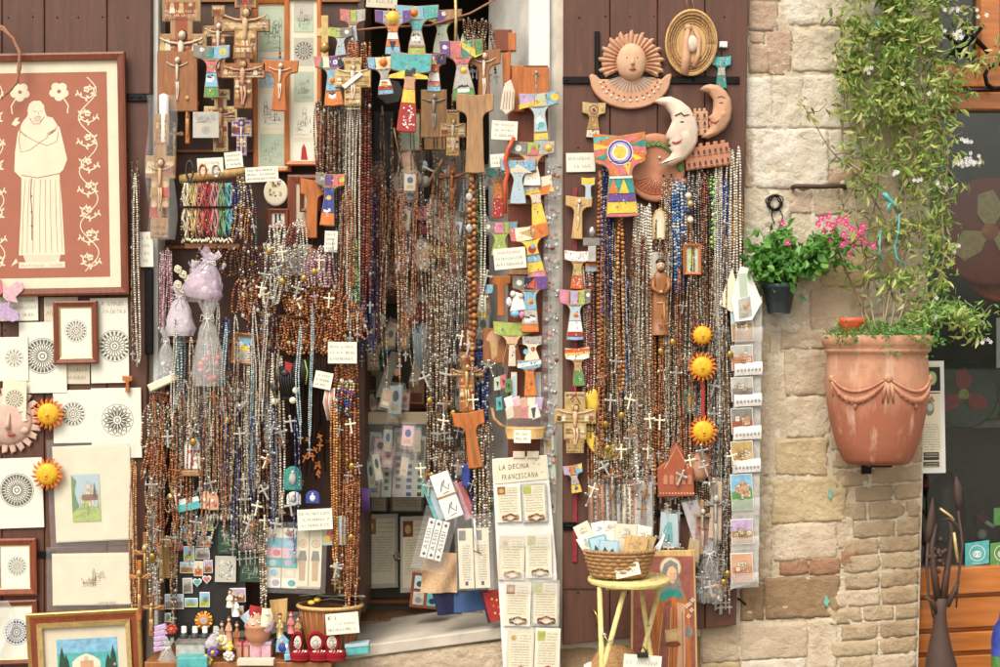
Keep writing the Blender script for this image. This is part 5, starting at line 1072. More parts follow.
# ================================================================== goods standing low on the step
tr = thing('wooden_tray','low wooden display tray on the step carrying pink boxes and ring boxes','tray',250,672,-.1); m_ = MB(); m_.box(150,657,334,664,-25,22,'wood_mid',.8); m_.box(150,650,334,657,-26,-22,'wood_mid',.5); part(tr,'board',m_); m_ = MB(); m_.box(152,664,332,690,-24,18,'wood_deep',.5); part(tr,'box',m_)
def cbox(label,x0,y0,x1,y1,d0,d1,m,Y=-.12,rot=0,lid=None,name='small_box',rb=None):
    t = thing(name,label,'box',(x0 + x1) / 2,y1,Y,rot); b = MB(); b.box(x0,y0 + (3 if lid else 0),x1,y1,d0,d1,m,.4); part(t,'body',b)
    if lid: b = MB(); b.box(x0 - .6,y0,x1 + .6,y0 + 3.4,d0 - .6,d1 + .6,lid,.4); part(t,'lid',b)
    if rb: b = MB(); b.box((x0 + x1) / 2 - 1,y0 - .4,(x0 + x1) / 2 + 1,y1,d0 - .8,d1 + .9,rb,.2); part(t,'ribbon',b)
cbox('grey gift box with printed lines in front of the little bottles',178,639,207,655,-8,10,'lgrey',lid='grey'); cbox('turquoise box under the grey gift box',180,655,210,664,-6,14,'turq',Y=-.18); cbox('peach pink box, left one on the tray',238,641,250,656,-8,8,'terra_pink',lid='rose',rb='crimson')
cbox('lilac pink box, right one on the tray',251,640,272,656,-8,8,'cloth_pink',lid='lilac',rb='pink'); cbox('flat pale peach box in front of the pink boxes',240,656,276,662,6,16,'mat_beige',Y=-.16); cbox('small pale turquoise box right of the red ring boxes',347,642,370,653,-5,7,'turq',rot=-6,lid='pale_blue',Y=-.12); cbox('thin sky blue box in front of the blue nativity piece',286,652,303,658,0,10,'sky',Y=-.15,rot=-3)
for k,x in enumerate((184,195,205,216)):
    b = thing('little_bottle',['leftmost of the small grey bottles with white caps behind the grey box','second small grey bottle with white cap behind the grey box','third small grey bottle with white cap behind the grey box','greenish little bottle at the right end of the bottle row'][k],'bottle',x,645,-.1); m_ = MB(); m_.lathe(x,0,[(4.2,645),(4.8,640),(4.6,635),(2.6,632.5)],'charcoal' if k < 3 else 'dkgreen',14); gl = part(b,'glass',m_); m_ = MB(); m_.lathe(x,0,[(2.6,632.5),(2.7,627),(2.2,626.2)],'white' if k < 3 else 'pale_green',12); part(b,'cap',m_,gl)
m_ = MB()
for j in range(5): m_.prism([(155,626 + j * 5),(166,623 + j * 5.4),(169,628 + j * 5),(156,631 + j * 5)],j * .6,j * .6 + 5,'lilac_cloth',.8)
one('folded_bag','pleated lilac paper bag at the left end of the step','bag',m_,162,650,-.12)
bag('crumpled clear plastic bag at the bottom left beside the gilt church picture',167,640,26,36,'film_milky',-.16,21,['lgrey','mat_beige','grey'],name='plastic_bag'); bag('white ribboned favour bag lying in front of the bottles',218,628,16,22,'tulle',-.16,22,['white','cream'],rot=20)
rg = random.Random(12)
for k,(x,y,m1,m2,lb) in enumerate(((172,629,'red','orange','small red and orange felt flower beside the lilac bag'),(213,652,'purple','yellow','purple felt flower in front of the grey box'),(207,660,'yellow','orange','yellow felt flower at the front of the tray'),(222,640,'cream','yellow','cream favour flower beside the white ribboned bag'),(228,646,'yellow','white','yellow favour flower left of the peach box'),(196,664,'purple','lilac','violet favour cluster under the turquoise box'),(229,656,'white','cream','white ribbon flower at the left front of the peach box'))):
    m_ = MB()
    for q in range(7): a = q * .9; m_.ball(x + 3.6 * math.cos(a),y + 3.4 * math.sin(a),rg.uniform(-1,2),2.6,2.4,1.6,m1)
    m_.ball(x,y,1.5,2.4,2.4,2,m2); one('felt_flower',lb,'favour',m_,x,y + 5,-.19)
for k,(x,y,h,c,lb) in enumerate(((222,634,30,'wood_tan','leftmost little carved figure behind the felt flowers'),(229,628,26,'terra_pink','pink robed little figure left of the pot of sachets'),(237,634,28,'wood_mid','brown little figure just left of the pot of sachets'),(236,606,20,'white','white little angel figure under the lace tile'),(230,598,18,'ivory','ivory little figure leaning under the lace tile'),(280,625,26,'gold_pale','gilt little figure left of the cane basket'),(291,622,22,'rose','little figure with red cap beside the ring boxes'),(298,626,20,'wood_tan','small tan figure between sachets and cane basket'))):
    m_ = MB(); m_.lathe(x,0,[(3.8,y + h * .5),(3.2,y + h * .2),(2.2,y - h * .1),(1.3,y - h * .22)],c,12); m_.ball(x,y - h * .32,.4,2,2.5,2,'skin'); m_.ball(x,y - h * .38,-.3,2.2,2.4,2,'wood_deep' if k != 6 else 'red')
    for sx in (-1,1): m_.tube([(x + sx * 1.8,y - h * .1,.5),(x + sx * 3,y + h * .08,2),(x + sx * .6,y + h * .1,3)],.9,c,5)
    one('little_figure',lb,'figurine',m_,x,y + h * .5,-.11 - .01 * (k % 3))
pt = thing('clay_pot','small round terracotta pot filled with wrapped sachets on the tray','pot',258,644,-.13); m_ = MB(); m_.lathe(258,0,[(7,644),(11,640),(13.2,633),(12.4,628),(13.6,626),(13.4,624),(11,624.5),(10.5,630)],'terra',26); part(pt,'bowl',m_)
for k,(x,y,s_,c,a) in enumerate(((246,612,16,'pale_blue',-40),(258,606,16,'red',10),(252,618,13,'mat_beige',-25),(262,615,15,'cloth_tan',20),(272,618,13,'cloth_pink',35),(268,608,12,'cream',5))):
    m_ = MB(); m_.sheet([[(-s_ * .5 + s_ * i / 5 * (1 - .25 * abs(j - 3) / 3),j * s_ * .26,2.5 * math.sin(i * .63) + rg.uniform(-.4,.4)) for i in range(6)] for j in range(7)],c); m_.tube([(-s_ * .2,s_ * .4,3),(0,s_ * .5,3.6),(s_ * .2,s_ * .4,3)],.6,'cloth_white',5)
    one('sachet',['pale blue sachet leaning out of the pot to the left','red topped sachet at the back of the pot','beige sachet in front in the pot','tan checked sachet in the middle of the pot','pink spotted sachet drooping over the right of the pot','cream sachet at the back right of the pot'][k],'sachet',m_,x,y,-.135 - .006 * k,a,rel=True)
m_ = MB(); m_.prism([(270,600),(288,598),(287,622),(272,622)],0,3,'wood_light',.5); one('wooden_plaque','pale wooden plaque standing behind the pot of sachets','plaque',m_,279,622,-.08)
nv = MB(); nv.prism([(276,652),(277,640),(283,634),(289,640),(290,652)],0,3,'sky',.8); nv.ball(282,641,3,2,2.4,1.2,'skin'); nv.ball(283,647,3,4.5,4.6,1.6,'blue'); nv.ball(287,646,3,2,3,1,'white'); one('nativity_piece','blue nativity ornament left of the red ring boxes','ornament',nv,283,652,-.14)
for k,x in enumerate((297,316,332)):
    t = thing('ring_box',['open red velvet ring box turned to the right, left of three','open red velvet ring box with a white pearl rosary, middle of three','open red velvet ring box, right of three under the price card'][k],'ring box',x + 4,657,-.15); m_ = MB(); cx = x; ry = 10.5; rx = (6,9,8)[k]
    m_.dome(cx,642,[(rx,-3),(rx,1),(rx * .86,2.4),(rx * .7,1.6),(rx * .66,-.5)],'velvet_red',22,True,ry / rx); lid = part(t,'lid',m_); m_ = MB(); m_.poly(circ(cx + (1 if k == 0 else 0),642,rx * .62,ry * .64,18),1.7,'mat_beige'); m_.balls([(cx + rx * .4 * math.cos(a),643 + 4 * math.sin(a),2) for a in np.linspace(0,6,10)],[.9] * 10,'beads_pearl'); m_.ball(cx,644,2,rx * .4,4,1.6,'lgrey'); part(t,'lining',m_,lid)
    m_ = MB(); m_.lathe(cx + 4,6,[(10,658),(11,654),(10.6,650),(9.4,649.4),(9,651)],'velvet_red',22,True,.8); part(t,'base',m_); m_ = MB(); m_.balls([(cx + 4 + 6 * math.cos(a),650.5,6 + 4.5 * math.sin(a)) for a in np.linspace(0,6.2,12)],[1.1] * 12,'beads_pearl'); part(t,'beads',m_)
bk = thing('cane_basket','round wooden cane basket heaped with picture cards beside the doorway','basket',330,648,-.06); m_ = MB()
m_.lathe(330,0,[(24,650),(28,630),(30.5,609),(32,605),(30.5,604),(28.5,607),(26,630),(22,648)],'wood_mid',30,True,.75)
for k in range(26): a = 2 * math.pi * k / 26; m_.tube([(330 + 24.6 * math.cos(a),650,18.6 * math.sin(a)),(330 + 30.6 * math.cos(a),606,23 * math.sin(a))],1.1,'wood_mid',5)
cb = part(bk,'cane_body',m_); m_ = MB(); m_.tube([(330 + 32 * math.cos(a),605,24 * math.sin(a)) for a in np.linspace(0,6.2832,32)],2,'wood_light',7); part(bk,'rim',m_,cb)
for k in range(12):
    m_ = MB(); a = rg.uniform(-.8,.8); x = 330 + rg.uniform(-17,20); y = 601 - k * .5; w,h = rg.uniform(13,18),rg.uniform(8,11); dd = rg.uniform(-8,10); q = [(-w,-h),(w,-h),(w,h),(-w,h)]
    v = [(x + p * math.cos(a) - r_ * math.sin(a),y - (p * math.sin(a) + r_ * math.cos(a)) * .34,dd + p * math.sin(a) + r_ * math.cos(a)) for p,r_ in q]; m_.add(v + [(p[0],p[1] - .5,p[2]) for p in v],[(0,1,2,3),(4,5,6,7),(0,1,5,4),(1,2,6,5),(2,3,7,6),(3,0,4,7)],rg.choice(['grey','lgrey','card_grey','mat_beige','charcoal'])); m_.add([(x + (p[0] - x) * .8,p[1] - .7,dd + (p[2] - dd) * .8) for p in v],[(0,1,2,3)],rg.choice(['grey','ink_soft','terra_pink','pale_green']))
    one('picture_card','grey toned picture card lying in the heap in the cane basket','picture card',m_,x,y,-.06,group='cards heaped in the cane basket')
for k,x in enumerate((312,318)): m_ = MB(); m_.ball(x,602 - k * 3,4,4,2.8,3,'yellow'); one('yellow_ornament',['left yellow ornament on the edge of the cane basket','right yellow ornament on the edge of the cane basket'][k],'ornament',m_,x,604,-.08)
sign('white tilted price card with a large 1 in front of the cane basket',325,613,358,634,-.17,-5,['€ 1',('~-','ink_soft'),'~'],seed=61)

# ================================================================== inside the doorway
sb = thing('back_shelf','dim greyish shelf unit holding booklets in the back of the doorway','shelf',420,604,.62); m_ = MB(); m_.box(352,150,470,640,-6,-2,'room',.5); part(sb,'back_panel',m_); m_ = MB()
for y in (300,404,500,598): m_.box(352,y,470,y + 4,-2,9,'wood_mid',.5)
part(sb,'shelf',m_); m_ = MB(); m_.box(426,150,431,604,-2,8,'wood_deep',.5); part(sb,'upright',m_)
def booklet(label,x0,y0,x1,y1,Y,sd,rot=0,bd='card_grey',pic='grey',group=None,bead=None,yaw=0):
    mb = MB(); mb.box(x0,y0,x1,y1,0,1.1,bd,.2); w,h = x1 - x0,y1 - y0; d = 1.2
    mb.poly(rect(x0 + w * .08,y0 + h * .06,x1 - w * .08,y1 - h * .06),d,'cream'); mb.poly(rect(x0 + w * .08,y0 + h * .06,x0 + w * .4,y0 + h * .27),d + .05,pic); mb.poly(circ(x0 + w * .24,y0 + h * .17,w * .1,h * .06,10),d + .1,'gold_pale')
    for k in range(int(h / 3.4)):
        yy = y0 + h * .32 + k * 2.6
        if yy > y1 - h * .22: break
        scribble(mb,x0 + w * .14,x1 - w * .16,yy,1.3,d + .06,'ink_soft',sd + k,.3)
    for k in range(3): scribble(mb,x0 + w * .45,x1 - w * .12,y0 + h * (.13 + .06 * k),1.4,d + .06,'ink_soft',sd + 30 + k,.3)
    if bead:
        cx,cy = (x0 + x1) / 2 + 1,y1 - h * .13; mb.balls([(cx + w * .3 * math.cos(a),cy + h * .07 * math.sin(a) + .6 * math.sin(a * 5),d + .9) for a in np.linspace(0,6.2,26)],[1.0] * 26,'beads_' + bead)
    return one('prayer_booklet',label,'booklet',mb,(x0 + x1) / 2,y1,Y,rot,group,yaw=yaw)
booklet('large grey bordered booklet on the floor of the doorway, left of two',361,514,398,588,.5,5,0,'card_grey','wood_mid',yaw=14); booklet('large grey bordered booklet on the floor of the doorway, right of two',400,516,432,592,.46,9,0,'card_grey','wood_brown',yaw=14)
m_ = MB(); m_.balls([(397 + 3 * math.cos(a),556 + 3.6 * math.sin(a),3) for a in np.linspace(0,6,10)],[1.2] * 10,'beads_dusk'); one('bead_charm','dark bead charm hanging between the two large booklets','charm',m_,397,550,.44)
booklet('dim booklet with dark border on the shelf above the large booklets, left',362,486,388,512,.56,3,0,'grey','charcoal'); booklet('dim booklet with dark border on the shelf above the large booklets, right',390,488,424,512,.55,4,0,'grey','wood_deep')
for k,(x0,x1,y0,m1) in enumerate(((368,380,432,'card_grey'),(381,391,430,'pale_green'),(392,403,428,'lgrey'),(403,414,436,'card_grey'),(414,424,436,'pale_green'))):
    m_ = MB(); m_.box(x0,y0,x1,497,0,1.2,m1,.2); m_.poly(rect(x0 + 1.5,y0 + 4,x1 - 1.5,y0 + 24),1.3,'ink_soft'); m_.poly(circ((x0 + x1) / 2,y0 + 12,2.5,4,10),1.36,'card_tan')
    for q in range(5): m_.poly(rect(x0 + 3,y0 + 28 + q * 7,x1 - 3,y0 + 32 + q * 7),1.32,['ink_blue','ink','ink_brown'][k % 3])
    one('bookmark',['leftmost tall bookmark in the clear wallet inside the doorway','greenish bookmark second from the left in the clear wallet','middle bookmark in the clear wallet with white string','fourth bookmark in the clear wallet with a saint','rightmost bookmark in the clear wallet'][k],'bookmark',m_,(x0 + x1) / 2,497,.3 - .004 * k,2)
m_ = MB(); m_.sheet([[(360 + i * 7.6,412 + j * 9,3 + nz(i * 5,j * 7,.11) * 1.5) for i in range(10)] for j in range(10)],'film'); m_.box(360,412,428,424,0,1,'card_tan',.2); one('clear_wallet','clear plastic wallet holding the tall bookmarks inside the doorway','wallet',m_,394,412,.27)
card_specs = [(359,378,372,404,'pale_green'),(368,356,380,392,'card_tan'),(376,372,390,404,'card_grey'),(380,336,392,360,'pale_blue'),(408,378,424,404,'terra'),(394,384,408,406,'pale_green'),(360,322,376,352,'card_grey')]
for k,(x0,y0,x1,y1,m1) in enumerate(card_specs):
    m_ = MB(); m_.box(x0,y0,x1,y1,0,1,m1,.2); m_.poly(circ((x0 + x1) / 2,(y0 + y1) / 2 - 3,3.5,5,10),1.1,'skin' if k % 2 else 'card_tan'); m_.poly(rect(x0 + 2,(y0 + y1) / 2 + 2,x1 - 2,y1 - 2),1.08,['ink_blue','ink_brown','dkgreen'][k % 3])
    one('holy_card',['pale green','tan','grey','pale blue','terracotta','sea green','upper grey'][k] + ' picture card on the dim shelf above the bookmark wallet','picture card',m_,(x0 + x1) / 2,y1,.5 - .01 * k,(-4,3,0,5,2,-6,0)[k])
hc = MB(); hc.sheet([[(392 + 4 * math.sin(i * .7) + i * 2 - j * .8,352 + j * 3.6,4 + 2 * math.cos(i * 1.2)) for i in range(8)] for j in range(14)],'card_grey'); hc.poly(circ(400,372,3,4,10),8,'skin'); one('hanging_leaflet','tan folded leaflet with a veiled figure hanging inside the doorway','leaflet',hc,400,346,.3,6)
m_ = MB(); m_.tube([(382,366,4),(384,352,5),(392,342,6),(404,336,6),(412,338,5)],[2,3.4,3.8,3.4,2],'turq',8)
for k in range(6): m_.tube([(384 + k * 5 - 4,358 - k * 4,10),(388 + k * 5,360 - k * 4.2,9)],.6,'navy',4)
one('turquoise_scarf','turquoise striped band hanging in the middle of the doorway','scarf',m_,398,338,.32)
m_ = MB()
for k in range(5): m_.tube([(416 + k * 3.2,318,3),(415 + k * 3.4,345,5),(418 + k * 3.2,372,3)],2.2,'pale_blue',6)
one('silver_tassels','pale silvery blue tassel hanging right of the turquoise band','tassel',m_,422,318,.25)
sa = thing('wrapped_figure','red and white wrapped fabric figure hanging in the doorway','ornament',415,280,.25); m_ = MB(); m_.sheet([[(398 + i * 4 + j * 1.2,286 + j * 4.4 - i,5 + 3 * math.sin(i * .9 + j * .5)) for i in range(7)] for j in range(9)],'cloth_white'); part(sa,'wrap',m_); m_ = MB(); m_.ball(410,292,6,5,6,4,'terra_pink',True); m_.ball(424,312,6,8,11,5,'cloth_dull',True); m_.ball(432,304,7,4,12,3,'cloth_white',True); m_.ball(413,322,5,8,7,5,'cloth_dull',True); part(sa,'body',m_); m_ = MB(); m_.box(402,280,424,292,0,6,'charcoal',1.5); part(sa,'top_panel',m_)
for k,(x,y,w,h,m,a,lb) in enumerate(((440,222,13,10,'mat_beige',20,'upper open beige booklet in the doorway behind the wooden beads'),(438,250,22,12,'gold_pale',12,'wide yellowish open booklet in the doorway behind the wooden beads'),(445,236,16,10,'card_grey',28,'grey folded booklet between the two open ones'),(424,212,8,14,'rose',-8,'small rose coloured card over the silver bracelets'),(424,228,6,9,'crimson',4,'small crimson card among the silver bracelets'))): m_ = MB(); m_.prism([(x - w,y - h / 2),(x,y - h / 2 + 2),(x + w,y - h / 2),(x + w,y + h / 2),(x,y + h / 2 + 2),(x - w,y + h / 2)],0,2,m,.4); one('folded_booklet',lb,'booklet',m_,x,y,.16,a)
for lb,x0,x1,y0,y1,n,pal,r,Y,pd,w in [
 ('red coral chip necklace in the thick hank hanging inside the doorway',381,402,184,288,9,'ruby',1.7,.18,None,2.4),('amber chip necklace in the hank inside the doorway',382,402,196,292,5,'amber',1.6,.15,None,2.2),
 ('white and pink ribboned bead string right of the red hank',401,408,188,278,3,'blush',1.6,.12,None,2),('silver bracelet in the dense cluster left of the open booklets',410,436,200,262,12,'silver_chain',1.8,.2,None,3),('grey crystal necklace hanging below the silver bracelets',408,426,258,288,7,'dusk',1.6,.16,None,3),
 ('long dark crystal rosary in the group of seven in the middle of the doorway',428,452,292,480,7,'dusk',1.5,.06,'silver',2.4),('pale crystal rosary among the dark ones in the middle of the doorway',432,450,268,420,4,'crystal',1.5,.03,'silver',2.2),('silver rosary hanging below the open booklets',446,468,278,350,6,'silver_chain',1.3,.02,'silver',2),
 ('grey green pearl strand beside the large wooden beads',478,484,160,310,2,'jade',1.4,-.05,None,1.6),('pale pearl strand beside the large wooden beads',480,486,150,300,1,'pearl',1.5,-.07,'silver',2),
 ('dark navy and crystal rosary hanging left of the fabric tau crosses',474,488,334,500,4,'cobalt',1.6,-.03,'silver',2),('silver crystal rosary low beside the bookmarks bag',474,492,420,540,6,'crystal',1.6,-.06,'silver',2.2),('dark rosary hanging behind the wooden crucifix in the doorway',452,474,330,470,4,'dusk',1.3,.08,'dark',2),
 ('dark red bead rosary hanging in the shade beside the red hank',372,380,160,340,3,'ruby',1.4,.1,'wood',1.8),('grey rosary cluster at the top centre of the doorway',462,492,20,60,7,'dusk',1.4,.0,'silver',2)]:
    bunch(lb,x0,x1,y0,y1,n,pal,r,Y,pd,w)
mb,end = strand_mb(165,2.2,3.1,'olivewood',77); t = thing('rosary','single rosary of large turned wooden beads hanging in the doorway','rosary',472,176,-.08,rel=True); part(t,'beads',mb); part(t,'crucifix',pend_mb(end[0],end[1],2.6,'wood',4,'olivewood'))
m_ = MB(); m_.tube([(330,33,0),(380,28,1),(430,26,2),(470,14,2),(505,-6,0)],1.1,'twine',5); one('hanging_rope','twine line strung across the top of the doorway','rope',m_,420,26,.04)
m_ = MB(); m_.tube([(455,-20,0),(456,20,1),(455,60,0)],1.6,'gold_pale',7); one('yellow_rope','yellow cord hanging straight down at the top of the doorway','cord',m_,455,-20,.0)
m_ = MB(); m_.tube([(394,128,0),(396,140,1),(400,158,2),(397,175,1),(394,190,0)],.8,'gold_pale',5); one('yellow_string','thin yellow looped string in the dark of the doorway','string',m_,395,128,.2)
for k in range(5): m_ = MB(); m_.tube([(457 + k * 6,22 + k,0),(457 + k * 6.2,34,1)],.5,'iron',4); m_.lathe(457 + k * 6.2,1,[(1,34),(3,42),(3.6,52),(2.4,60),(.5,63)],['pale_green','mat_beige','crimson','lgrey','gold'][k],10); one('small_ornament',['pale green','beige','dark red','silver grey','gilt'][k] + ' little ornament hanging from the twine line at the top','ornament',m_,457 + k * 6,22,.02)
sign('pale blank sign board at the top edge of the doorway',367,-12,398,8,.05,3,['~','~'],'mat_beige',seed=71)
# dim pictures on the dark wall deep inside
frame('framed_picture','dim narrow framed print hanging deep in the doorway','framed print',398,110,422,152,2.5,'wood_brown','pale_green',lambda mb,d: sketch(mb,402,114,418,148,d,91),.4)
m_ = MB(); m_.dome(410,178,[(11,0),(11,2),(9.5,3),(.1,3)],'card_grey',24); rose(m_,410,178,8,3.1,'ink_soft',10); one('round_plaque','round grey plaque in the shade above the silver bracelets','plaque',m_,410,190,.35)
m_ = MB(); m_.ball(425,182,3,6,6,3,'lgrey',True); m_.ball(425,166,2,3,5,2,'pale_blue',True); one('small_ornament','pale round ornament right of the round grey plaque','ornament',m_,425,188,.3)
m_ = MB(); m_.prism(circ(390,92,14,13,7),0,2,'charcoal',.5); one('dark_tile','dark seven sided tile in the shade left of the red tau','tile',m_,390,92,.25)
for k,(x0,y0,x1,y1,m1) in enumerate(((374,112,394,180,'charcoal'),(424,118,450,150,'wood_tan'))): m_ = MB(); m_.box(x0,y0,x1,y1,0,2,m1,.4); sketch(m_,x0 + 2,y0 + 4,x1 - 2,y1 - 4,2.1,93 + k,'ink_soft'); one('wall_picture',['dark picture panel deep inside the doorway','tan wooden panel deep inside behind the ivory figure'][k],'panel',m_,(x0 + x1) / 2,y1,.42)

rg = random.Random(55)                       # cellophane packets crowding the dim doorway
for k in range(84):
    x,y = rg.uniform(364,488),rg.uniform(150,470); w,h = rg.uniform(6,13),rg.uniform(14,30); c = rg.choice(['card_grey','mat_beige','card_tan','lgrey','pale_blue','terra_pink','pale_green','wood_tan','cloth_pink','grey'])
    m_ = MB(); m_.box(-w / 2,0,w / 2,h,0,.8,c,.15); m_.poly(circ(0,h * .36,w * .28,h * .2,10),.9,rg.choice(['ink_soft','wood_mid','skin','ink_blue','icon_red','dkgreen'])); m_.poly(rect(-w * .3,h * .66,w * .3,h * .86),.9,rg.choice(['cream','ink_soft','gold_pale']))
    m_.sheet([[(-w * .62 + w * 1.24 * i / 4,-4 + (h + 7) * j / 5,2 + nz(i * 2 + k,j * 2,.7) * 1.4) for i in range(5)] for j in range(6)],'film'); one('cellophane_packet','small clear packet with a picture card hanging in the crowded dim doorway','packet',m_,x,y,rg.uniform(.06,.36),rg.gauss(0,10),'cellophane packets in the doorway',True)

# painted ceramic tau crosses hung in the top of the doorway
S_ = lambda x,y,r,c='yellow',c2='orange': ('sun',x,y,r,c,c2)
tau('painted tau with large golden sun and purple arms at the top of the doorway',393,11,36,44,[('x',-1,1,'purple'),('x',-.55,.55,'sky'),S_(0,.16,.18),('y',.34,.5,'orange'),('y',.5,.66,'white'),('y',.66,.82,'orange'),('y',.82,1,'sky'),('tri',[(-.2,.7),(.2,.7),(0,.95)],'navy')],a=.32,sw=.32,bw=.44,Y=-.05)
tau('painted tau with bright blue arms and rayed sun, right of the golden sun one',417,6,44,50,[('x',-1,1,'sky'),('x',.3,1,'turq'),S_(-.12,.15,.09,'orange','yellow'),('y',.3,.5,'turq'),('y',.5,.8,'lgrey'),('houses',.66,'white','ink',3),('y',.85,1,'lime')],a=.3,sw=.26,bw=.42,Y=-.02)
tau('painted tau with a green and pink patchwork arm far left of the doorway top',353,10,26,46,[('x',-1,-.2,'rose'),('x',-.2,.3,'lime'),('x',.3,1,'lgrey'),('y',.34,.7,'pale_blue'),('y',.7,1,'rose')],a=.3,sw=.36,bw=.5,Y=.04)
tau('dim painted tau with green and magenta arms left of the yellow sun tau',341,28,24,30,[('x',-1,0,'lime'),('x',0,1,'grey'),('disc',.5,.15,.09,'white'),('y',.35,1,'pale_blue')],a=.36,sw=.36,bw=.5,Y=.02)
tau('dim painted tau with yellow sun corner behind the twine in the top right',442,10,40,44,[('x',-1,-.3,'lime'),('x',-.3,.2,'purple'),('x',.2,1,'wood_tan'),('disc',.1,.1,.06,'white'),('y',.34,1,'pale_green')],a=.3,sw=.3,bw=.46,Y=.05)
tau('painted tau with patchwork arms and a blue stem left of the cream crucifix',331,56,34,50,[('x',-1,-.5,'teal'),('c',1,.5,-.5,'rose'),('x',-.5,-.1,'cream'),('x',-.1,.4,'purple'),('x',.4,1,'navy'),('disc',.25,.14,.07,'white'),('disc',.75,.1,.06,'lgrey'),('y',.28,.7,'sky'),S_(0,.5,.08,'orange','yellow'),('y',.72,1,'orange'),('houses',.8,'white','ink',3)],a=.26,sw=.34,bw=.56,Y=-.09,rot=-4)
tau('painted tau with yellow sun on pale blue arms left of the red edged tau',383,57,32,38,[('x',-1,1,'sky'),('x',-.5,.6,'cream'),S_(0,.16,.13,'orange','yellow'),('y',.36,.6,'lgrey'),('y',.6,.78,'white'),('y',.78,.88,'red'),('y',.88,1,'sky'),('houses',.72,'yellow','red',3)],a=.36,sw=.3,bw=.5,Y=-.06,rot=-5)
tau('large red edged tau with white dotted red stem and turquoise scene on its arms',412,54,42,78,[('x',-1,1,'turq'),('tri',[(-1,.3),(-.2,.22),(.8,.28),(.9,.32),(-1,.34)],'yellow'),('houses',.24,'charcoal','dkgreen',4),('y',.3,.46,'terra_pink'),('y',.46,.64,'yellow'),('y',.64,1,'red'),('dots',.68,.97,'white',22)],a=.27,sw=.3,bw=.46,Y=-.13,base='orange_red',th=5,rot=4)
tau('small painted tau with purple arms and white banded stem beside the red edged tau',434,54,24,38,[('x',-1,-.3,'rose'),('x',-.3,.3,'purple'),('x',.3,1,'navy'),('disc',-.1,.12,.07,'white'),('tri',[(-.25,.3),(.25,.3),(0,.1)],'yellow'),('y',.32,.5,'orange_red'),('y',.5,.74,'white'),('y',.74,.86,'rose'),('y',.86,1,'sky')],a=.32,sw=.5,bw=.6,Y=-.1)
tau('large painted tau with red green and yellow patchwork arms and small orange sun',461,41,44,60,[('x',-1,-.5,'navy'),('c',1,.6,-.2,'purple'),('x',-.5,0,'rose'),('x',0,.5,'teal'),('tri',[(.0,.02),(1,.24),(.6,.3),(-.1,.08)],'yellow'),('x',.62,1,'green'),('disc',.3,.1,.06,'lime'),('disc',-.75,.1,.05,'white'),('y',.3,.4,'rose'),('y',.4,.8,'lgrey'),S_(.05,.5,.07),('y',.8,1,'green'),('houses',.78,'white','ink',4)],a=.3,sw=.32,bw=.54,Y=-.08,rot=-3)
icon_cross('cream wooden crucifix with a white ribbon tied across it',353,58,36,48,'gold_pale','gold_pale','ivory','wood_light',-.1,0,tw=.5,nw=.46,bw=.46,y1=.14,y2=.26,y3=.62,fy=8,fh=34)
m_ = MB(); m_.prism([(-10,4),(8,-10),(11,-7),(-7,7)],0,1.5,'white',.2); one('white_ribbon','white ribbon tied across the cream wooden crucifix','ribbon',m_,352,82,-.118,rel=True)
icon_cross('pale icon crucifix hanging in the shade left of the large natural tau',453,110,26,46,'wood_light','gold','ivory','wood_light',.03,0,tw=.5,nw=.5,bw=.5,y1=.1,y2=.3,y3=.6,fy=10,fh=32)
crucifix('dark block crucifix with silvery figure in the shade of the doorway',434,90,26,48,'wood_tan','lgrey',.05,shape='block',figs=.9)
crucifix('brown tau crucifix with ivory figure at the top right of the doorway',484,50,34,62,'wood_mid','ivory',-.06,shape='tau',figs=.66)
tau('large natural unpainted wooden tau right of the pale icon crucifix',475,95,38,78,[],a=.22,sw=.42,bw=.52,Y=-.09,base='wood_tan',name='wooden_tau',th=4)
crucifix('dark carved crucifix under the pale icon crucifix',452,164,26,44,'wood_brown','wood_mid',.06,figs=.9)
m_ = MB(); m_.tube([(-8,20,0),(8,-6,2)],1.6,'wood_tan',7); m_.tube([(-14,2,1),(2,10,1)],1.2,'lgrey',6); one('broken_cross','tilted stick cross in the dark left of the dark carved crucifix','cross',m_,436,164,.1,rel=True)
m_ = MB(); m_.box(508,34,516,52,0,6,'wood_orange',.8); m_.box(494,30,512,52,-4,3,'wood_brown',.8); one('wooden_block','dark reddish wooden block hanging against the grey jamb','block',m_,505,52,.0)
m_ = MB(); m_.prism([(502,54),(511,52),(510,86),(503,86)],0,4,'wood_orange',.6); one('wooden_cross_back','narrow orange wooden slab below the dark block at the jamb','slab',m_,506,86,-.02)
# ================================================================== column of goods on the right jamb
JY = -.05
for lb,x0,x1,y0,y1,n,pal,Y in [('fine tangled crystal rosary in the doorway',380,470,200,380,9,'crystal',.04),('fine tangled dark rosary in the doorway',374,480,90,300,9,'dusk',.08),('fine amber rosary loose in the doorway',376,460,150,360,6,'amber',.06)]: bunch(lb,x0,x1,y0,y1,n,pal,1.2,Y,'silver',1.8,spread=.4,drop=.6,sway=4,cat='necklace')  # extra slim rosaries, only their category says necklace
jp = thing('jamb_board','narrow brown board on the jamb carrying the painted tau crosses','board',532,460,-.02); m_ = MB(); m_.box(508,66,548,460,0,3,'wood_brown',.5); part(jp,'board',m_)
for y in (158,200,270,340): m_ = MB(); m_.box(508,y,548,y + 5,3,5,'wood_tan',.4); part(jp,'slat',m_)
crucifix('reddish block crucifix with hanging metal figure below the white jamb',536,68,26,34,'wood_orange','lgrey',JY - .03,shape='block',figs=.3); m_ = MB(); m_.box(512,66,524,112,0,3,'wood_orange',.5); one('wooden_strip','plain orange wooden strip left of the block crucifix on the jamb','panel',m_,518,112,JY - .01)
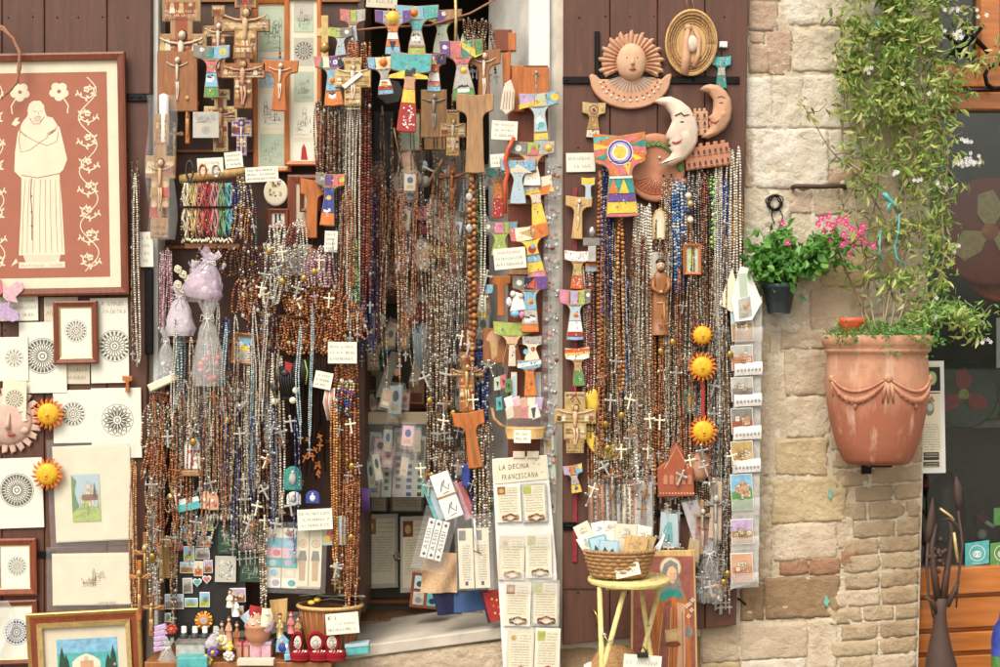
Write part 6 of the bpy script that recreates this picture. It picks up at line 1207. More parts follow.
hd = MB(); hd.prism([(505,84),(511,80),(515,92),(514,110),(506,116),(500,110),(502,96)],0,4,'ivory',1.2)
for k in range(4): hd.line([(503 + k * 3,110),(505 + k * 2.6,92)],.6,4.1,'ink_brown')
one('praying_hands','carved ivory praying hands plaque above the small white sign','plaque',hd,507,116,JY - .05)
icon_t = [
 ('painted tau with lilac and yellow sky arms, dove stem and rainbow foot',538,93,40,56,[('x',-1,-.2,'lilac'),('x',-.2,.4,'pale_green'),('x',.4,1,'sky'),('tri',[(-1,.2),(.2,.12),(.2,.2),(-1,.28)],'yellow'),('disc',.8,.1,.1,'yellow'),('y',.27,.7,'pale_blue'),('disc',-.02,.5,.1,'white'),('disc',.05,.58,.08,'turq'),('y',.72,.85,'yellow'),('y',.85,1,'sky')],.27,.34,.42,-4),
 ('painted tau with grey arms, sun corner and red roofed church',532,142,46,44,[('x',-1,-.2,'grey'),('x',-.2,.3,'lime'),('x',.3,1,'lgrey'),('tri',[(-.2,.3),(.1,.08),(.35,.3)],'rose'),('disc',-.6,.15,.07,'white'),S_(.72,.14,.07),('y',.32,.55,'terra_pink'),('y',.55,1,'white'),('houses',.75,'cream','terra',4)],.32,.3,.4,0),
 ('painted tau with dark sky arms half hidden under the yellow stemmed one',518,160,36,44,[('x',-1,1,'sky'),('y',.3,1,'pale_blue'),('tri',[(-.8,.3),(0,.1),(.8,.3)],'mat_beige')],.3,.3,.46,0),
 ('painted tau with white village arms and long yellow stem',533,178,38,54,[('x',-1,0,'pale_blue'),('x',0,1,'cream'),('houses',.16,'white','ink',4),('tri',[(-1,.22),(1,.22),(1,.3),(-1,.3)],'yellow'),('y',.3,.48,'mat_beige'),('y',.48,1,'yellow'),('tri',[(.2,.2),(.9,.16),(.7,.34),(.3,.34)],'orange')],.27,.3,.44,-8),
 ('painted tau with cream arms, blue banded stem and a pink foot',528,226,40,52,[('x',-1,.1,'cream'),('x',.1,1,'orange'),('x',-1,-.7,'rose'),('tri',[(-.5,.1),(.3,.06),(.1,.24)],'gold_pale'),('y',.28,.55,'yellow'),('disc',0,.46,.1,'red'),('disc',.06,.4,.06,'sky'),('y',.58,.7,'sky'),('y',.7,.9,'yellow'),('y',.9,1,'pink')],.3,.34,.46,-10),
 ('painted tau with grey blue arms, white robed figure and orange foot',530,276,36,56,[('x',-1,-.3,'grey'),('x',-.3,.3,'navy'),('x',.3,1,'purple'),('disc',-.6,.12,.08,'white'),('tri',[(-.2,.2),(.3,.02),(.4,.24)],'orange_red'),('y',.28,.6,'sky'),S_(.05,.46,.07,'orange','yellow'),('y',.6,.86,'lgrey'),('y',.86,1,'orange'),('houses',.76,'white','ink',4)],.27,.4,.5,0),
 ('olive green painted tau with brown spots and a robed figure on its stem',512,322,38,44,[('x',-1,1,'lime'),('dots',.05,.26,'wood_tan',8),('y',.32,.5,'skin'),('y',.5,1,'wood_brown'),('tri',[(-.14,.52),(.14,.52),(.2,1),(-.2,1)],'mat_beige')],.34,.34,.5,0),
 ('small painted tau with blue and red curls right of the green tau',532,336,20,26,[('x',-1,1,'lgrey'),('y',.3,1,'cream'),('disc',-.6,.6,.14,'sky'),('disc',.1,.5,.12,'red')],.4,.5,.8,0),
 ('painted tau with pale blue sky arms and orange stem above the round basket',529,360,24,36,[('x',-1,1,'sky'),('tri',[(-1,.1),(1,.02),(1,.12),(-1,.2)],'white'),('y',.3,1,'orange'),('dots',.4,.95,'green',8)],.26,.44,.56,-3)]
for k,(lb,x,y,w,h,sp,a,sw,bw,rt) in enumerate(icon_t): tau(lb,x,y,w,h,sp,a=a,sw=sw,bw=bw,Y=JY - .03 - .012 * (k % 3),rot=rt)
m_ = MB(); m_.tube([(514,138,5),(508,150,6),(505,162,6),(508,172,5),(505,184,5),(505,214,4)],2.2,'orange_red',8); one('orange_ribbon','bright orange ribbon hanging under the two small white signs','ribbon',m_,510,138,JY - .05)
tau('dark green and orange painted tau hanging under the smaller of two white signs',498,168,24,50,[('x',-1,.1,'teal'),('x',.1,1,'grey'),('y',.3,.62,'orange'),('y',.62,1,'red'),('dots',.64,.98,'white',10)],a=.2,sw=.4,bw=.52,Y=-.03)
tau('small painted tau with pink and green patches above the white sign',500,222,36,34,[('x',-1,-.3,'grey'),('x',-.3,.2,'pink'),('x',.2,.5,'lime'),('x',.5,1,'sky'),('disc',-.7,.14,.08,'white'),('y',.36,1,'lime')],a=.36,sw=.36,bw=.5,Y=-.04)
tau('tiny painted tau with red and sky arms and a pale stem below the white sign',484,284,20,34,[('x',-1,.2,'rose'),('x',.2,1,'sky'),('y',.32,.8,'cream'),('y',.8,1,'yellow')],a=.3,sw=.44,bw=.56,Y=-.04,rot=5)
tau('plain orange wooden tau with long narrow stem left of the white robed figure',501,276,20,40,[],a=.2,sw=.36,bw=.36,Y=-.04,base='wood_orange',name='wooden_tau')
sign('white handwritten sign hanging under the praying hands',492,121,518,140,JY - .07,3,[('~','ink_red'),'~','~'],seed=81); sign('smaller white sign hanging below the praying hands sign',490,154,507,167,JY - .05,-4,['~','~'],seed=82)
sign('white sign with red first line pinned over the painted taus',493,248,525,269,JY - .1,-5,[('~','ink_red'),'~','~'],seed=83)
angel = thing('angel_figure','white glazed angel figure hanging left of the grey armed tau','figurine',517,312,JY - .06); m_ = MB(); m_.prism([(510,312),(513,298),(516,292),(522,294),(526,310)],0,3,'white',1); m_.ball(513,294,3,3,3.4,2.4,'white'); m_.ball(521,296,3,2.6,3,2,'ivory'); m_.ball(509,302,2,3,5,1.6,'white'); part(angel,'body',m_); m_ = MB(); m_.ball(515,314,2,5,4,2,'sky'); m_.ball(522,315,2,3,4,2,'pink'); part(angel,'cushion',m_)
m_ = MB(); m_.box(483,328,506,363,0,2.4,'wood_mid',.5); m_.poly([(488,334),(492,330),(497,332),(501,338),(498,342),(497,356),(492,360),(490,342),(486,340)],2.5,'terra_pink'); m_.poly([(491,344),(495,340),(497,356),(493,359)],2.6,'gold_pale'); one('wooden_tablet','brown wooden tablet with a pale tau carving under the green tau','tablet',m_,494,363,-.04)
icon_cross('golden figured wooden crucifix in the middle of the doorway curtain',467,352,34,60,'wood_mid','wood_orange','gold_pale','wood_mid',-.04,0,tw=.4,nw=.3,bw=.46,y1=.2,y2=.3,y3=.42,fy=12,fh=44)
tau('orange wooden tau standing slanted under the golden crucifix',468,412,32,56,[('tri',[(-.1,.3),(.1,.3),(.16,.95),(-.1,.95)],'wood_mid')],a=.24,sw=.34,bw=.46,Y=-.06,rot=-8,base='wood_orange',name='wooden_tau',th=4)
frame('small_icon','tiny brown frame with pale face above the golden crucifix','framed picture',464,326,477,350,2.5,'wood_red','cream',lambda mb,d: mb.poly(circ(470.5,338,2.6,4,10),d,'terra_pink'),-.02)
for k,(x,y,c1,lb) in enumerate(((497,378,'pale_green','pale bookmark with dark figure left of the round basket'),(503,376,'rose','coral red hanging charm beside the olive robed tau'),(499,398,'turq','turquoise tassel beside the round basket'),(508,380,'green','green tassel under the olive tau'))): m_ = MB(); m_.tube([(x,y - 8,0),(x,y,2)],.4,'cord_dark',4); m_.prism([(x - 3,y),(x + 3,y - 2),(x + 4,y + 12),(x - 3,y + 13)],0,2.4,c1,.6); m_.poly([(x - 1,y + 3),(x + 2,y + 4),(x + 1,y + 10)],2.5,'charcoal'); one('hanging_charm',lb,'charm',m_,x,y - 8,JY - .03)
for k,(x,m1) in enumerate(((514,'cream'),(538,'mat_beige'))): m_ = MB(); m_.box(x - 3,372,x + 3,412,0,1.4,m1,.2); m_.poly(rect(x - 2,376,x + 2,400),1.5,'pale_blue'); one('bookmark',['cream bookmark standing left in the round basket','beige bookmark standing behind the round basket'][k],'bookmark',m_,x,412,JY - .02)
rb = thing('round_basket','half round wooden wall basket with clear front holding sachets','basket',525,438,JY - .03); m_ = MB(); m_.lathe(525,6,[(18,438),(20.5,428),(20.5,426),(18.5,427)],'wood_light',26,True,.6); part(rb,'rim',m_); m_ = MB(); m_.sheet([[(525 + 19.5 * math.cos(a),y,6 + 12 * math.sin(a)) for a in np.linspace(0,3.14,14)] for y in (396,412,427)],'film'); part(rb,'clear_front',m_); m_ = MB(); m_.tube([(492,408,2),(494,418,5),(500,424,7),(506,427,8)],1.8,'wood_tan',7); part(rb,'arm',m_)
for k in range(10): m_ = MB(); x = 511 + (k % 5) * 6.4; y = 402 + (k // 5) * 9; m_.prism([(x - 4,y - 5 + k % 3),(x + 4,y - 6),(x + 5,y + 7),(x - 4,y + 8)],0,3,['white','cloth_pink','terra_pink','cream','lilac_cloth','mat_beige','terra','rose','cream','white'][k],.8); one('sachet',['white','pale pink','peach','cream','lilac','beige','terracotta','rose','ivory','blank white'][k] + (' sachet in the back row of the round wall basket' if k < 5 else ' sachet in the front row of the round wall basket'),'sachet',m_,x,y + 8,JY - .05 - .012 * (k // 5),(k * 37 % 30) - 15)
sign('little white label on the rim of the round wall basket',514,430,531,443,JY - .14,1,['~','~'],seed=84)
# strip of clear pockets
ps = thing('pocket_strip','long transparent strip of pockets with small trinkets beside the brown shutter','pocket strip',553,150,JY - .02,1); m_ = MB(); m_.sheet([[(545 + i * 3.4,150 + j * 8,2 + 1.6 * math.sin(i * 1.9 + j * .4) + nz(i,j,.5)) for i in range(6)] for j in range(48)],'film'); part(ps,'strip',m_)
for k in range(15):
    y = 158 + k * 24; m_ = MB(); m_.sheet([[(545.5 + i * 3.3,y + j * 6,4.4 + 1.8 * math.sin(i * .9)) for i in range(6)] for j in range(4)],'film'); part(ps,'pocket',m_)
    m_ = MB()
    for q in range(9): m_.ball(548 + (q * 5 + k * 3) % 13,y + 4 + (q * 7 + k * 5) % 15,3,1.2 + q % 3 * .6,2.4 - q % 2,1.2,['lgrey','silver','terra','pale_blue','crimson','grey','lgrey'][(k * 3 + q) % 7])
    part(ps,'trinkets',m_)
# LA DECINA board with booklets
lb = thing('booklet_board','tall white card board with the handwritten title LA DECINA FRANCESCANA','display board',520,667,-.1); m_ = MB(); m_.prism([(492,459),(547,455),(556,560),(563,720),(506,720),(497,560)],-1.4,0,'white',.2); part(lb,'backing',m_)
m_ = MB(); m_.prism([(493,460),(545,455),(548,479),(495,484)],0,1,'cream',.2); tx = MB(); text(tx,'LA DECINA',499,468.5,5.2,0,'ink',.06,.2,31,3); text(tx,'FRANCESCANA',502,478.5,5.4,0,'ink',.06,.2,37,5)
off = 0
for v,g_ in zip(tx.V,tx.G):
    v2 = v.copy(); v2[:,1] += (v2[:,0] - 519) * -.09; v2[:,2] = 1.12; m_.add(v2,[tuple(i - off for i in q) for q in g_[0]],g_[1]); off += len(v)
for k,(x,y) in enumerate(((536,460),(539,464),(542,472),(534,463))): m_.disc(x,y,.6,1.1,'ink',6)
part(lb,'title_card',m_)
bl = [(497,484,522,522,'amber',-3),(523,483,548,522,'amber',-3),(498,536,524,580,'amber',2),(526,533,552,578,'dusk',-1),(503,582,530,626,'dusk',2),(531,580,559,626,'ruby',1),(506,630,533,676,'ruby',2),(534,628,559,676,'ruby',2)]
for k,(x0,y0,x1,y1,bd_,rt) in enumerate(bl):
    row = ['top','second','third','bottom'][k // 2]; booklet(f'prayer booklet with a bead bracelet, {row} row {"left" if k % 2 == 0 else "right"} of the LA DECINA board',x0,y0,x1,y1,-.107 - .002 * (k % 2),100 + k * 9,rt,['paper','lgrey','mat_beige','paper'][k % 4],['wood_mid','lime','mat_beige','lime'][k % 4],None,bd_)
for k,(x0,y0,x1,y1) in enumerate(((497,526,550,546),(503,572,557,592))): m_ = MB(); m_.sheet([[(x0 + (x1 - x0) * i / 10,y0 + (y1 - y0) * j / 5,3 + 1.2 * nz(i * 3,j * 4,.3,k)) for i in range(11)] for j in range(6)],'film_milky'); one('plastic_flap',['clear plastic flap over the second row of booklets on the white board','clear plastic flap over the third row of booklets on the white board'][k],'plastic sleeve',m_,x0,y0,-.115)
for k,x in enumerate((519,533)): m_ = MB(); m_.box(x - 6,451,x + 6,458,0,5,'mat_beige',.8); one('card_stack',['left','right'][k] + ' small pack of cards sticking up behind the LA DECINA title card','cards',m_,x,458,-.09)
m_ = MB(); m_.prism([(543,432),(553,428),(556,480),(549,488),(545,470)],0,2,'pale_green',.3); m_.poly([(545,440),(551,436),(552,456),(546,458)],2.1,'gold'); one('hanging_leaflet','pale leaflet in plastic behind the right edge of the LA DECINA title card','leaflet',m_,549,432,-.07)
# bundle of leaflets with bands and the bags of bookmarks
bn = thing('leaflet_bundle','slanted bundle of white leaflets held by a band inside the doorway','leaflet bundle',455,515,-.06,-20); m_ = MB(); m_.box(444,471,464,518,-8,2,'lgrey',.4); m_.box(444.5,470,463.5,517,2,4,'white',.2)
for k,y in enumerate((476,499)): m_.line([(450,y + 12),(454,y + 4),(457,y + 2),(454,y + 7),(458,y + 12),(460,y + 7)],.9,4.1,'ink'); m_.line([(451,y + 15),(458,y + 14)],.7,4.1,'ink')
part(bn,'leaflets',m_); m_ = MB(); m_.box(443,492.5,465,494.5,-9,4.6,'wood_tan',.2); part(bn,'band',m_)
for k,(x,m) in enumerate(((442,'pale_blue'),(438,'turq'),(468,'cloth_pink'),(474,'rose'))): m_ = MB(); m_.box(x - 3,480,x + 4,520,-6,0,m,.5); one('leaflet_pad',['pale blue leaflet pad left of the white bundle','turquoise leaflet pad left of the white bundle','pale pink leaflet pad right of the white bundle','rose leaflet pad right of the white bundle'][k],'pad',m_,x,520,-.03 + .006 * k,-22)
m_ = MB(); m_.box(462,464,470,486,0,4,'blue',.6); one('blue_box','small deep blue box above the leaflet bundle','box',m_,466,486,-.03); m_ = MB(); m_.prism([(480,494),(492,490),(494,512),(484,516)],0,3,'turq',.5); one('turquoise_packet','turquoise packet behind the silver rosaries near the title board','packet',m_,487,516,-.04)
b2 = thing('bookmark_bag','clear bag with slanted white bookmarks printed ASSISI in the doorway','bag',440,516,-.09,14); m_ = MB()
for k in range(3): m_.box(430 + k * 7.4,520,436.6 + k * 7.4,560,.4,1.2,'white',.1)
part(b2,'bookmarks',m_); lt = MB()
for k in range(3):
    v0 = MB(); text(v0,'ASSISI',0,0,4.0,0,'ink',0,.2,22); off = 0
    for v,g_ in zip(v0.V,v0.G): lt.add([(435 + k * 7.4 + p[1],551 - p[0],1.3) for p in v],[tuple(i - off for i in q) for q in g_[0]],g_[1]); off += len(v)
    for y in (524,556): lt.poly([(431.5 + k * 7.4,y),(433.4 + k * 7.4,y - 2),(435.3 + k * 7.4,y),(433.4 + k * 7.4,y + 2)],1.3,'ink')
part(b2,'lettering',lt); m_ = MB(); m_.sheet([[(424 + i * 4.2,508 + j * 8,3 + 2.2 * nz(i * 2,j * 2,.5)) for i in range(9)] for j in range(9)],'film'); part(b2,'bag',m_)
b3 = thing('bookmark_bag','clear bag with two tall cream text leaflets hanging in front of the doorway','bag',475,515,-.11,-2); m_ = MB()
for x0 in (457,473):
    m_.box(x0,528,x0 + 15,588,.4,1.3,'cream',.1); m_.poly(rect(x0 + 1,530,x0 + 8,540),1.4,'grey')
    for k in range(15): scribble(m_,x0 + 4,x0 + 12,546 + k * 2.4,1.3,1.4,'ink_soft',k + int(x0))
    m_.poly(rect(x0 + 6,581,x0 + 9,585),1.42,'ink')
m_.tube([(474,518,3),(475,535,3.4),(477,552,3)],.9,'white',6); m_.tube([(472,550,3.4),(480,553,3.4)],.5,'ink',4); part(b3,'leaflets',m_); m_ = MB(); m_.sheet([[(454 + i * 4.7,514 + j * 8.4,3 + 2.0 * nz(i * 2,j * 2,.4,8)) for i in range(9)] for j in range(10)],'film'); part(b3,'bag',m_)
m_ = MB(); m_.sheet([[(425 + i * 4 - j * .6 * (i < 4),552 + j * 5,4 + 3 * math.sin(i + j * .6)) for i in range(9)] for j in range(9)],'cloth_tan'); one('cloth_bag','crumpled tan cloth bag below the ASSISI bookmarks','bag',m_,440,592,-.04)
m_ = MB(); m_.sheet([[(432 + i * 4 + j,590 + j * 4,6 + 4 * math.sin(i * .8 + 1) - j * .4) for i in range(7)] for j in range(7)],'navy'); m_.sheet([[(454 + i * 5,592 + j * 5 - i * .4,4 + 2 * math.sin(i * .9)) for i in range(7)] for j in range(5)],'ink_blue'); one('blue_bag','dark blue bag lying on the doorstep below the text leaflets','bag',m_,455,615,-.02)
m_ = MB(); m_.prism([(482,592),(503,588),(503,618),(490,622)],0,5,'red',.6); m_.prism([(482,592),(490,622),(488,622),(480,592)],0,5.6,'navy',.3)
for k in range(7): m_.disc(492 + k * 1.6,598 + (k * 7) % 20,1.3,5.1,['yellow','orange','skin'][k % 3],8)
one('red_book','red picture book with blue spine on the doorstep beside the booklet board','book',m_,492,622,-.05); m_ = MB(); m_.box(456,596,483,612,0,4,'grey',.5); m_.poly(rect(459,599,480,609),4.1,'terra_pink'); one('picture_box','grey picture box beside the blue bag on the doorstep','box',m_,470,612,-.01)
tl = thing('tile_frame','reddish wooden frame with four small picture tiles on the doorway floor','framed tiles',424,608,.2,6); m_ = MB(); m_.box(409,573,440,608,0,2.4,'wood_red',.5); part(tl,'frame',m_)
for k in range(4): m_ = MB(); x,y = 412 + (k % 2) * 14,576 + (k // 2) * 16; m_.box(x,y,x + 11,y + 13,2.4,3,['pale_blue','pale_green','lgrey','turq'][k],.2); m_.poly(circ(x + 5.5,y + 8,3.5,3,9),3.1,['dkgreen','terra','grey','navy'][k]); part(tl,'tile',m_)
m_ = MB()
for k in range(5): m_.tube([(362 + k * 1.6,488,0),(363 + k * 1.5,500,2),(362 + k * 1.8,512,0)],1.3,'purple',5)
one('purple_tassel','purple tassel beside the amber curtain above the large booklets','tassel',m_,366,488,.05)
# ================================================================== right shutter
RY = -.06
# sun plaque with curved lower shield
sp = thing('terracotta_sun','large terracotta sun plaque with long rays and a curved dial below','sun plaque',630,108,RY); m_ = MB(); cx,cy = 631,64
for i in range(23):
    a = math.pi * .84 + math.pi * 1.32 * (i + .5) / 23; c,s_ = math.cos(a),math.sin(a); h = .082; l = 33.5 if i % 2 else 30
    b = [(cx + 15 * math.cos(a - h * 1.2),cy + 15 * math.sin(a - h * 1.2)),(cx + 29 * math.cos(a - h),cy + 29 * math.sin(a - h)),(cx + l * .96 * math.cos(a - h * .5),cy + l * .96 * math.sin(a - h * .5)),(cx + l * math.cos(a + .04),cy + l * math.sin(a + .04)),(cx + 29 * math.cos(a + h),cy + 29 * math.sin(a + h)),(cx + 15 * math.cos(a + h * 1.2),cy + 15 * math.sin(a + h * 1.2))]
    m_.prism(b,1,5.5,'terra_pink',1.6); m_.tube([(cx + 16 * c,cy + 16 * s_,5.4),(cx + (l - 6) * c,cy + (l - 6) * s_,5.4)],[.9,.3],'terra',5)
part(sp,'rays',m_); m_ = MB(); out = [(589,77),(591,74.5),(596,76),(600,80),(610,80)] + [(x,78) for x in (620,642,652)] + [(661,80),(667,75),(671,74.5),(671,78)] + [(630 + 40 * math.cos(t),80 + 29.5 * math.sin(t)) for t in np.linspace(.05,math.pi - .05,22)]
m_.prism(out,.5,4.5,'terra_pink',1.2)
for i in range(13): a = .25 + (math.pi - .5) * i / 12; m_.ball(630 + 31 * math.cos(a),78 + 23.5 * math.sin(a),4.6,1.5,1.5,1.1,'ivory'); m_.ball(630 + 27.5 * math.cos(a),78 + 20 * math.sin(a),4.6,1.0,1.0,.8,'ink_red')
for i in range(15): a = .3 + (math.pi - .6) * i / 14; m_.line([(631 + 11 * math.cos(a),75 + 9 * math.sin(a)),(631 + 24 * math.cos(a),76 + 17.5 * math.sin(a))],1.3,4.62,'grey')
m_.tube([(634,70,8),(648,76,6),(657,79.5,5)],.5,'iron',5); part(sp,'dial',m_)
m_ = MB(); m_.dome(cx,cy - 1,[(15,2),(15,5),(13.8,8),(10,10.5),(5,11.6),(.1,12)],'clay_face',28,True,1.26)
m_.tube([(cx + .5,cy - 6,11.6),(cx + .5,cy,13.4),(cx + .5,cy + 3,14)],[.9,1.3,2.2],'clay_face',7); m_.ball(cx + .5,cy + 7.4,11.4,3.6,1.4,1,'lip')
for sx in (-1,1): m_.ball(cx + sx * 5.4,cy - 4,10.6,2.7,1.4,.8,'white'); m_.ball(cx + sx * 5.2,cy - 4,11.2,1.2,1.2,.5,'ink_brown'); m_.tube([(cx + sx * 2.6,cy - 6.6,11.2),(cx + sx * 5.6,cy - 8,10.6),(cx + sx * 9,cy - 6,9)],.5,'terra',5); m_.ball(cx + sx * 7,cy + 4,9,3.6,3.4,1.8,'terra_pink')
part(sp,'face',m_)
# wicker dish
wd = thing('wicker_dish','oval wicker dish with a clay figure hanging at the top of the right shutter','dish',688,77,RY,4); m_ = MB()
m_.dome(688,44,[(20,0),(25.5,5),(26.2,7.5),(24.8,8),(21,4.5),(12,3),(.1,2.6)],'wood_light',36,True,1.28); m_.dome(688,44,[(20,4.4),(12,3.4),(.1,3)],'wood_light',24,True,1.28)
for k in range(6): m_.tube([(688 + (13 + k * 2.3) * math.cos(a),44 + 1.28 * (13 + k * 2.3) * math.sin(a),3.6 + k * .75) for a in np.linspace(0,6.2832,40)],.8,'wicker',5)
part(wd,'dish',m_); m_ = MB(); m_.tube([(683,76,7),(684,60,6.5),(683,44,6),(684,31,6)],[4.2,4.8,3.4,2.2],'terra_pink',8); m_.tube([(692,68,6.5),(696,56,6.5),(696,40,6),(690,30,6)],[2.6,2.4,2,1.6],'terra_pink',8); m_.ball(689,45,6.5,6,8.5,3,'moon_white',True); m_.ball(684,29,6,4,3.6,2,'terra_pink'); part(wd,'figure',m_)
m_ = MB(); m_.tube([(683,11,7),(680,0,4),(684,-3,2)],.4,'twine',5); m_.tube([(689,11,7),(687,2,4),(684,-3,2)],.4,'twine',5); part(wd,'string',m_)
def moon(label,pts,Y,m,face,rot=0,px=0,py=0):
    t = thing('clay_moon',label,'clay moon',px,py,Y,rot); mb = MB(); n = len(pts)
    i1 = inset(pts,1.2); i2 = inset(pts,3.2); v = [(x,y,0) for x,y in pts] + [(x,y,3.2) for x,y in pts] + [(x,y,6) for x,y in i1] + [(x,y,7.6) for x,y in i2]
    f = [(k * n + i,k * n + (i + 1) % n,(k + 1) * n + (i + 1) % n,(k + 1) * n + i) for k in range(3) for i in range(n)]; mb.add(v,f + [tuple(range(3 * n,4 * n))],m,True); part(t,'crescent',mb); fb = MB(); face(fb); part(t,'face',fb); return t
def cres(tip1,tip2,outer,inner): return [tip1] + outer + [tip2] + inner
mo = cres((653.5,102),(657,165),[(661,98),(670,97),(680,101),(689,108),(695,118),(698,130),(697,142),(692,152),(684,160),(672,166)],[(663,161.5),(669,157),(672,152),(669,148),(671,146),(668,143),(669,140),(664,138),(669,128),(672,121),(670,114),(664,106)])
moon('large cream clay crescent moon face in profile on the right shutter',mo,RY - .05,'moon_white',lambda f: (f.tube([(674,117,7.6),(677,115.5,8),(680,114,8.2),(683,117,8),(687,116,7.6),(692,117,6.4)],.65,'charcoal',6),f.ball(681,123,7.8,2.2,.8,.6,'charcoal'),f.tube([(671,143,7.4),(675,144,8),(679,142.5,8),(681,140.5,7.6)],[.6,1.3,1,.3],'lip',7),f.ball(685,136,6.6,6,6,1.5,'moon_white',True)),0,676,166)
mo2 = cres((699,90),(700,138),[(704,86),(710,84.5),(718,86),(725,91),(730,99),(731.5,109),(730,120),(725,129),(717,135),(708,139)],[(706,132),(710,127),(708.5,123),(710,120),(707.5,117.5),(712,114),(713,108),(713,100),(708,93)])
moon('pink clay crescent moon face turned right behind the cream moon',mo2,RY - .02,'terra_pink',lambda f: (f.ball(720,104,7.6,2.4,.8,.6,'ink_brown'),f.tube([(716,99,7.6),(720,97.5,8),(724,99.5,7.4)],.5,'ink_brown',5),f.tube([(709,122,7),(714,124,8),(718,121,7.6)],[.5,1.2,.3],'lip',7),f.ball(722,115,6.8,4.2,4.2,1.5,'terra_pink')),0,714,138)
# terracotta houses
def castle(label,x0,y0,x1,y1,rows,cols_,m,Y,rot=0,tower=None,crenel=4):
    t = thing('terracotta_castle',label,'castle relief',(x0 + x1) / 2,y1,Y,rot); mb = MB(); w = x1 - x0; h = y1 - y0; out = [(x0,y1),(x0,y0)]
    for k in range(crenel): q = w / crenel; out += [(x0 + q * k,y0 - 3),(x0 + q * (k + .55),y0 - 3),(x0 + q * (k + .55),y0),(x0 + q * (k + 1),y0)]
    out += [(x1,y1)]; mb.prism(out[::-1],0,5,m,.6); wo_ = part(t,'walls',mb); wb = MB()
    for r_ in range(rows):
        for c in range(cols_):
            x = x0 + w * (c + .5) / cols_; y = y0 + h * (r_ + .55) / rows; wb.prism([(x - 1.2,y + 2.4),(x - 1.2,y - 1.2),(x,y - 2.6),(x + 1.2,y - 1.2),(x + 1.2,y + 2.4)],4.9,5.1,'wood_deep'); wb.box(x - 1.8,y + 2.4,x + 1.8,y + 3.2,4.9,6,m)
    part(t,'windows',wb,wo_); return t
castle('terracotta tower relief between the cream and the pink moon',694,112,708,136,3,2,'terra_pink',RY - .01,-2,crenel=3); castle('wide terracotta palace relief with arched windows below the pink moon',686,146,731,168,2,8,'terra',RY - .03,-8,crenel=6)
# garlanded disc
gd = thing('terracotta_sundial','round terracotta sundial plate with green garland below the cream moon','plaque',655,203,RY - .015); m_ = MB(); m_.dome(655,168,[(29,0),(30,3),(28,5),(23,4.4),(21,3.6),(.1,3.4)],'terra',36,True,1.15)
m_.prism([(655 + 24 * math.cos(t),176 + 20 * math.sin(t)) for t in np.linspace(.15,math.pi - .15,18)],3.4,5.2,'terra_dark',.8)
for k in range(13): a = .3 + (math.pi - .6) * k / 12; m_.tube([(655 + 4 * math.cos(a),176 + 4 * math.sin(a),5.4),(655 + 20 * math.cos(a),176 + 16.5 * math.sin(a),5.4)],.6,'terra',5)
gp_ = part(gd,'plate',m_); m_ = MB()
for k in range(10): a = math.pi * (1.12 + .76 * k / 9); m_.tube([(655 + 21 * math.cos(a) + 2.4 * math.cos(t),166 + 22 * math.sin(a) + 2.2 * math.sin(t),5.2) for t in np.linspace(0,5,9)],.9,'green',5); m_.ball(655 + 21 * math.cos(a),166 + 22 * math.sin(a),5,1.2,1.2,1,'lime')
part(gd,'garland',m_,gp_); m_ = MB(); m_.ball(659,158,4.5,1.6,1.6,1.4,'ivory'); m_.ball(680,168,4,4,6,2,'green'); m_.ball(682,182,3,5,5,2.4,'terra'); part(gd,'knob',m_)
# painted sun tau
tau('biggest painted tau with blue ringed yellow sun and jagged coloured rays',619,135,52,82,[('x',-1,1,'orange'),('tri',[(-1,.03),(-.1,.02),(-1,.1)],'turq'),('tri',[(-1,.1),(-.3,.16),(-1,.2)],'yellow'),('tri',[(-1,.18),(-.35,.16),(-1,.27)],'rose'),('tri',[(-1,.29),(-.35,.2),(-.6,.32)],'teal'),('tri',[(1,.06),(.3,.14),(1,.16)],'teal'),('tri',[(1,.16),(.3,.16),(1,.26)],'rose'),('tri',[(.9,.3),(.2,.2),(.6,.32)],'yellow'),('tri',[(.2,.02),(.9,.03),(.3,.12)],'rose'),('y',.33,.5,'rose'),('tri',[(-.4,.34),(0,.5),(-.4,.5)],'orange'),('tri',[(.1,.36),(.4,.34),(.3,.5)],'yellow'),('y',.5,.54,'white'),('y',.54,.72,'teal'),('tri',[(-.5,.72),(-.3,.54),(-.1,.72)],'orange'),('tri',[(-.1,.72),(.1,.54),(.3,.72)],'yellow'),('y',.72,.82,'purple'),('y',.82,.96,'yellow'),('y',.96,1,'rose'),('disc',0,.22,.25,'white'),('disc',0,.22,.235,'blue'),('disc',0,.22,.2,'lilac'),('disc',0,.22,.155,'white'),('disc',0,.22,.125,'yellow')],a=.36,sw=.44,bw=.62,Y=RY - .06,rot=-2,th=5)
tau('small gilt edged tau with a dark haloed face left of the sun plaque',594,103,24,35,[('x',-1,1,'gold_pale'),('disc',0,.2,.2,'wood_brown'),('disc',0,.2,.15,'gold_pale'),('disc',0,.22,.09,'wood_deep'),('y',.42,.75,'gold'),('y',.78,1,'mat_beige'),('dots',.8,.97,'ink_red',8)],a=.36,sw=.44,bw=.6,Y=RY,rot=2)
tau('small grey turquoise ceramic tau hanging from a white clip right of the wicker dish',721,57,20,32,[('x',-1,1,'turq'),('dots',.04,.28,'white',7),('y',.34,.6,'lgrey'),('y',.6,1,'teal')],a=.32,sw=.44,bw=.56,Y=RY,base='teal'); m_ = MB(); m_.tube([(721,56,3),(721,47,3)],.5,'iron',5); m_.box(719,42,727,48,0,3,'white',.5); one('white_clip','white clip above the small turquoise tau','clip',m_,722,42,RY)
sign('white sign behind the left end of the big painted sun tau',566,153,595,172,RY,-1,['~','~-'],seed=91)
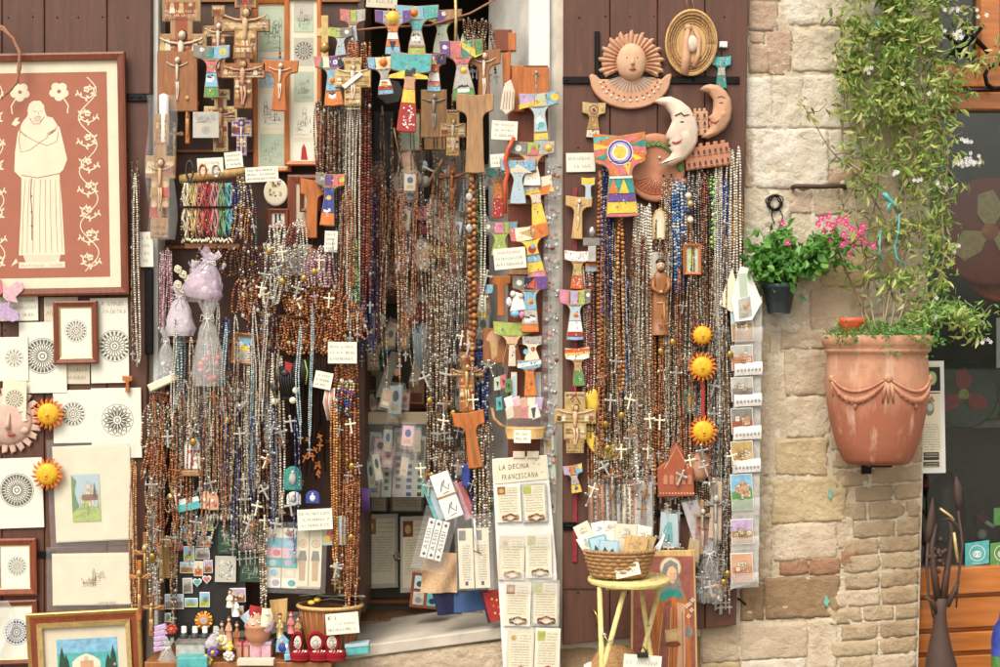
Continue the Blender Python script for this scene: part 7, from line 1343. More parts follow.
# ribbon of crosses on the left side of the shutter
for k,(y0,y1) in enumerate(((188,200),(236,252),(292,400),(466,562))):
    m_ = MB(); m_.prism([(573,y0),(577.5,y0),(577,y1),(572.5,y1)],0,.6,'crimson',.1); one('red_ribbon',['red ribbon end above the top olive wood tau crucifix','red ribbon between the two upper tau crosses','long red ribbon behind the small painted taus','red ribbon hanging free below the big yellow crucifix'][k],'ribbon',m_,575,y0,RY)
crucifix('olive wood tau crucifix with white figure at the top of the red ribbon',579,197,27,42,'wood_light','ivory',RY - .02,shape='tau',rot=3,figs=.45)
tau('white topped tau with orange dotted foot on the red ribbon',578,251,28,38,[('x',-1,1,'white'),('dots',.05,.28,'wood_tan',8),('y',.32,.66,'gold_pale'),('y',.66,1,'orange_red'),('dots',.7,.96,'yellow',10)],a=.3,sw=.36,bw=.46,Y=RY - .02,rot=2)
tau('painted tau with magenta, violet and lime arms on the red ribbon',575,290,32,50,[('x',-1,-.45,'pink'),('c',1,.4,-.6,'pink'),('x',-.3,.2,'lilac'),('x',.2,.6,'lime'),('x',.6,1,'grey'),('disc',.8,.1,.06,'white'),('y',.32,.62,'pale_blue'),S_(.02,.5,.07,'orange','yellow'),('y',.62,.84,'white'),('y',.84,.93,'red'),('y',.93,1,'sky')],a=.32,sw=.38,bw=.54,Y=RY - .03)
tau('painted tau with red to white rainbow arms and green stem on the red ribbon',577,348,25,38,[('x',-1,1,'white'),('tri',[(-1,.02),(1,.02),(1,.1),(-1,.14)],'orange_red'),('tri',[(-1,.12),(1,.1),(1,.16),(-1,.2)],'yellow'),('y',.36,.6,'gold_pale'),('y',.6,1,'green')],a=.34,sw=.34,bw=.5,Y=RY - .02,rot=-3)
icon_cross('big yellow painted crucifix tied with red string on the red ribbon',575,392,42,61,'gold_pale','gold_pale','skin','gold_pale',RY - .04,0,tw=.5,nw=.5,bw=.54,y1=.1,y2=.28,y3=.52,y4=.78,fw=.42,fy=13,fh=40)
m_ = MB(); m_.tube([(570,400,5),(576,393,6),(574,384,4)],.6,'red',5); m_.tube([(580,404,5),(575,394,6),(572,402,5)],.6,'red',5); one('red_string','red string bow at the top of the big yellow crucifix','string',m_,575,392,RY - .06)
tau('tiny painted dove shaped tau in rainbow pastels low on the red ribbon',572,465,20,28,[('x',-1,-.3,'lilac'),('x',-.3,.2,'orange'),('x',.2,1,'sky'),('tri',[(.2,.04),(1,.02),(.8,.2)],'yellow'),('y',.36,.7,'lgrey'),('y',.7,1,'yellow'),('disc',0,.84,.1,'ink_blue')],a=.36,sw=.4,bw=.56,Y=RY - .02,rot=-10)
m_ = MB(); m_.box(583,238,600,246,0,3,'grey',.6); m_.box(588,246,596,262,0,3,'lgrey',.6); m_.ball(592,232,3,4,6,2,'silver'); one('metal_tau','grey metal tau with clear bag beside the olive wood tau crucifix','tau cross',m_,591,262,RY - .03)
m_ = MB(); m_.box(585,262,598,272,0,2.4,'orange',.5); m_.poly(rect(586,267,597,271),2.5,'sky'); one('painted_block','small orange and blue painted block behind the white topped tau','block',m_,591,272,RY - .01)
tau('tiny yellow cross shaped tau hanging under the white sign',588,178,14,22,[('x',-1,1,'yellow'),('y',.3,1,'pale_blue')],a=.34,sw=.4,bw=.5,Y=RY - .02)
# rosary curtain
RB = [
 ('large turned olive wood bead rosary left of the blue ones on the right shutter',596,603,172,470,1,'olivewood',2.9,.035,None,2.6,0),('large round wooden bead rosary right of the blue ones on the right shutter',617,622,214,404,1,'honey',3.1,.04,None,2.2,0),
 ('cobalt blue bead rosary between the two large wooden bead rosaries',602,615,166,318,4,'cobalt',1.6,.03,None,2.2,0),('silver crystal rosary between the two large wooden bead rosaries',601,617,226,440,5,'crystal',1.4,.025,'silver',2,0),
 ('sky blue bead rosary right of the large wooden beads',620,632,278,400,4,'azure',1.5,.03,None,2,0),('silver rosary with crosses hanging under the sky blue beads',618,634,340,490,5,'crystal',1.4,.02,'silver',2,0),
 ('large white pearl rosary left of the friar figure',633,652,204,470,5,'pearl',1.8,.035,'silver',2.6,0),('dark red bead rosary within the white pearls',640,646,238,300,1,'ruby',1.8,.045,None,2,0),('thin grey rosary behind the white pearls',630,654,300,520,6,'dusk',1.3,.015,'silver',2,0),
 ('brown wooden bead rosary hanging right of the friar figure',660,668,180,300,2,'walnut',1.6,.03,'wood',1.8,0),('bright crystal rosary just right of the sundial plate',663,673,178,470,4,'crystal',1.5,.03,'silver',2,0),('bright azure bead rosary below the sundial plate',670,684,182,300,4,'azure',1.8,.035,None,2.4,0),
 ('amber and wood bead strand in the middle of the right curtain',684,692,192,262,3,'olivewood',1.6,.025,None,2,0),('silver rosary in the middle of the right curtain',688,702,168,470,4,'silver_chain',1.4,.02,'silver',2,0),('dark red bead strand right of the small flower icon',700,708,176,250,2,'ruby',1.7,.03,None,2,0),
 ('pale green bead strand right of the dark red one',709,716,178,250,2,'jade',2.3,.03,None,2,0),('dark crystal rosary in the right half of the curtain',700,722,172,480,6,'dusk',1.4,.015,'silver',2,0),('white crystal rosary beside the deep blue strands on the right',714,724,166,420,3,'pearl',1.5,.03,'silver',2,0),
 ('deep blue bead rosary near the right edge of the shutter',720,729,178,320,3,'cobalt',1.6,.035,None,2,0),('pale pearl rosary at the right edge of the shutter',727,741,148,300,3,'pearl',1.7,.035,'silver',2,0),('honey bead strand at the right edge of the shutter',734,742,190,268,2,'honey',1.6,.03,None,2,0),('grey crystal rosary at the right edge of the shutter',724,742,200,420,5,'crystal',1.4,.015,'silver',2,0),
 ('dark steel rosary in the long mass behind the three orange suns',692,724,300,580,12,'dusk',1.4,.012,'silver',2.2,0),('silver chain with medals in the long mass right of the orange suns',708,730,330,570,5,'silver_chain',1.3,.03,'silver',2.2,0),('wooden bead rosary hanging below the friar figure',652,662,318,470,3,'olivewood',1.9,.035,'wood',2.2,0),('silver filigree rosary left of the clay house plaque',660,680,318,500,7,'crystal',1.5,.03,'silver',2.2,0),
 ('amber and crystal rosary low beside the big yellow crucifix',588,612,352,530,6,'amber',1.4,.015,'wood',2,0),('crystal rosary low on the left of the right shutter',594,640,420,540,10,'crystal',1.4,.03,'silver',2.2,1),('pearl rosary behind the red ribbon crosses',582,592,262,400,3,'pearl',1.5,.012,'silver',2,0),('dark bead rosary beside the red ribbon crosses',586,594,276,420,3,'ruby',1.4,.018,'dark',1.8,0),('silver rosary low under the white pearls',636,654,430,540,5,'crystal',1.4,.02,'silver',2,0),
 ('pale chain with tiny crosses hanging low by the lowest orange sun',712,730,430,600,5,'crystal',1.3,.02,'silver',2.2,0)]
for lb,x0,x1,y0,y1,n,pal,r,dd,pd,w,dr in RB: bunch(lb,x0,x1,y0,y1,n,pal,r,RY - dd,pd,w,drop=dr,dy=.008)
for lb,x0,x1,y0,y1,n,pal,Y in [('fine tangled crystal rosary over the right curtain',606,730,220,470,9,'crystal',-.12),('fine tangled dark rosary over the right curtain',600,728,200,440,9,'dusk',-.115),('fine amber rosary over the right curtain',598,700,240,480,6,'amber',-.118)]: bunch(lb,x0,x1,y0,y1,n,pal,1.15,Y,'silver',1.8,spread=.4,drop=.6,sway=4,cat='necklace')  # added loose rosaries with crucifixes, kept under necklace
# icons among the beads
m_ = MB(); a_ = [(652,240),(652,218),(655,211),(660,208),(664,212),(666,219),(666,240)]; m_.prism(a_,0,2.4,'gold_pale',.5); m_.poly(inset(a_,2),2.5,'mat_beige'); m_.poly([(656,238),(657,222),(661,218),(663,238)],2.6,'cream'); one('arched_icon','small gilt arched icon with a pale figure above the friar','icon',m_,659,240,RY - .03); m_ = MB(); m_.box(652,241,667,254,0,2,'charcoal',.4); m_.poly(rect(655,246,664,248),2.1,'gold'); one('dark_plaque','dark little plaque between the arched icon and the friar','plaque',m_,659,254,RY - .02)
fr = thing('friar_figurine','carved wooden friar figurine with black hair and brown robe among the pearls','figurine',660,335,RY - .045); m_ = MB(); m_.lathe(660,3,[(8.5,335),(9,318),(8,300),(7,288),(7.6,280),(6,274),(2.6,271)],'wood_mid',20,True,.6); m_.tube([(653,278,5),(652,288,8),(658,293,10),(662,290,10)],[2.4,2.4,2,1.6],'wood_mid',7); m_.tube([(667,278,5),(668,287,8),(663,294,10)],[2.4,2.4,1.8],'wood_mid',7); m_.ball(660,292,10.6,2.2,1.8,1.6,'skin'); m_.tube([(656,303,8),(664,303,8)],.8,'wood_light',5); m_.tube([(663,303,8),(664,325,8)],.6,'wood_light',5); part(fr,'robe',m_)
m_ = MB(); m_.ball(660,266,4.5,4.2,5.4,4,'skin',True); m_.ball(660,267,8.4,.8,1.4,.8,'skin'); m_.ball(658.3,265,8.2,.7,.4,.3,'black'); m_.ball(661.7,265,8.2,.7,.4,.3,'black'); hd = part(fr,'head',m_); m_ = MB(); m_.ball(660,262.4,3.4,4.8,3.8,4.2,'black',True); m_.ball(660,270.4,7,2.8,1.8,1.6,'wood_deep'); part(fr,'hair',m_,hd); m_ = MB(); m_.box(652,252,669,286,-1,0,'card_grey',.2); part(fr,'backing',m_)
frame('small_icon','small orange wooden frame with yellow flower picture in the middle of the right curtain','framed picture',683,244,701,275,3,'wood_orange','pale_green',lambda mb,d: [mb.poly(circ(690 + k % 3 * 2,252 + k * 3,2.2,2,8),d + k * .02,['lime','yellow','white','lime','yellow'][k]) for k in range(5)],RY - .05)
m_ = MB()
for k in range(4): m_.ball(688 + k % 2 * 2,196 + k * 8,3,3.4,3.6,2,['mat_beige','gold_pale','navy','cream'][k])
one('shell_charms','string of pale shell charms above the small flower icon','charm',m_,688,192,RY - .045)
for k,(x,y,c1,c2,lb) in enumerate(((646,338,'rose','teal','pink and green ceramic heart behind the pearl rosaries'),(646,392,'pale_blue','wood_orange','orange framed pale picture behind the pearl rosaries'),(656,432,'turq','blue','turquoise glass drop below the framed picture'),(688,360,'yellow','teal','yellow and green ceramic piece left of the middle orange sun'),(690,402,'yellow','turq','yellow and turquoise ceramic piece left of the lowest orange sun'))): m_ = MB(); m_.box(x - 7,y - 12,x + 7,y + 12,0,2.4,c2,.8); m_.poly(circ(x,y - 2,5,7,12),2.5,c1); m_.poly(rect(x - 5,y + 5,x + 5,y + 9),2.52,'mat_beige'); one('ceramic_piece',lb,'ceramic',m_,x,y + 12,RY - .012)
cm = MB(); cm.prism([(612 + 28 * math.cos(t),430 + 30 * math.sin(t)) for t in np.linspace(-.1,math.pi + .1,20)] + [(612 + 19 * math.cos(t),424 + 20 * math.sin(t)) for t in np.linspace(math.pi + .1,-.1,20)],0,4,'yellow',.8); cm.ball(592,402,2,8,14,3,'yellow',True)
for x,y in ((594,446),(612,456),(630,446)): cm.ball(x,y,4,1.6,1.6,.8,'ink_brown')
one('yellow_moon','yellow clay crescent moon low behind the crystal rosaries beside the big yellow crucifix','clay moon',cm,604,460,RY - .01)
sun_face('small orange clay sun top of the column of three on the right shutter',702,335,12,Y=RY - .07,n=16,rr=.74); sun_face('orange clay sun in the middle of the column of three on the right shutter',702,367,16.5,Y=RY - .08,rot=5); sun_face('orange clay sun lowest of the column of three on the right shutter',703,431,16.5,Y=RY - .08,rot=-6)
m_ = MB(); m_.prism([(701,382),(704.5,382),(704.5,418),(701.5,418)],0,1,'red',.2); one('red_ribbon','red ribbon between the middle and the lowest orange sun','ribbon',m_,703,382,RY - .07); m_ = MB(); m_.balls([(709 + .5 * math.sin(k),446 + k * 2.2,3) for k in range(16)],[1.3] * 16,'beads_ruby'); m_.ball(709,485,3,2,4,2,'silver'); one('red_bead_string','red bead string with silver tassel under the lowest orange sun','bead strand',m_,709,446,RY - .08)
pq = thing('clay_house_plaque','reddish clay plaque shaped like a church front hanging low on the right shutter','plaque',676,497,RY - .05); m_ = MB(); m_.prism([(658,497),(657,468),(664,462),(668,462),(670,450),(676,442),(682,450),(685,462),(693,468),(694,496)],0,5,'terra_dark',1.2); part(pq,'front',m_); m_ = MB()
for k in range(12): m_.ball(660 + k * 3,493,5,1.1,1.1,.8,'terra_pink')
for k in range(5): m_.prism([(663 + k * 6,484),(663 + k * 6,476),(665 + k * 6,473.6),(667 + k * 6,476),(667 + k * 6,484)],4.9,5.5,'terra',.2)
m_.line([(664,468),(676,446),(688,468)],1,5.1,'terra_pink'); part(pq,'ornament',m_); m_ = MB(); m_.tube([(663,464,3),(676,436,2),(690,466,3)],.5,'twine',5); part(pq,'string',m_)
m_ = MB(); m_.dome(698,466,[(14,0),(13,5),(8,8),(.1,9)],'terra_pink',20,True,1.1); m_.tube([(690,458,8),(686,466,10),(690,470,9)],[1,2.2,1],'terra_pink',6); m_.ball(691,474,8,3,1.3,1,'lip'); m_.ball(696,460,8,2,1,.6,'ink_brown'); one('clay_mask','dusky pink clay face turned left behind the red bead string','clay face',m_,698,482,RY - .02)
for k,(x0,y0,x1,y1,m1,rt,lb) in enumerate(((661,512,678,548,'pale_blue',2,'pale blue bag of saints hanging below the clay church plaque'),(681,500,697,556,'lgrey',-18,'striped pale fan shaped bag beside the blue bag'),(636,480,652,540,'lgrey',1,'tall clear bag with grey leaflet under the pearl rosaries'),(697,516,707,544,'icon_red',3,'small red card hanging behind the low crosses'),(690,538,700,562,'gold_pale',8,'tan paper packet low among the hanging crosses'),(712,480,722,540,'cloth_tan',3,'tan ribbon hanging at the right bottom of the curtain'))):
    m_ = MB(); m_.prism([(x0,y0),(x1,y0 + 2),(x1 + 2,y1),(x0 - 1,y1 - 2)],0,2,m1,.6)
    if k in (0,2): m_.poly([(x0 + 4,y1 - 6),(x0 + 6,y0 + 10),(x1 - 6,y0 + 10),(x1 - 4,y1 - 6)],2.1,'ink_soft' if k == 2 else 'turq')
    if k == 1: [m_.line([(x0 + 2 + q * 3,y0 + 4),(x0 + 1 + q * 3.6,y1 - 4)],.8,2.1,'lilac') for q in range(5)]
    m_.sheet([[(x0 - 1 + (x1 - x0 + 3) * i / 5,y0 - 3 + (y1 - y0 + 6) * j / 7,3.4 + 1.1 * nz(i * 3,j * 3,.4,k)) for i in range(6)] for j in range(8)],'film'); one('hanging_bag',lb,'bag',m_,(x0 + x1) / 2,y0,RY - .03 - .005 * k,rt)
for k,(x,y,w,h,lb) in enumerate(((715,484,22,70,'silvery grey crucifix hanging lowest on the right, beside the postcard rack'),(702,500,16,54,'dusky thin crucifix beside the silvery one'),(612,468,20,30,'small metal crucifix under the yellow clay moon'))): crucifix(lb,x,y,w,h,('grey','wood_tan','wood_mid')[k],'lgrey',RY - .06)
bag('crumpled clear plastic bag of trinkets at the bottom right corner of the shutter',709,540,32,62,'film',RY - .06,33,['grey','lgrey','pale_blue','wood_tan'],name='plastic_bag')
hb = thing('hanging_bag','clear bag of beads and wooden crosses hanging behind the basket of cards','bag',612,478,RY - .02); m_ = MB(); m_.sheet([[(588 + i * 6,478 + j * 8,5 + 1.6 * nz(i * 3,j * 3,.4,3)) for i in range(9)] for j in range(9)],'film'); part(hb,'bag',m_); m_ = MB(); rg = random.Random(44)
for k in range(9): m_.tube([(591 + k * 5.4,486 + rg.uniform(-3,6),3),(592 + k * 5.4,536,3)],rg.uniform(1,2.4),rg.choice(['wood_orange','wood_mid','lgrey','wood_tan','cream','silver']),6)
part(hb,'contents',m_)
# small metal crosses and medals glinting among the rosaries
def charms(n,boxes,lab,grp,Y0,seed):
    rg = random.Random(seed); protos = []
    for k in range(n):
        x0,y0,x1,y1 = rg.choice(boxes); x,y = rg.uniform(x0,x1),rg.uniform(y0,y1); a = rg.gauss(0,12); Y = Y0 - rg.uniform(0,.05)
        if len(protos) < 6:
            i = len(protos); s_ = (7,9,11,8,6,10)[i]; b = s_ * .09; m = ('silver','cream','silver','wood_mid','brass','lgrey')[i]; mb = MB(); mb.tube([(0,-8,-3),(0,-4,0),(0,0,0)],.3,'cord_dark',4)
            if i == 4: mb.dome(0,s_ * .6,[(s_ * .5,0),(s_ * .5,1),(s_ * .36,1.5),(.1,1.6)],m,16,True,1.25)
            else:
                mb.prism([(-b,0),(b,0),(b,s_ * .4),(s_ * .5,s_ * .4),(s_ * .5,s_ * .4 + 2 * b),(b,s_ * .4 + 2 * b),(b,s_ * 1.5),(-b,s_ * 1.5),(-b,s_ * .4 + 2 * b),(-s_ * .5,s_ * .4 + 2 * b),(-s_ * .5,s_ * .4),(-b,s_ * .4)],0,1.2,m,.3)
                for px_,py_ in ((0,0),(s_ * .5,s_ * .4 + b),(-s_ * .5,s_ * .4 + b),(0,s_ * 1.5)): mb.ball(px_,py_,.8,b * 1.7,b * 1.7,1,m)
            o = one('cross_charm',lab,'charm',mb,x,y,Y,a,grp,True); protos.append(o)
        else: o = protos[k % 6].copy(); C.objects.link(o); place(o,x,y,Y,a,0,0)
charms(70,[(150,400,200,560),(190,370,290,520),(230,420,290,540),(335,400,358,600),(262,240,335,300)],'small cross or medal charm glinting among the rosaries of the left display','charms of the left display',-.115,3)
charms(60,[(590,400,655,530),(660,300,730,560),(600,330,660,480),(700,440,732,590)],'small cross or medal charm glinting among the rosaries of the right shutter','charms of the right shutter',-.1,4)
charms(30,[(405,270,490,470),(425,330,490,520)],'small cross or medal charm glinting among the rosaries in the doorway','charms of the doorway',-.02,5)
# ================================================================== postcard rack at the edge of the shutter
pr = thing('postcard_rack','tall hanging white fabric postcard rack with seven pockets at the edge of the shutter','postcard rack',742,590,RY - .05,1); m_ = MB(); m_.prism([(730,300),(757,296),(758,580),(730,590)],0,.8,'lgrey',.1); part(pr,'backing',m_); rows = [(307,343),(344,376),(376,407),(407,440),(440,473),(473,516),(518,550),(552,588)]
for k,(a,b) in enumerate(rows):
    m_ = MB(); m_.sheet([[(730 + i * 4.6,(a * .4 + b * .6) + (b - a) * .4 * j / 3 - i * .35,3.5 + 2 * math.sin(j * .9) + .7 * nz(i,j + k,.8)) for i in range(7)] for j in range(4)],'cloth_white' if k in (1,2,3,4) else 'film_milky')
    if k in (1,2,3,4):
        for q in range(7): m_.ball(733 + q * 3.6,b - 6 - q * .3,6.4,1.2,1.6,.6,'lgrey')
    part(pr,'pocket',m_)
pcs = [('white village with figures','pale_blue','wood_tan'),('red building and flag','lgrey','terra'),('grey crowd','lgrey','grey'),('reddish square','grey','terra_dark'),('cream letter with brown border','gold_pale','wood_light'),('green hills and ruined arches','sky','green'),('mauve mountain town','lilac','wood_tan'),('terracotta street','terra_pink','terra')]
for k,(a,b) in enumerate(rows):
    nm,c1,c2 = pcs[k]; m_ = MB(); m_.box(732,a + 1,754,b - 6 if k else b - 2,0,1,'white',.1); yb = b - 7 if k else b - 3; m_.poly(rect(732.6,a + 1.6,753.4,(a + yb) / 2),1.06,c1); m_.poly(rect(732.6,(a + yb) / 2,753.4,yb + .4),1.06,c2); sketch(m_,733,a + 5,753,yb - 3,1.14,150 + k,'ink',c2,None,'cream'); sketch(m_,734,a + 3,752,yb - 1,1.2,140 + k,'ink_brown',None,None,'terra_pink' if k in (1,3,5,7) else None)
    if k == 5: m_.poly([(733,yb - 6),(738,a + 14),(745,a + 8),(753,a + 16),(753,yb)],1.12,'green')
    one('postcard',f'postcard of {nm} in the {["top", "second", "third", "fourth", "fifth", "sixth", "seventh", "lowest"][k]} pocket of the white rack','postcard',m_,743,b,RY - .06,-3)
for k,(pts,m1) in enumerate(((([(719,304),(732,268),(741,300),(737,312),(731,312)]),'cream'),(([(731,300),(740,266),(748,268),(762,302),(752,320),(735,322)]),'white'))):
    m_ = MB(); m_.prism(pts,0,1,m1,.1)
    if k: m_.poly([(738,274),(746,273),(748,296),(740,298)],1.1,'pale_green'); m_.poly([(738,300),(750,296),(752,316),(739,320)],1.12,'lgrey'); sketch(m_,739,298,750,318,1.3,77,'ink_brown',None,None,'wood_light')
    one('envelope_card',['cream card sticking out to the left at the top of the postcard rack','white folded card sticking up at the top of the postcard rack'][k],'card',m_,738,320,RY - .065 - .01 * k)
# ================================================================== stool, basket, icon panel
TY = -.42
st = thing('folding_stool','pale yellow folding round stool table in front of the brown shutter','stool',629,758,TY); m_ = MB(); u0 = 1
m_.lathe(629,0,[(40,582),(41.3,580.6),(41.3,578.2),(40.5,577.4),(.1,577)],'stool_yellow',44); part(st,'seat',m_); m_ = MB(); rg = random.Random(3)
for k in range(90):
    a = rg.uniform(0,6.28); q = rg.uniform(6,38); x,d = 629 + q * math.cos(a),q * math.sin(a); s_ = rg.uniform(.6,1.7); m_.add([(x - s_,576.8,d),(x,576.8,d - s_ * .7),(x + s_,576.8,d + .3),(x,576.8,d + s_ * .6)],[(0,1,2,3)],rg.choice(['gold_pale','green','mat_beige','wood_mid']))
part(st,'seat_pattern',m_)
zb = 333.5 + 1.7 / U(TY)
for k,(p,q) in enumerate((((598,583,22),(604,zb,26)),((623,583,24),(566,zb,20)),((642,583,-24),(672,zb,-18)),((664,583,-20),(612,zb,-26)))):
    m_ = MB(); p,q = Vector(p),Vector(q); m_.tube([tuple(p),tuple(p.lerp(q,.5)),tuple(q)],[2.5,2.7,2.4],'stool_yellow',10); part(st,'leg',m_)
for d in (21,-21): m_ = MB(); m_.tube([(604,584,d),(659,584,d)],2,'stool_yellow',8); part(st,'rail',m_)
m_ = MB(); m_.ball(602.5,629,27,2.4,2.4,2,'silver'); m_.tube([(602,629,28),(606,636,28),(610,634,28)],.7,'silver',5); m_.ball(651,629,-20,2,2,2,'silver'); part(st,'hinge',m_)
bk = thing('wicker_basket','shallow brown wicker basket of cards on the yellow stool','basket',619,577,TY - .02); m_ = MB()
m_.lathe(619,0,[(27,576),(30,570),(33,560),(35,552),(36,549),(34.6,548),(33,551),(29,566),(26,572)],'wicker',40,True,.72)
for k in range(6): m_.tube([(619 + (28.5 + k * 1.3) * math.cos(a),573 - k * 4,.72 * (28.5 + k * 1.3) * math.sin(a) + .8 * math.sin(a * 20 + k * 3.14)) for a in np.linspace(0,6.2832,100)],1.5,'wicker',5)
part(bk,'bowl',m_); m_ = MB()
for j in range(2): m_.tube([(619 + 36 * math.cos(a) + .9 * math.cos(a * 24 + j * 3.14),549 + .9 * math.sin(a * 24 + j * 3.14),26 * math.sin(a)) for a in np.linspace(0,6.2832,140)],1.2,'wood_tan',5)
part(bk,'rim',m_)
cs = [(580,524,16,22,'cream',-26,'cream card with a drawing at the far left of the wicker basket',0),(582,536,14,26,'paper',-32,'white envelope leaning far left out of the wicker basket',4),(597,522,13,20,'white',-12,'white card second from the left at the back of the basket',-4),(611,521,13,20,'paper',2,'white lettered card in the middle back of the basket',-6),(626,524,22,30,'mat_beige',3,'beige printed packet in the middle of the basket',0),(645,526,15,24,'paper',12,'white card with drawing at the right of the basket',-2),(596,536,18,26,'turq',-14,'turquoise picture postcard bundle at the front left of the basket',10),(608,540,20,22,'sky',4,'blue picture postcard with trees at the front of the basket',13),(636,536,22,26,'wood_light',10,'tan paper packet at the front right of the basket',10),(651,536,10,26,'gold_pale',24,'narrow tan packet at the far right of the basket',6)]
for k,(x,y,w,h,m1,rt,lb_,dd) in enumerate(cs):
    m_ = MB(); m_.box(-w / 2,0,w / 2,h,dd,dd + 1.2,m1,.2)
    if m1 in ('turq','sky'): m_.poly(rect(-w * .42,h * .05,w * .42,h * .5),dd + 1.3,'pale_blue'); m_.poly([(-w * .42,h * .8),(-w * .2,h * .3),(0,h * .55),(w * .2,h * .35),(w * .42,h * .7),(w * .42,h * .8)],dd + 1.35,'dkgreen')
    else: sketch(m_,-w * .38,h * .06,w * .38,h * .5,dd + 1.35,160 + k,'ink_soft')
    one('greeting_card',lb_,'card',m_,x,y,TY - .02,rt,rel=True,lean=-8)
m_ = MB()
for k in range(3): m_.tube([(654 + k * 2,548 + k * 2,4),(662 + k,540 - k * 3,2)],1.3,'white',6)
one('paper_rolls','small white paper rolls sticking out at the right of the wicker basket','paper rolls',m_,658,548,TY - .02)
sign('white tilted handwritten label clipped to the front of the wicker basket',612,556,637,577,TY - .1,-12,['~','~','~'],seed=101,ink='ink_soft')
ip = thing('icon_panel','tall red painted panel of a haloed woman in orange robes leaning behind the stool','painted panel',672,758,-.2,0,lean=-3); m_ = MB(); m_.prism([(632,552),(696,551),(699,757),(630,757)],0,5,'wood_light',.6); m_.poly([(634,557),(694,557),(697,755),(632,755)],5.08,'icon_red'); part(ip,'board',m_)
m_ = MB(); e = 5.2; m_.disc(666,570,11,e,'gold_pale',30); m_.disc(666,570,9.8,e + .04,'mat_beige',30); m_.poly([(657,592),(657,575),(660,566),(666,562),(673,566),(674,578),(678,592),(682,602),(655,602)],e + .08,'grey'); m_.poly([(663,584),(662,576),(664,570),(668,568),(672,572),(672,580),(669,586)],e + .14,'skin')
m_.line([(666,576),(668,576.4)],.5,e + .2,'ink_brown'); m_.line([(670,575.6),(671.6,576)],.5,e + .2,'ink_brown'); m_.line([(669.6,576),(670.4,579.4),(669.2,580)],.4,e + .2,'ink_brown'); m_.line([(668,582.4),(670.6,582.2)],.6,e + .2,'lip')
m_.poly([(652,604),(657,594),(666,590),(678,594),(683,604),(686,630),(686,668),(684,757),(640,757),(645,680),(646,640)],e + .06,'wood_orange'); m_.poly([(655,596),(664,590),(676,593),(680,602),(668,599),(656,604)],e + .16,'teal')
m_.poly([(660,604),(667,602),(664,660),(654,720),(650,757),(642,757),(648,690)],e + .12,'icon_red'); m_.poly([(672,604),(680,606),(682,640),(678,700),(684,757),(672,757),(670,690),(674,640)],e + .12,'terra_pink')
for k in range(9): m_.line([(658 + k * 2.8,608 + abs(k - 4) * 2),(654 + k * 3.4,650),(650 + k * 4,700),(648 + k * 4.4,755)],.7,e + .18,['gold_pale','wood_brown','icon_red'][k % 3])
m_.poly([(660,632),(674,630),(675,642),(661,644)],e + .24,'gold_pale'); m_.poly([(662,635),(672,634),(672,640),(663,641)],e + .28,'skin'); m_.poly(circ(684,634,4,6,12),e + .22,'grey'); m_.poly(circ(668,646,8,3,12),e + .22,'wood_brown')
for x,y in ((685,606),(688,602),(687,612),(684,618),(682,608)): [m_.poly(circ(x + 1.4 * math.cos(a),y + 1.4 * math.sin(a),1,.8,6),e + .1,'cream') for a in (0,1.6,3.1,4.7)]
[v.__setitem__((slice(None),0),v[:,0] + 5) for v in m_.V]; [v.__setitem__((slice(None),1),v[:,1] - 1.5) for v in m_.V]; part(ip,'painting',m_)
ww = thing('woven_hat','round tan woven basket lid lying under the yellow stool','basket lid',616,668,-.3); m_ = MB(); m_.lathe(616,0,[(26,672),(25,662),(19,652),(9,646),(.1,645)],'wicker',30,True,.8); part(ww,'crown',m_)
wb = MB(); wb.lathe(613,0,[(22,700),(27,676),(28.5,668),(29.5,666),(28,665),(25,676)],'white',34,True,.8); one('white_bowl','white bowl rim standing low under the yellow stool','bowl',wb,613,700,-.36); m_ = MB(); m_.box(584,700,646,757,-24,20,'wood_mid',1); one('wooden_crate','wooden crate under the stool supporting the white bowl','crate',m_,613,757,-.36)
sign('white clipped price sign at the foot of the yellow stool',624,655,662,700,-.5,4,['~','~-','~','~'],seed=111); m_ = MB(); m_.tube([(640,650,0),(643,646,2),(646,652,1)],.8,'iron',6); m_.box(637,652,648,657,0,4,'black',.5); one('black_clip','black clip holding the price sign under the stool','clip',m_,642,657,-.505)
# ================================================================== things on the stone wall
m_ = MB(); m_.tube([(791,188,6),(795,187,9),(820,187.5,9),(842,187,9),(844,188,6),(844,188,0)],2.3,'rust',8); m_.tube([(792,188,6),(792,188,0)],2,'rust',6); one('iron_bar','old iron handrail bar fixed to the stone wall','iron bar',m_,818,188,0)
m_ = MB(); rg = random.Random(15)
for k in range(4): m_.tube([(774 + (5 + k) * math.cos(a + k) * (1 + .2 * math.sin(3 * a)),203 + (6 + k * .7) * math.sin(a + k),4 + math.sin(a * 2 + k)) for a in np.linspace(0,6.2,18)],.6,'iron',5)
m_.tube([(772,206,4),(771,216,3),(774,224,3)],.6,'iron',5); m_.tube([(778,208,4),(782,216,3),(781,226,3),(786,230,4)],.6,'iron',5); one('wire_coil','tangled dark wire coil hooked on the stone wall above the geranium','wire',m_,774,196,0)
m_ = MB(); m_.tube([(835,72,3),(846,73,4),(866,72,4)],1.4,'iron',6); one('iron_peg','short iron peg in the wall among the vine leaves','peg',m_,850,73,0)
m_ = MB(); m_.tube([(737,598,2),(741,600,5),(745,604,3)],1,'iron',6); one('wall_hook','small dark hook in the wall below the postcard rack','hook',m_,741,600,0)
for k,(x,y) in enumerate(((829.5,494),(826,601))): m_ = MB(); m_.prism([(x + (2.0 + k * .8) * math.cos(t) * (1 + .4 * math.sin(t * 5 + k)),y + 5 * math.sin(t) * (1 + .25 * math.sin(t * 7))) for t in np.linspace(0,5.8,11)],0,3.0,'smear',.2); one('paint_mark',['turquoise paint mark on the yellowish stone','turquoise paint dab on the dark brown stone'][k],'paint mark',m_,x,y,-.001)
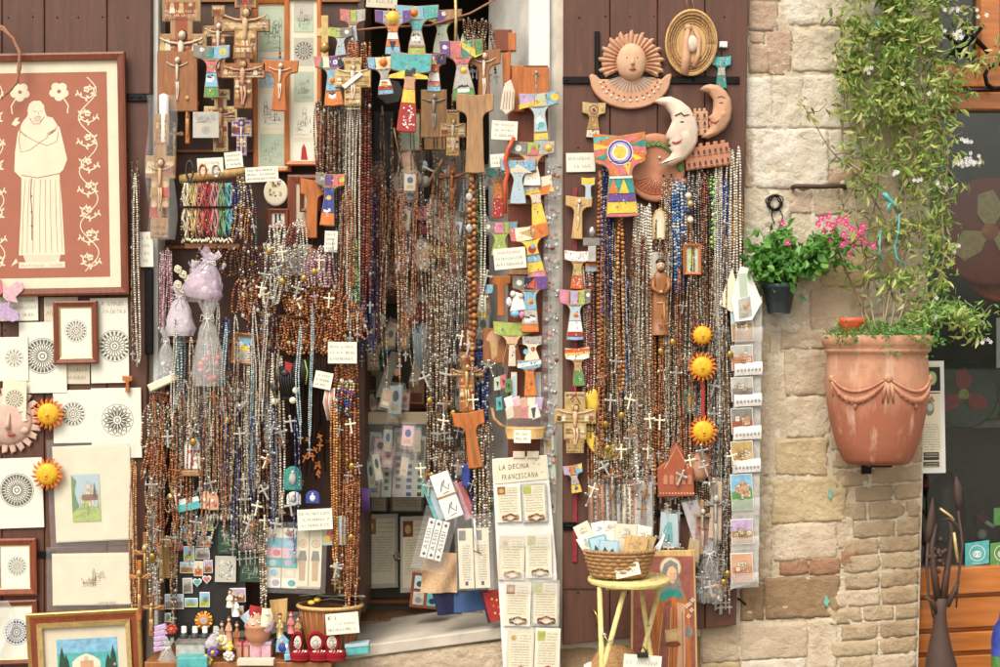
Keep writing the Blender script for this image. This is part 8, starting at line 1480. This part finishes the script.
# hanging geranium
gp = thing('flower_pot','dark green hanging pot of pink flowering geranium on the stone wall','flower pot',779,315,-.084); m_ = MB(); m_.lathe(779,16,[(10.6,314),(11.2,312.5),(16,289),(17.3,288.6),(17.6,284),(15.8,284),(15,290)],'pot_plastic',30); m_.lathe(779,16,[(15,287),(.1,286)],'soil',20); part(gp,'pot',sh(m_,-16)); m_ = MB(); m_.tube([(764,286,12),(768,262,6),(774,224,3)],.5,'iron',5); m_.tube([(795,286,12),(788,262,6),(781,226,3)],.5,'iron',5); part(gp,'wire_hanger',sh(m_,-16))
rg = random.Random(19); pl = thing('geranium_plant','bushy green geranium with bright pink flowers growing from the hanging pot','plant',779,286,-.084); m_ = MB(); tips = []
for k in range(46):
    tx = rg.gauss(792,26); ty = rg.gauss(254,12)
    if k > 34: tx = rg.uniform(812,862); ty = rg.uniform(232,262)
    tx = min(max(tx,752),866); dd = 16 + rg.uniform(-14,22); mid = ((779 + tx) / 2 + rg.uniform(-3,3),(284 + ty) / 2 - 6,16 + (dd - 16) * .5); m_.tube([(779 + rg.uniform(-8,8),287,16),mid,(tx,ty,dd)],[.9,.7,.4],'green',5); tips.append((tx,ty,dd,mid))
part(pl,'stem',sh(m_,-16)); m_ = MB(); pts = []
for tx,ty,dd,mid in tips:
    for q in range(15): t = rg.uniform(.2,1.05); pts.append((mid[0] + (tx - mid[0]) * t + rg.gauss(0,5),mid[1] + (ty - mid[1]) * t + rg.gauss(0,5),mid[2] + (dd - mid[2]) * t + rg.gauss(0,4)))
for q in range(230): pts.append((rg.gauss(776,14),min(294,rg.gauss(268,11)),16 + rg.gauss(4,10)))
leaves(m_,pts,11,'leaf_deep',rg,.62,.25,(0,0,.5)); part(pl,'foliage',sh(m_,-16)); m_ = MB()
for cx,cy in ((818,219),(823,226),(829,227),(841,226),(818,233),(826,241),(853,233),(850,237),(843,242),(849,246),(844,255),(868,247),(779,225),(784,244),(856,240),(834,222),(824,218),(838,236),(846,231),(856,228),(860,243),(830,233),(836,246),(848,240),(815,225),(841,220)):
    dd = 36 + rg.uniform(-8,8)
    for q in range(6): a = q * 1.05 + rg.uniform(0,.4); s_ = rg.uniform(2.3,3.3); m_.add([(cx,cy,dd),(cx + s_ * math.cos(a - .45),cy + s_ * math.sin(a - .45),dd + .8),(cx + s_ * 1.3 * math.cos(a),cy + s_ * 1.3 * math.sin(a),dd + .4),(cx + s_ * math.cos(a + .45),cy + s_ * math.sin(a + .45),dd + .8)],[(0,1,2,3)],'petal_pink')
    m_.ball(cx,cy,dd + .6,.8,.8,.6,'cream')
part(pl,'blossom',sh(m_,-16))
# big terracotta wall pot: half round, standing on an iron bracket
wp = thing('wall_planter','large terracotta wall planter with raised garlands and lime streaks','planter',877,400,-.17); m_ = MB()
prof = [(27,461),(30,463.5),(35,458),(40.5,444),(45.8,425),(49.3,405),(51,388),(50.8,374),(50,361),(49.4,353),(51.5,352),(52,349.5),(50.5,348),(53.6,345.5),(55,341),(54.4,336.5),(51,335),(47,336),(46,345)]
m_.lathe(877,0,prof,'pot_clay',64,True,.78,False); m_.lathe(877,0,[(27,461),(.1,460)],'pot_clay',32,True,.78,False); bo = part(wp,'bowl',m_); m_ = MB(); m_.lathe(877,0,[(47,342),(.1,340)],'soil',30,True,.78); part(wp,'soil',m_)
def onpot(a,y,off=0):
    r = np.interp(y,[p[1] for p in prof[9:1:-1]],[p[0] for p in prof[9:1:-1]]) + off; return (877 + r * math.sin(a),y,.78 * r * math.cos(a))
m_ = MB()
for a0,a1 in ((-1.25,-.02),(.0,1.25)):
    pts = [onpot(a0 + (a1 - a0) * t,379 + 20 * math.sin(math.pi * t) ** .9 * 1.0 - 0 * t,.6) for t in np.linspace(0,1,22)]; m_.tube(pts,[1.2 + 2.0 * math.sin(math.pi * t) for t in np.linspace(0,1,22)],'pot_clay',8); pts2 = [onpot(a0 + (a1 - a0) * t,377 + 13 * math.sin(math.pi * t),.6) for t in np.linspace(0,1,22)]; m_.tube(pts2,[.8 + .9 * math.sin(math.pi * t) for t in np.linspace(0,1,22)],'pot_clay',7)
    for t in np.linspace(.2,.8,8): p = onpot(a0 + (a1 - a0) * t,379 + 20 * math.sin(math.pi * t) + 2,1.2); m_.ball(*p,2.2,2.4,1.8,'pot_clay')
    am = (a0 + a1) / 2; p = onpot(am,404,.8); m_.ball(*p,2.2,4,2,'pot_clay')
m_.ball(*onpot(0,377,1.0),4.6,4.2,3,'pot_clay',True); m_.ball(*onpot(0,379,3),1.8,1.8,1.6,'pot_clay')
for da in (-.08,0,.08): m_.tube([onpot(da * .5,381,.8),onpot(da,390,.8),onpot(da * 1.3,401,.5)],[1.6,2.0,.8],'pot_clay',7)
for sx in (-1,1): m_.ball(*onpot(sx * 1.22,378,1),3,4,2.4,'pot_clay'); m_.tube([onpot(sx * 1.22,381,.6),onpot(sx * 1.2,396,.6)],[1.6,.6],'pot_clay',6)
part(wp,'garland',m_,bo); m_ = MB(); m_.box(866,461,888,466,-44,16,'iron',.8); m_.box(872,466,882,478,-44,-38,'iron',.6); part(wp,'bracket',m_)
oc = thing('orange_cup','small orange plastic cup tucked in the soil of the wall planter','cup',852,334,-.17); m_ = MB(); m_.lathe(852,0,[(7,336),(11,331),(14,322),(14.8,318),(13.6,318),(10.5,327)],'orange_red',26); part(oc,'bowl',m_)
rg = random.Random(23); gc = thing('succulent','bright green creeping succulent spilling over the rim of the wall planter','plant',872,340,-.17); m_ = MB(); pts = []
for cx,cy,sx,sy,n in ((836,336,7,5,130),(872,330,14,5,260),(915,340,10,6,120),(877,351,4,4,50),(902,333,8,5,90)): pts += [(rg.gauss(cx,sx),min(rg.gauss(cy,sy),358),38 + rg.gauss(0,12)) for _ in range(n)]
leaves(m_,pts,4.6,'leaf_deep',rg,.5,0,(0,-.4,.4)); part(gc,'foliage',sh(m_,-6)); m_ = MB(); [m_.tube([(872 + rg.uniform(-20,20),342,40),(872 + rg.uniform(-34,38),331,44)],.7,'green',5) for _ in range(20)]; part(gc,'stem',sh(m_,-14))
# climbing jasmine
rg = random.Random(31); vn = thing('jasmine_vine','climbing jasmine with thin bare stems and small white flowers over the stone wall','climbing plant',880,342,-.138); m_ = MB(); ends = []
stems = [[(878,340),(872,290),(874,240),(882,190),(884,130),(888,60),(890,-20)],[(884,340),(888,296),(898,250),(904,190),(898,120),(905,50),(915,-20)],[(888,340),(902,310),(915,280),(920,230),(915,160),(925,90),(930,20),(945,-20)],
         [(876,340),(862,300),(846,262),(838,230),(852,200),(868,160),(852,110),(856,60),(868,10)],[(880,340),(884,300),(870,270),(862,230),(856,190),(866,140),(880,90)],[(890,340),(912,318),(926,300),(938,262),(940,210),(944,150),(936,110),(958,70),(1000,52)],
         [(884,338),(893,300),(880,262),(896,226),(918,200),(930,160),(938,120),(945,96)],[(874,338),(866,312),(870,268),(890,232),(876,196),(858,172),(832,150),(812,112),(800,100)],[(892,338),(905,320),(930,316),(952,318),(972,330)],[(882,336),(896,280),(910,240),(900,200),(920,150),(912,80),(900,20),(880,-30)],
         [(858,172),(846,150),(848,90),(862,72),(866,30)],[(870,260),(902,236),(930,224),(944,200)],[(846,240),(880,226),(916,232)]]
for s_ in stems:
    P3 = []; d0 = rg.uniform(6,22)
    for i,(x,y) in enumerate(s_): P3.append(Vector((x + rg.uniform(-3,3),y,(32 if i == 0 else d0 + rg.uniform(-4,8) + (10 if x > 930 else 0)))))
    sm_ = []
    for i in range(len(P3) - 1):
        a,b = P3[i],P3[i + 1]; p0 = P3[max(0,i - 1)]; p3 = P3[min(len(P3) - 1,i + 2)]
        for q in range(6):
            t = q / 6; sm_.append(.5 * ((2 * a) + (-p0 + b) * t + (2 * p0 - 5 * a + 4 * b - p3) * t * t + (-p0 + 3 * a - 3 * b + p3) * t ** 3))
    sm_.append(P3[-1]); n = len(sm_); m_.tube([tuple(p) for p in sm_],[1.35 - 1.0 * i / n for i in range(n)],'vine_wood',6); ends.append(sm_)
    for k in range(9):
        i = rg.randint(n // 4,n - 1); p = sm_[i]; q = p + Vector((rg.uniform(-22,22),rg.uniform(-22,14),rg.uniform(-3,12))); r_ = (p + q) / 2 + Vector((0,4,3)); m_.tube([tuple(p),tuple(r_),tuple(q)],[.7,.5,.3],'vine_wood',4); ends.append([p,r_,q])
part(vn,'stem',sh(m_,-22)); m_ = MB(); pts = []; fine = []
def dens(x,y):
    if y < 100: k = 1.0 if 845 < x < 945 else .35
    elif y < 170: k = .55 if 860 < x < 945 else .2
    elif y < 300: k = .18 if x < 925 else .5
    else: k = .12 if x < 905 else .7
    return k
for e_ in ends:
    for i in range(len(e_) - 1):
        for q in range(5):
            p = e_[i].lerp(e_[i + 1],rg.random())
            if rg.random() < dens(p.x,p.y): pts.append((p.x + rg.gauss(0,4),p.y + rg.gauss(0,4),p.z + rg.gauss(2,4)))
for _ in range(3100):
    x,y = rg.gauss(897,33),rg.uniform(-50,118)
    if 838 < x < 978 and mnoise.noise(Vector((x * .045,y * .045,3))) > -.12: pts.append((x,y,rg.uniform(4,34)))
for _ in range(430):
    x,y = rg.gauss(905,26),rg.uniform(100,190)
    if x > 846 and mnoise.noise(Vector((x * .05,y * .05,9))) > -.05: pts.append((x,y,rg.uniform(4,26)))
for _ in range(330): pts.append((rg.gauss(934,10),rg.uniform(120,300),rg.uniform(8,34)))
for _ in range(80): pts.append((rg.gauss(902,9),rg.gauss(278,7),rg.uniform(14,30)))
for _ in range(60): t = rg.random(); pts.append((940 + 62 * t,84 - 30 * t + rg.gauss(0,3),18 + rg.gauss(0,3)))
for _ in range(40): pts.append((rg.gauss(848,8),rg.uniform(0,60),rg.uniform(4,16)))
leaves(m_,pts[::3],13,'leaf_vine',rg,.34,.4); leaves(m_,pts[1::3] + pts[2::3],9.5,'leaf_vine',rg,.33,.4); leaves(m_,[(x + rg.gauss(0,5),y + rg.gauss(0,5),d + rg.uniform(-3,5)) for x,y,d in pts[::2]],6.5,'leaf_fine',rg,.36,.3); part(vn,'foliage',sh(m_,-22)); m_ = MB(); pts = []
for _ in range(520): t = rg.random(); pts.append((908 + 70 * t + rg.gauss(0,5),322 + 10 * t * t - 14 * math.sin(t * 2.6) + rg.gauss(0,7),36 + rg.gauss(4,9)))
leaves(m_,pts,8,'leaf_fine',rg,.24,.1,(.5,0,.2)); part(vn,'trailing_foliage',sh(m_,-30)); m_ = MB()
for cx,cy,n,sp_ in ((864,70,5,3),(898,86,2,2),(967,162,14,6),(963,165,6,3),(960,143,6,4),(893,173,5,3),(915,182,3,2),(939,187,5,4),(955,38,7,5),(947,12,6,4),(932,320,2,2),(980,341,5,4),(977,321,3,3),(933,300,2,2),(950,247,3,3),(957,36,3,3),(980,20,4,6),(928,95,3,2),(892,330,2,2)):
    for q in range(n):
        x,y,d = cx + rg.gauss(0,sp_),cy + rg.gauss(0,sp_ * .7),rg.uniform(24,40)
        for k in range(5): a = k * 1.257 + q; s_ = 1.8; m_.add([(x,y,d),(x + s_ * math.cos(a - .4),y + s_ * math.sin(a - .4),d + .5),(x + s_ * 1.25 * math.cos(a),y + s_ * 1.25 * math.sin(a),d),(x + s_ * math.cos(a + .4),y + s_ * math.sin(a + .4),d + .5)],[(0,1,2,3)],'petal_white')
part(vn,'blossom',sh(m_,-22))
for k,(pts_,lb_) in enumerate((([(884,194),(888,199),(892,203),(898,211)],'turquoise plastic bird shaped clip near the top of the vine tie'),([(899,214),(898,232),(894,246),(896,258),(904,266)],'turquoise plastic tie hanging down through the vine stems'),([(880,230),(879,250),(881,262)],'second turquoise tie on the left vine stem'),([(877,22),(879,27),(876,30)],'turquoise tie high among the vine leaves'))):
    m_ = MB(); m_.tube([(x,y,30) for x,y in pts_],[2.6,2.4,2.0,.8][:len(pts_)] if k == 0 else [1.1] * len(pts_),'turq',7)
    if k == 0: m_.tube([(890,204,30),(887,208,31),(888,214,30)],[1.8,1.2,.6],'turq',6); m_.ball(884,195,30,2.6,2.4,2.2,'turq')
    one('plant_tie',lb_,'plant tie',sh(m_,-28),pts_[0][0],pts_[0][1],-.14)
# ================================================================== behind and on the shop window glass
pp = thing('window_poster','cream notice poster with round emblem behind the shop window glass','poster',934,472,.09,-1); m_ = MB(); m_.box(921,361,945.5,473,0,1,'white',.1); m_.poly(rect(922,365,941,468),1.1,'cream'); m_.poly(rect(926,367,941.5,391),1.16,'black'); m_.poly(circ(933,378,5,7,16),1.2,'lime'); m_.poly(circ(933,378,3.4,5,14),1.24,'pale_green'); m_.line([(926,393),(941,393)],1,1.2,'ink'); m_.poly(circ(930,408,5,8,10),1.2,'grey'); m_.poly(circ(931,407,3,4,10),1.26,'pale_green'); m_.poly([(927,400),(933,396),(936,402)],1.28,'terra')
for k in range(11): scribble(m_,922.5,940,425 + k * 2.5,1.3,1.2,'ink_soft',300 + k,.3)
for y0,y1 in ((452,460),(461.5,467)): m_.poly(rect(922,y0,939,y1),1.2,'ink'); [scribble(m_,923,938,y0 + 2.5 + q * 2.4,1.2,1.26,'cream',330 + q,.3) for q in range(2)]
part(pp,'sheet',m_)
for k,(x0,x1) in enumerate(((965,989),(990,1014))):
    m_ = MB(); m_.prism([(x0,543.5),(x1,540),(x1,563),(x0,566.5)],0,.6,('turq','green')[k],.1); cx,cy = (x0 + x1) / 2,553; m_.ring(cx,cy,7.4,8,.7,'white',26); m_.poly(circ(cx,cy + 1,4.4,3.4,16),.72,'white')
    for sx in (-1,1): m_.disc(cx + sx * 2.2,cy + 1,1.6,.78,('turq','green')[k],12); m_.disc(cx + sx * 2.2,cy + 1,.8,.82,'white',10)
    m_.poly([(cx - .7,cy + 2.4),(cx + .7,cy + 2.4),(cx,cy + 3.6)],.84,'white'); scribble(m_,cx - 5,cx + 5,564,1.6,.7,'white',6 + k,.3)
    one('window_sticker',['turquoise square sticker with an owl eyed emblem at the bottom of the shop window','green square sticker with an owl eyed emblem right of the turquoise one'][k],'sticker',m_,cx,565,.098)
gb = MB(); gb.prism([(993,508),(1016,505),(1016,522),(993,526)],0,2,'green',.2); one('green_sign','small bright green sign at the right edge behind the window glass','sign',gb,1000,526,.12); m_ = MB(); m_.prism([(996,318),(1014,316),(1014,366),(996,368)],0,1,'white',.1); one('white_notice','white paper notice at the right edge behind the window glass','notice',m_,1004,368,.12)
def plate(label,cx,cy,r,c1,c2,c3,Y,petals=4,ky=1.0):
    t = thing('ceramic_plate',label,'plate',cx,cy + r,Y); m = MB(); m.dome(cx,cy,[(r * .7,0),(r,6),(r * 1.0,7.4),(r * .93,7),(r * .6,3),(.1,2.6)],c1,40,True,ky); part(t,'dish',m); m = MB()
    for k in range(petals): a = 2 * math.pi * k / petals + .5; m.poly([(cx,cy),(cx + r * .4 * math.cos(a - .6),cy + r * .4 * math.sin(a - .6)),(cx + r * .72 * math.cos(a - .3),cy + r * .72 * math.sin(a - .3)),(cx + r * .78 * math.cos(a + .1),cy + r * .78 * math.sin(a + .1)),(cx + r * .5 * math.cos(a + .6),cy + r * .5 * math.sin(a + .6))],5.6,c2)
    m.dome(cx,cy,[(r * .16,5.6),(r * .1,7),(.1,7.4)],c3,14); part(t,'painting',m); return t
plate('large dark red ceramic plate with a cream flower in the shop window',988,232,54,'plate_red','gold_pale','orange',.17,3); plate('dark green and red ceramic plate lower in the shop window',962,394,34,'dkgreen','red','lime',.19,3); plate('small orange plate half hidden behind the big red one',1000,262,40,'orange_red','wood_orange','yellow',.24,3)
m_ = MB(); m_.box(918,420,1100,428,-60,0,'grey',.5); one('window_shelf','grey display shelf behind the shop window glass','shelf',m_,1000,428,.3); m_ = MB(); m_.box(920,428,1100,592,-4,0,'charcoal',.5); one('dark_cabinet','dark cabinet front under the grey shelf in the shop window','cabinet',m_,1000,592,.5)
for k,(x,y,c1,lb_) in enumerate(((972,412,'lime','small lime green ceramic on the shelf of the shop window'),(990,410,'green','small green ceramic bowl at the right of the window shelf'),(940,405,'teal','small teal ceramic jar at the left of the window shelf'))): m_ = MB(); m_.lathe(x,0,[(6,y + 8),(9,y),(8,y - 6),(6,y - 9),(7,y - 10)],c1,18); one('ceramic_jar',lb_,'ceramic',m_,x,y + 8,.28)
m_ = MB(); m_.tube([(980,540,0),(974,520,2),(980,508,3),(988,516,3)],.8,'iron',6); m_.tube([(974,514,4),(984,521,4)],2,'red',7); m_.tube([(984,521,4),(992,526,4)],2,'white',7); m_.ball(981,534,3,5,5,3,'lgrey',True); one('puppet_ornament','small red and white puppet ornament standing behind the window glass','ornament',m_,982,542,.14); m_ = MB(); m_.lathe(925,0,[(4,487),(6,482),(4,476)],'crimson',12); one('red_ornament','dark red ornament just below the cream poster behind the glass','ornament',m_,925,487,.2)
m_ = MB(); m_.lathe(946,0,[(16,540),(20,515),(17,490),(10,478),(4,470)],'charcoal',24); one('dark_vase','dark rounded vase behind the window glass behind the iron flower','vase',m_,946,592,.3)
# rusty iron flower sculpture
ir = thing('iron_sculpture','rusty iron sculpture of tall buds on a swollen trunk beside the orange panel','sculpture',941,757,-.1); m_ = MB(); m_.tube([(941,757,0),(941,690,0),(941,664,0),(940,645,0),(940,628,0),(940,612,0),(941,598,0)],[13,16,15.5,11,7.5,6,6],'rust',14); part(ir,'trunk',m_)
for pts_,r_ in (([(938,600,0),(933,570,2),(931,545,2),(936,524,0)],[4,3.4,2.4,1.2]),([(943,600,0),(947,575,-2),(950,556,-2),(952,532,0),(948,512,0)],[4,3.4,2.6,1.8,1]),([(936,612,2),(930,600,4),(924,596,4)],[2.6,2.2,1.8]),([(946,606,2),(954,590,2),(958,580,2)],[3,2.4,1.6]),([(928,542,0),(926,566,2),(928,596,3),(932,617,4)],[1.4,1.6,1.3,.8]),([(958,510,0),(962,545,2),(957,580,3),(955,607,4)],[1.2,1.6,1.3,.8]),([(942,520,0),(948,518,2),(956,524,2),(961,536,1)],[1,1.5,1.3,.9])): m_ = MB(); m_.tube(pts_,r_,'rust',9); part(ir,'branch',m_)
for pts_,r_ in (([(927,545,0),(929,530,1),(931,514,1),(933,497,0)],[.8,4,3.6,.4]),([(958,512,0),(958,500,1),(957,488,1),(956,476,0)],[.8,3.8,4.2,.6])): m_ = MB(); m_.tube(pts_,r_,'rust',9); part(ir,'bud',m_)
m_ = MB(); rg = random.Random(8)
for k in range(26): m_.ball(936 + rg.gauss(0,5),556 + rg.gauss(0,9),rg.uniform(-4,4),2.6,2.6,2,'rust')
part(ir,'berries',m_); m_ = MB(); m_.tube([(939,508,3),(950,516,3),(953,520,3)],1.3,'gold_pale',6); m_.tube([(953,532,3),(955,548,3),(957,562,3)],1.7,'gold_pale',6); part(ir,'pale_straps',m_)
bv = thing('ceramic_vase','blue and green glazed ceramic vase at the right bottom edge','vase',1004,757,-.12); m_ = MB(); m_.lathe(1006,0,[(10,757),(14,720),(14,650),(13,640)],'green',24); part(bv,'lower_body',m_); m_ = MB(); m_.lathe(1006,0,[(14.05,655),(14,640),(12,628),(7,620),(6,612)],'blue',24); part(bv,'upper_body',m_)
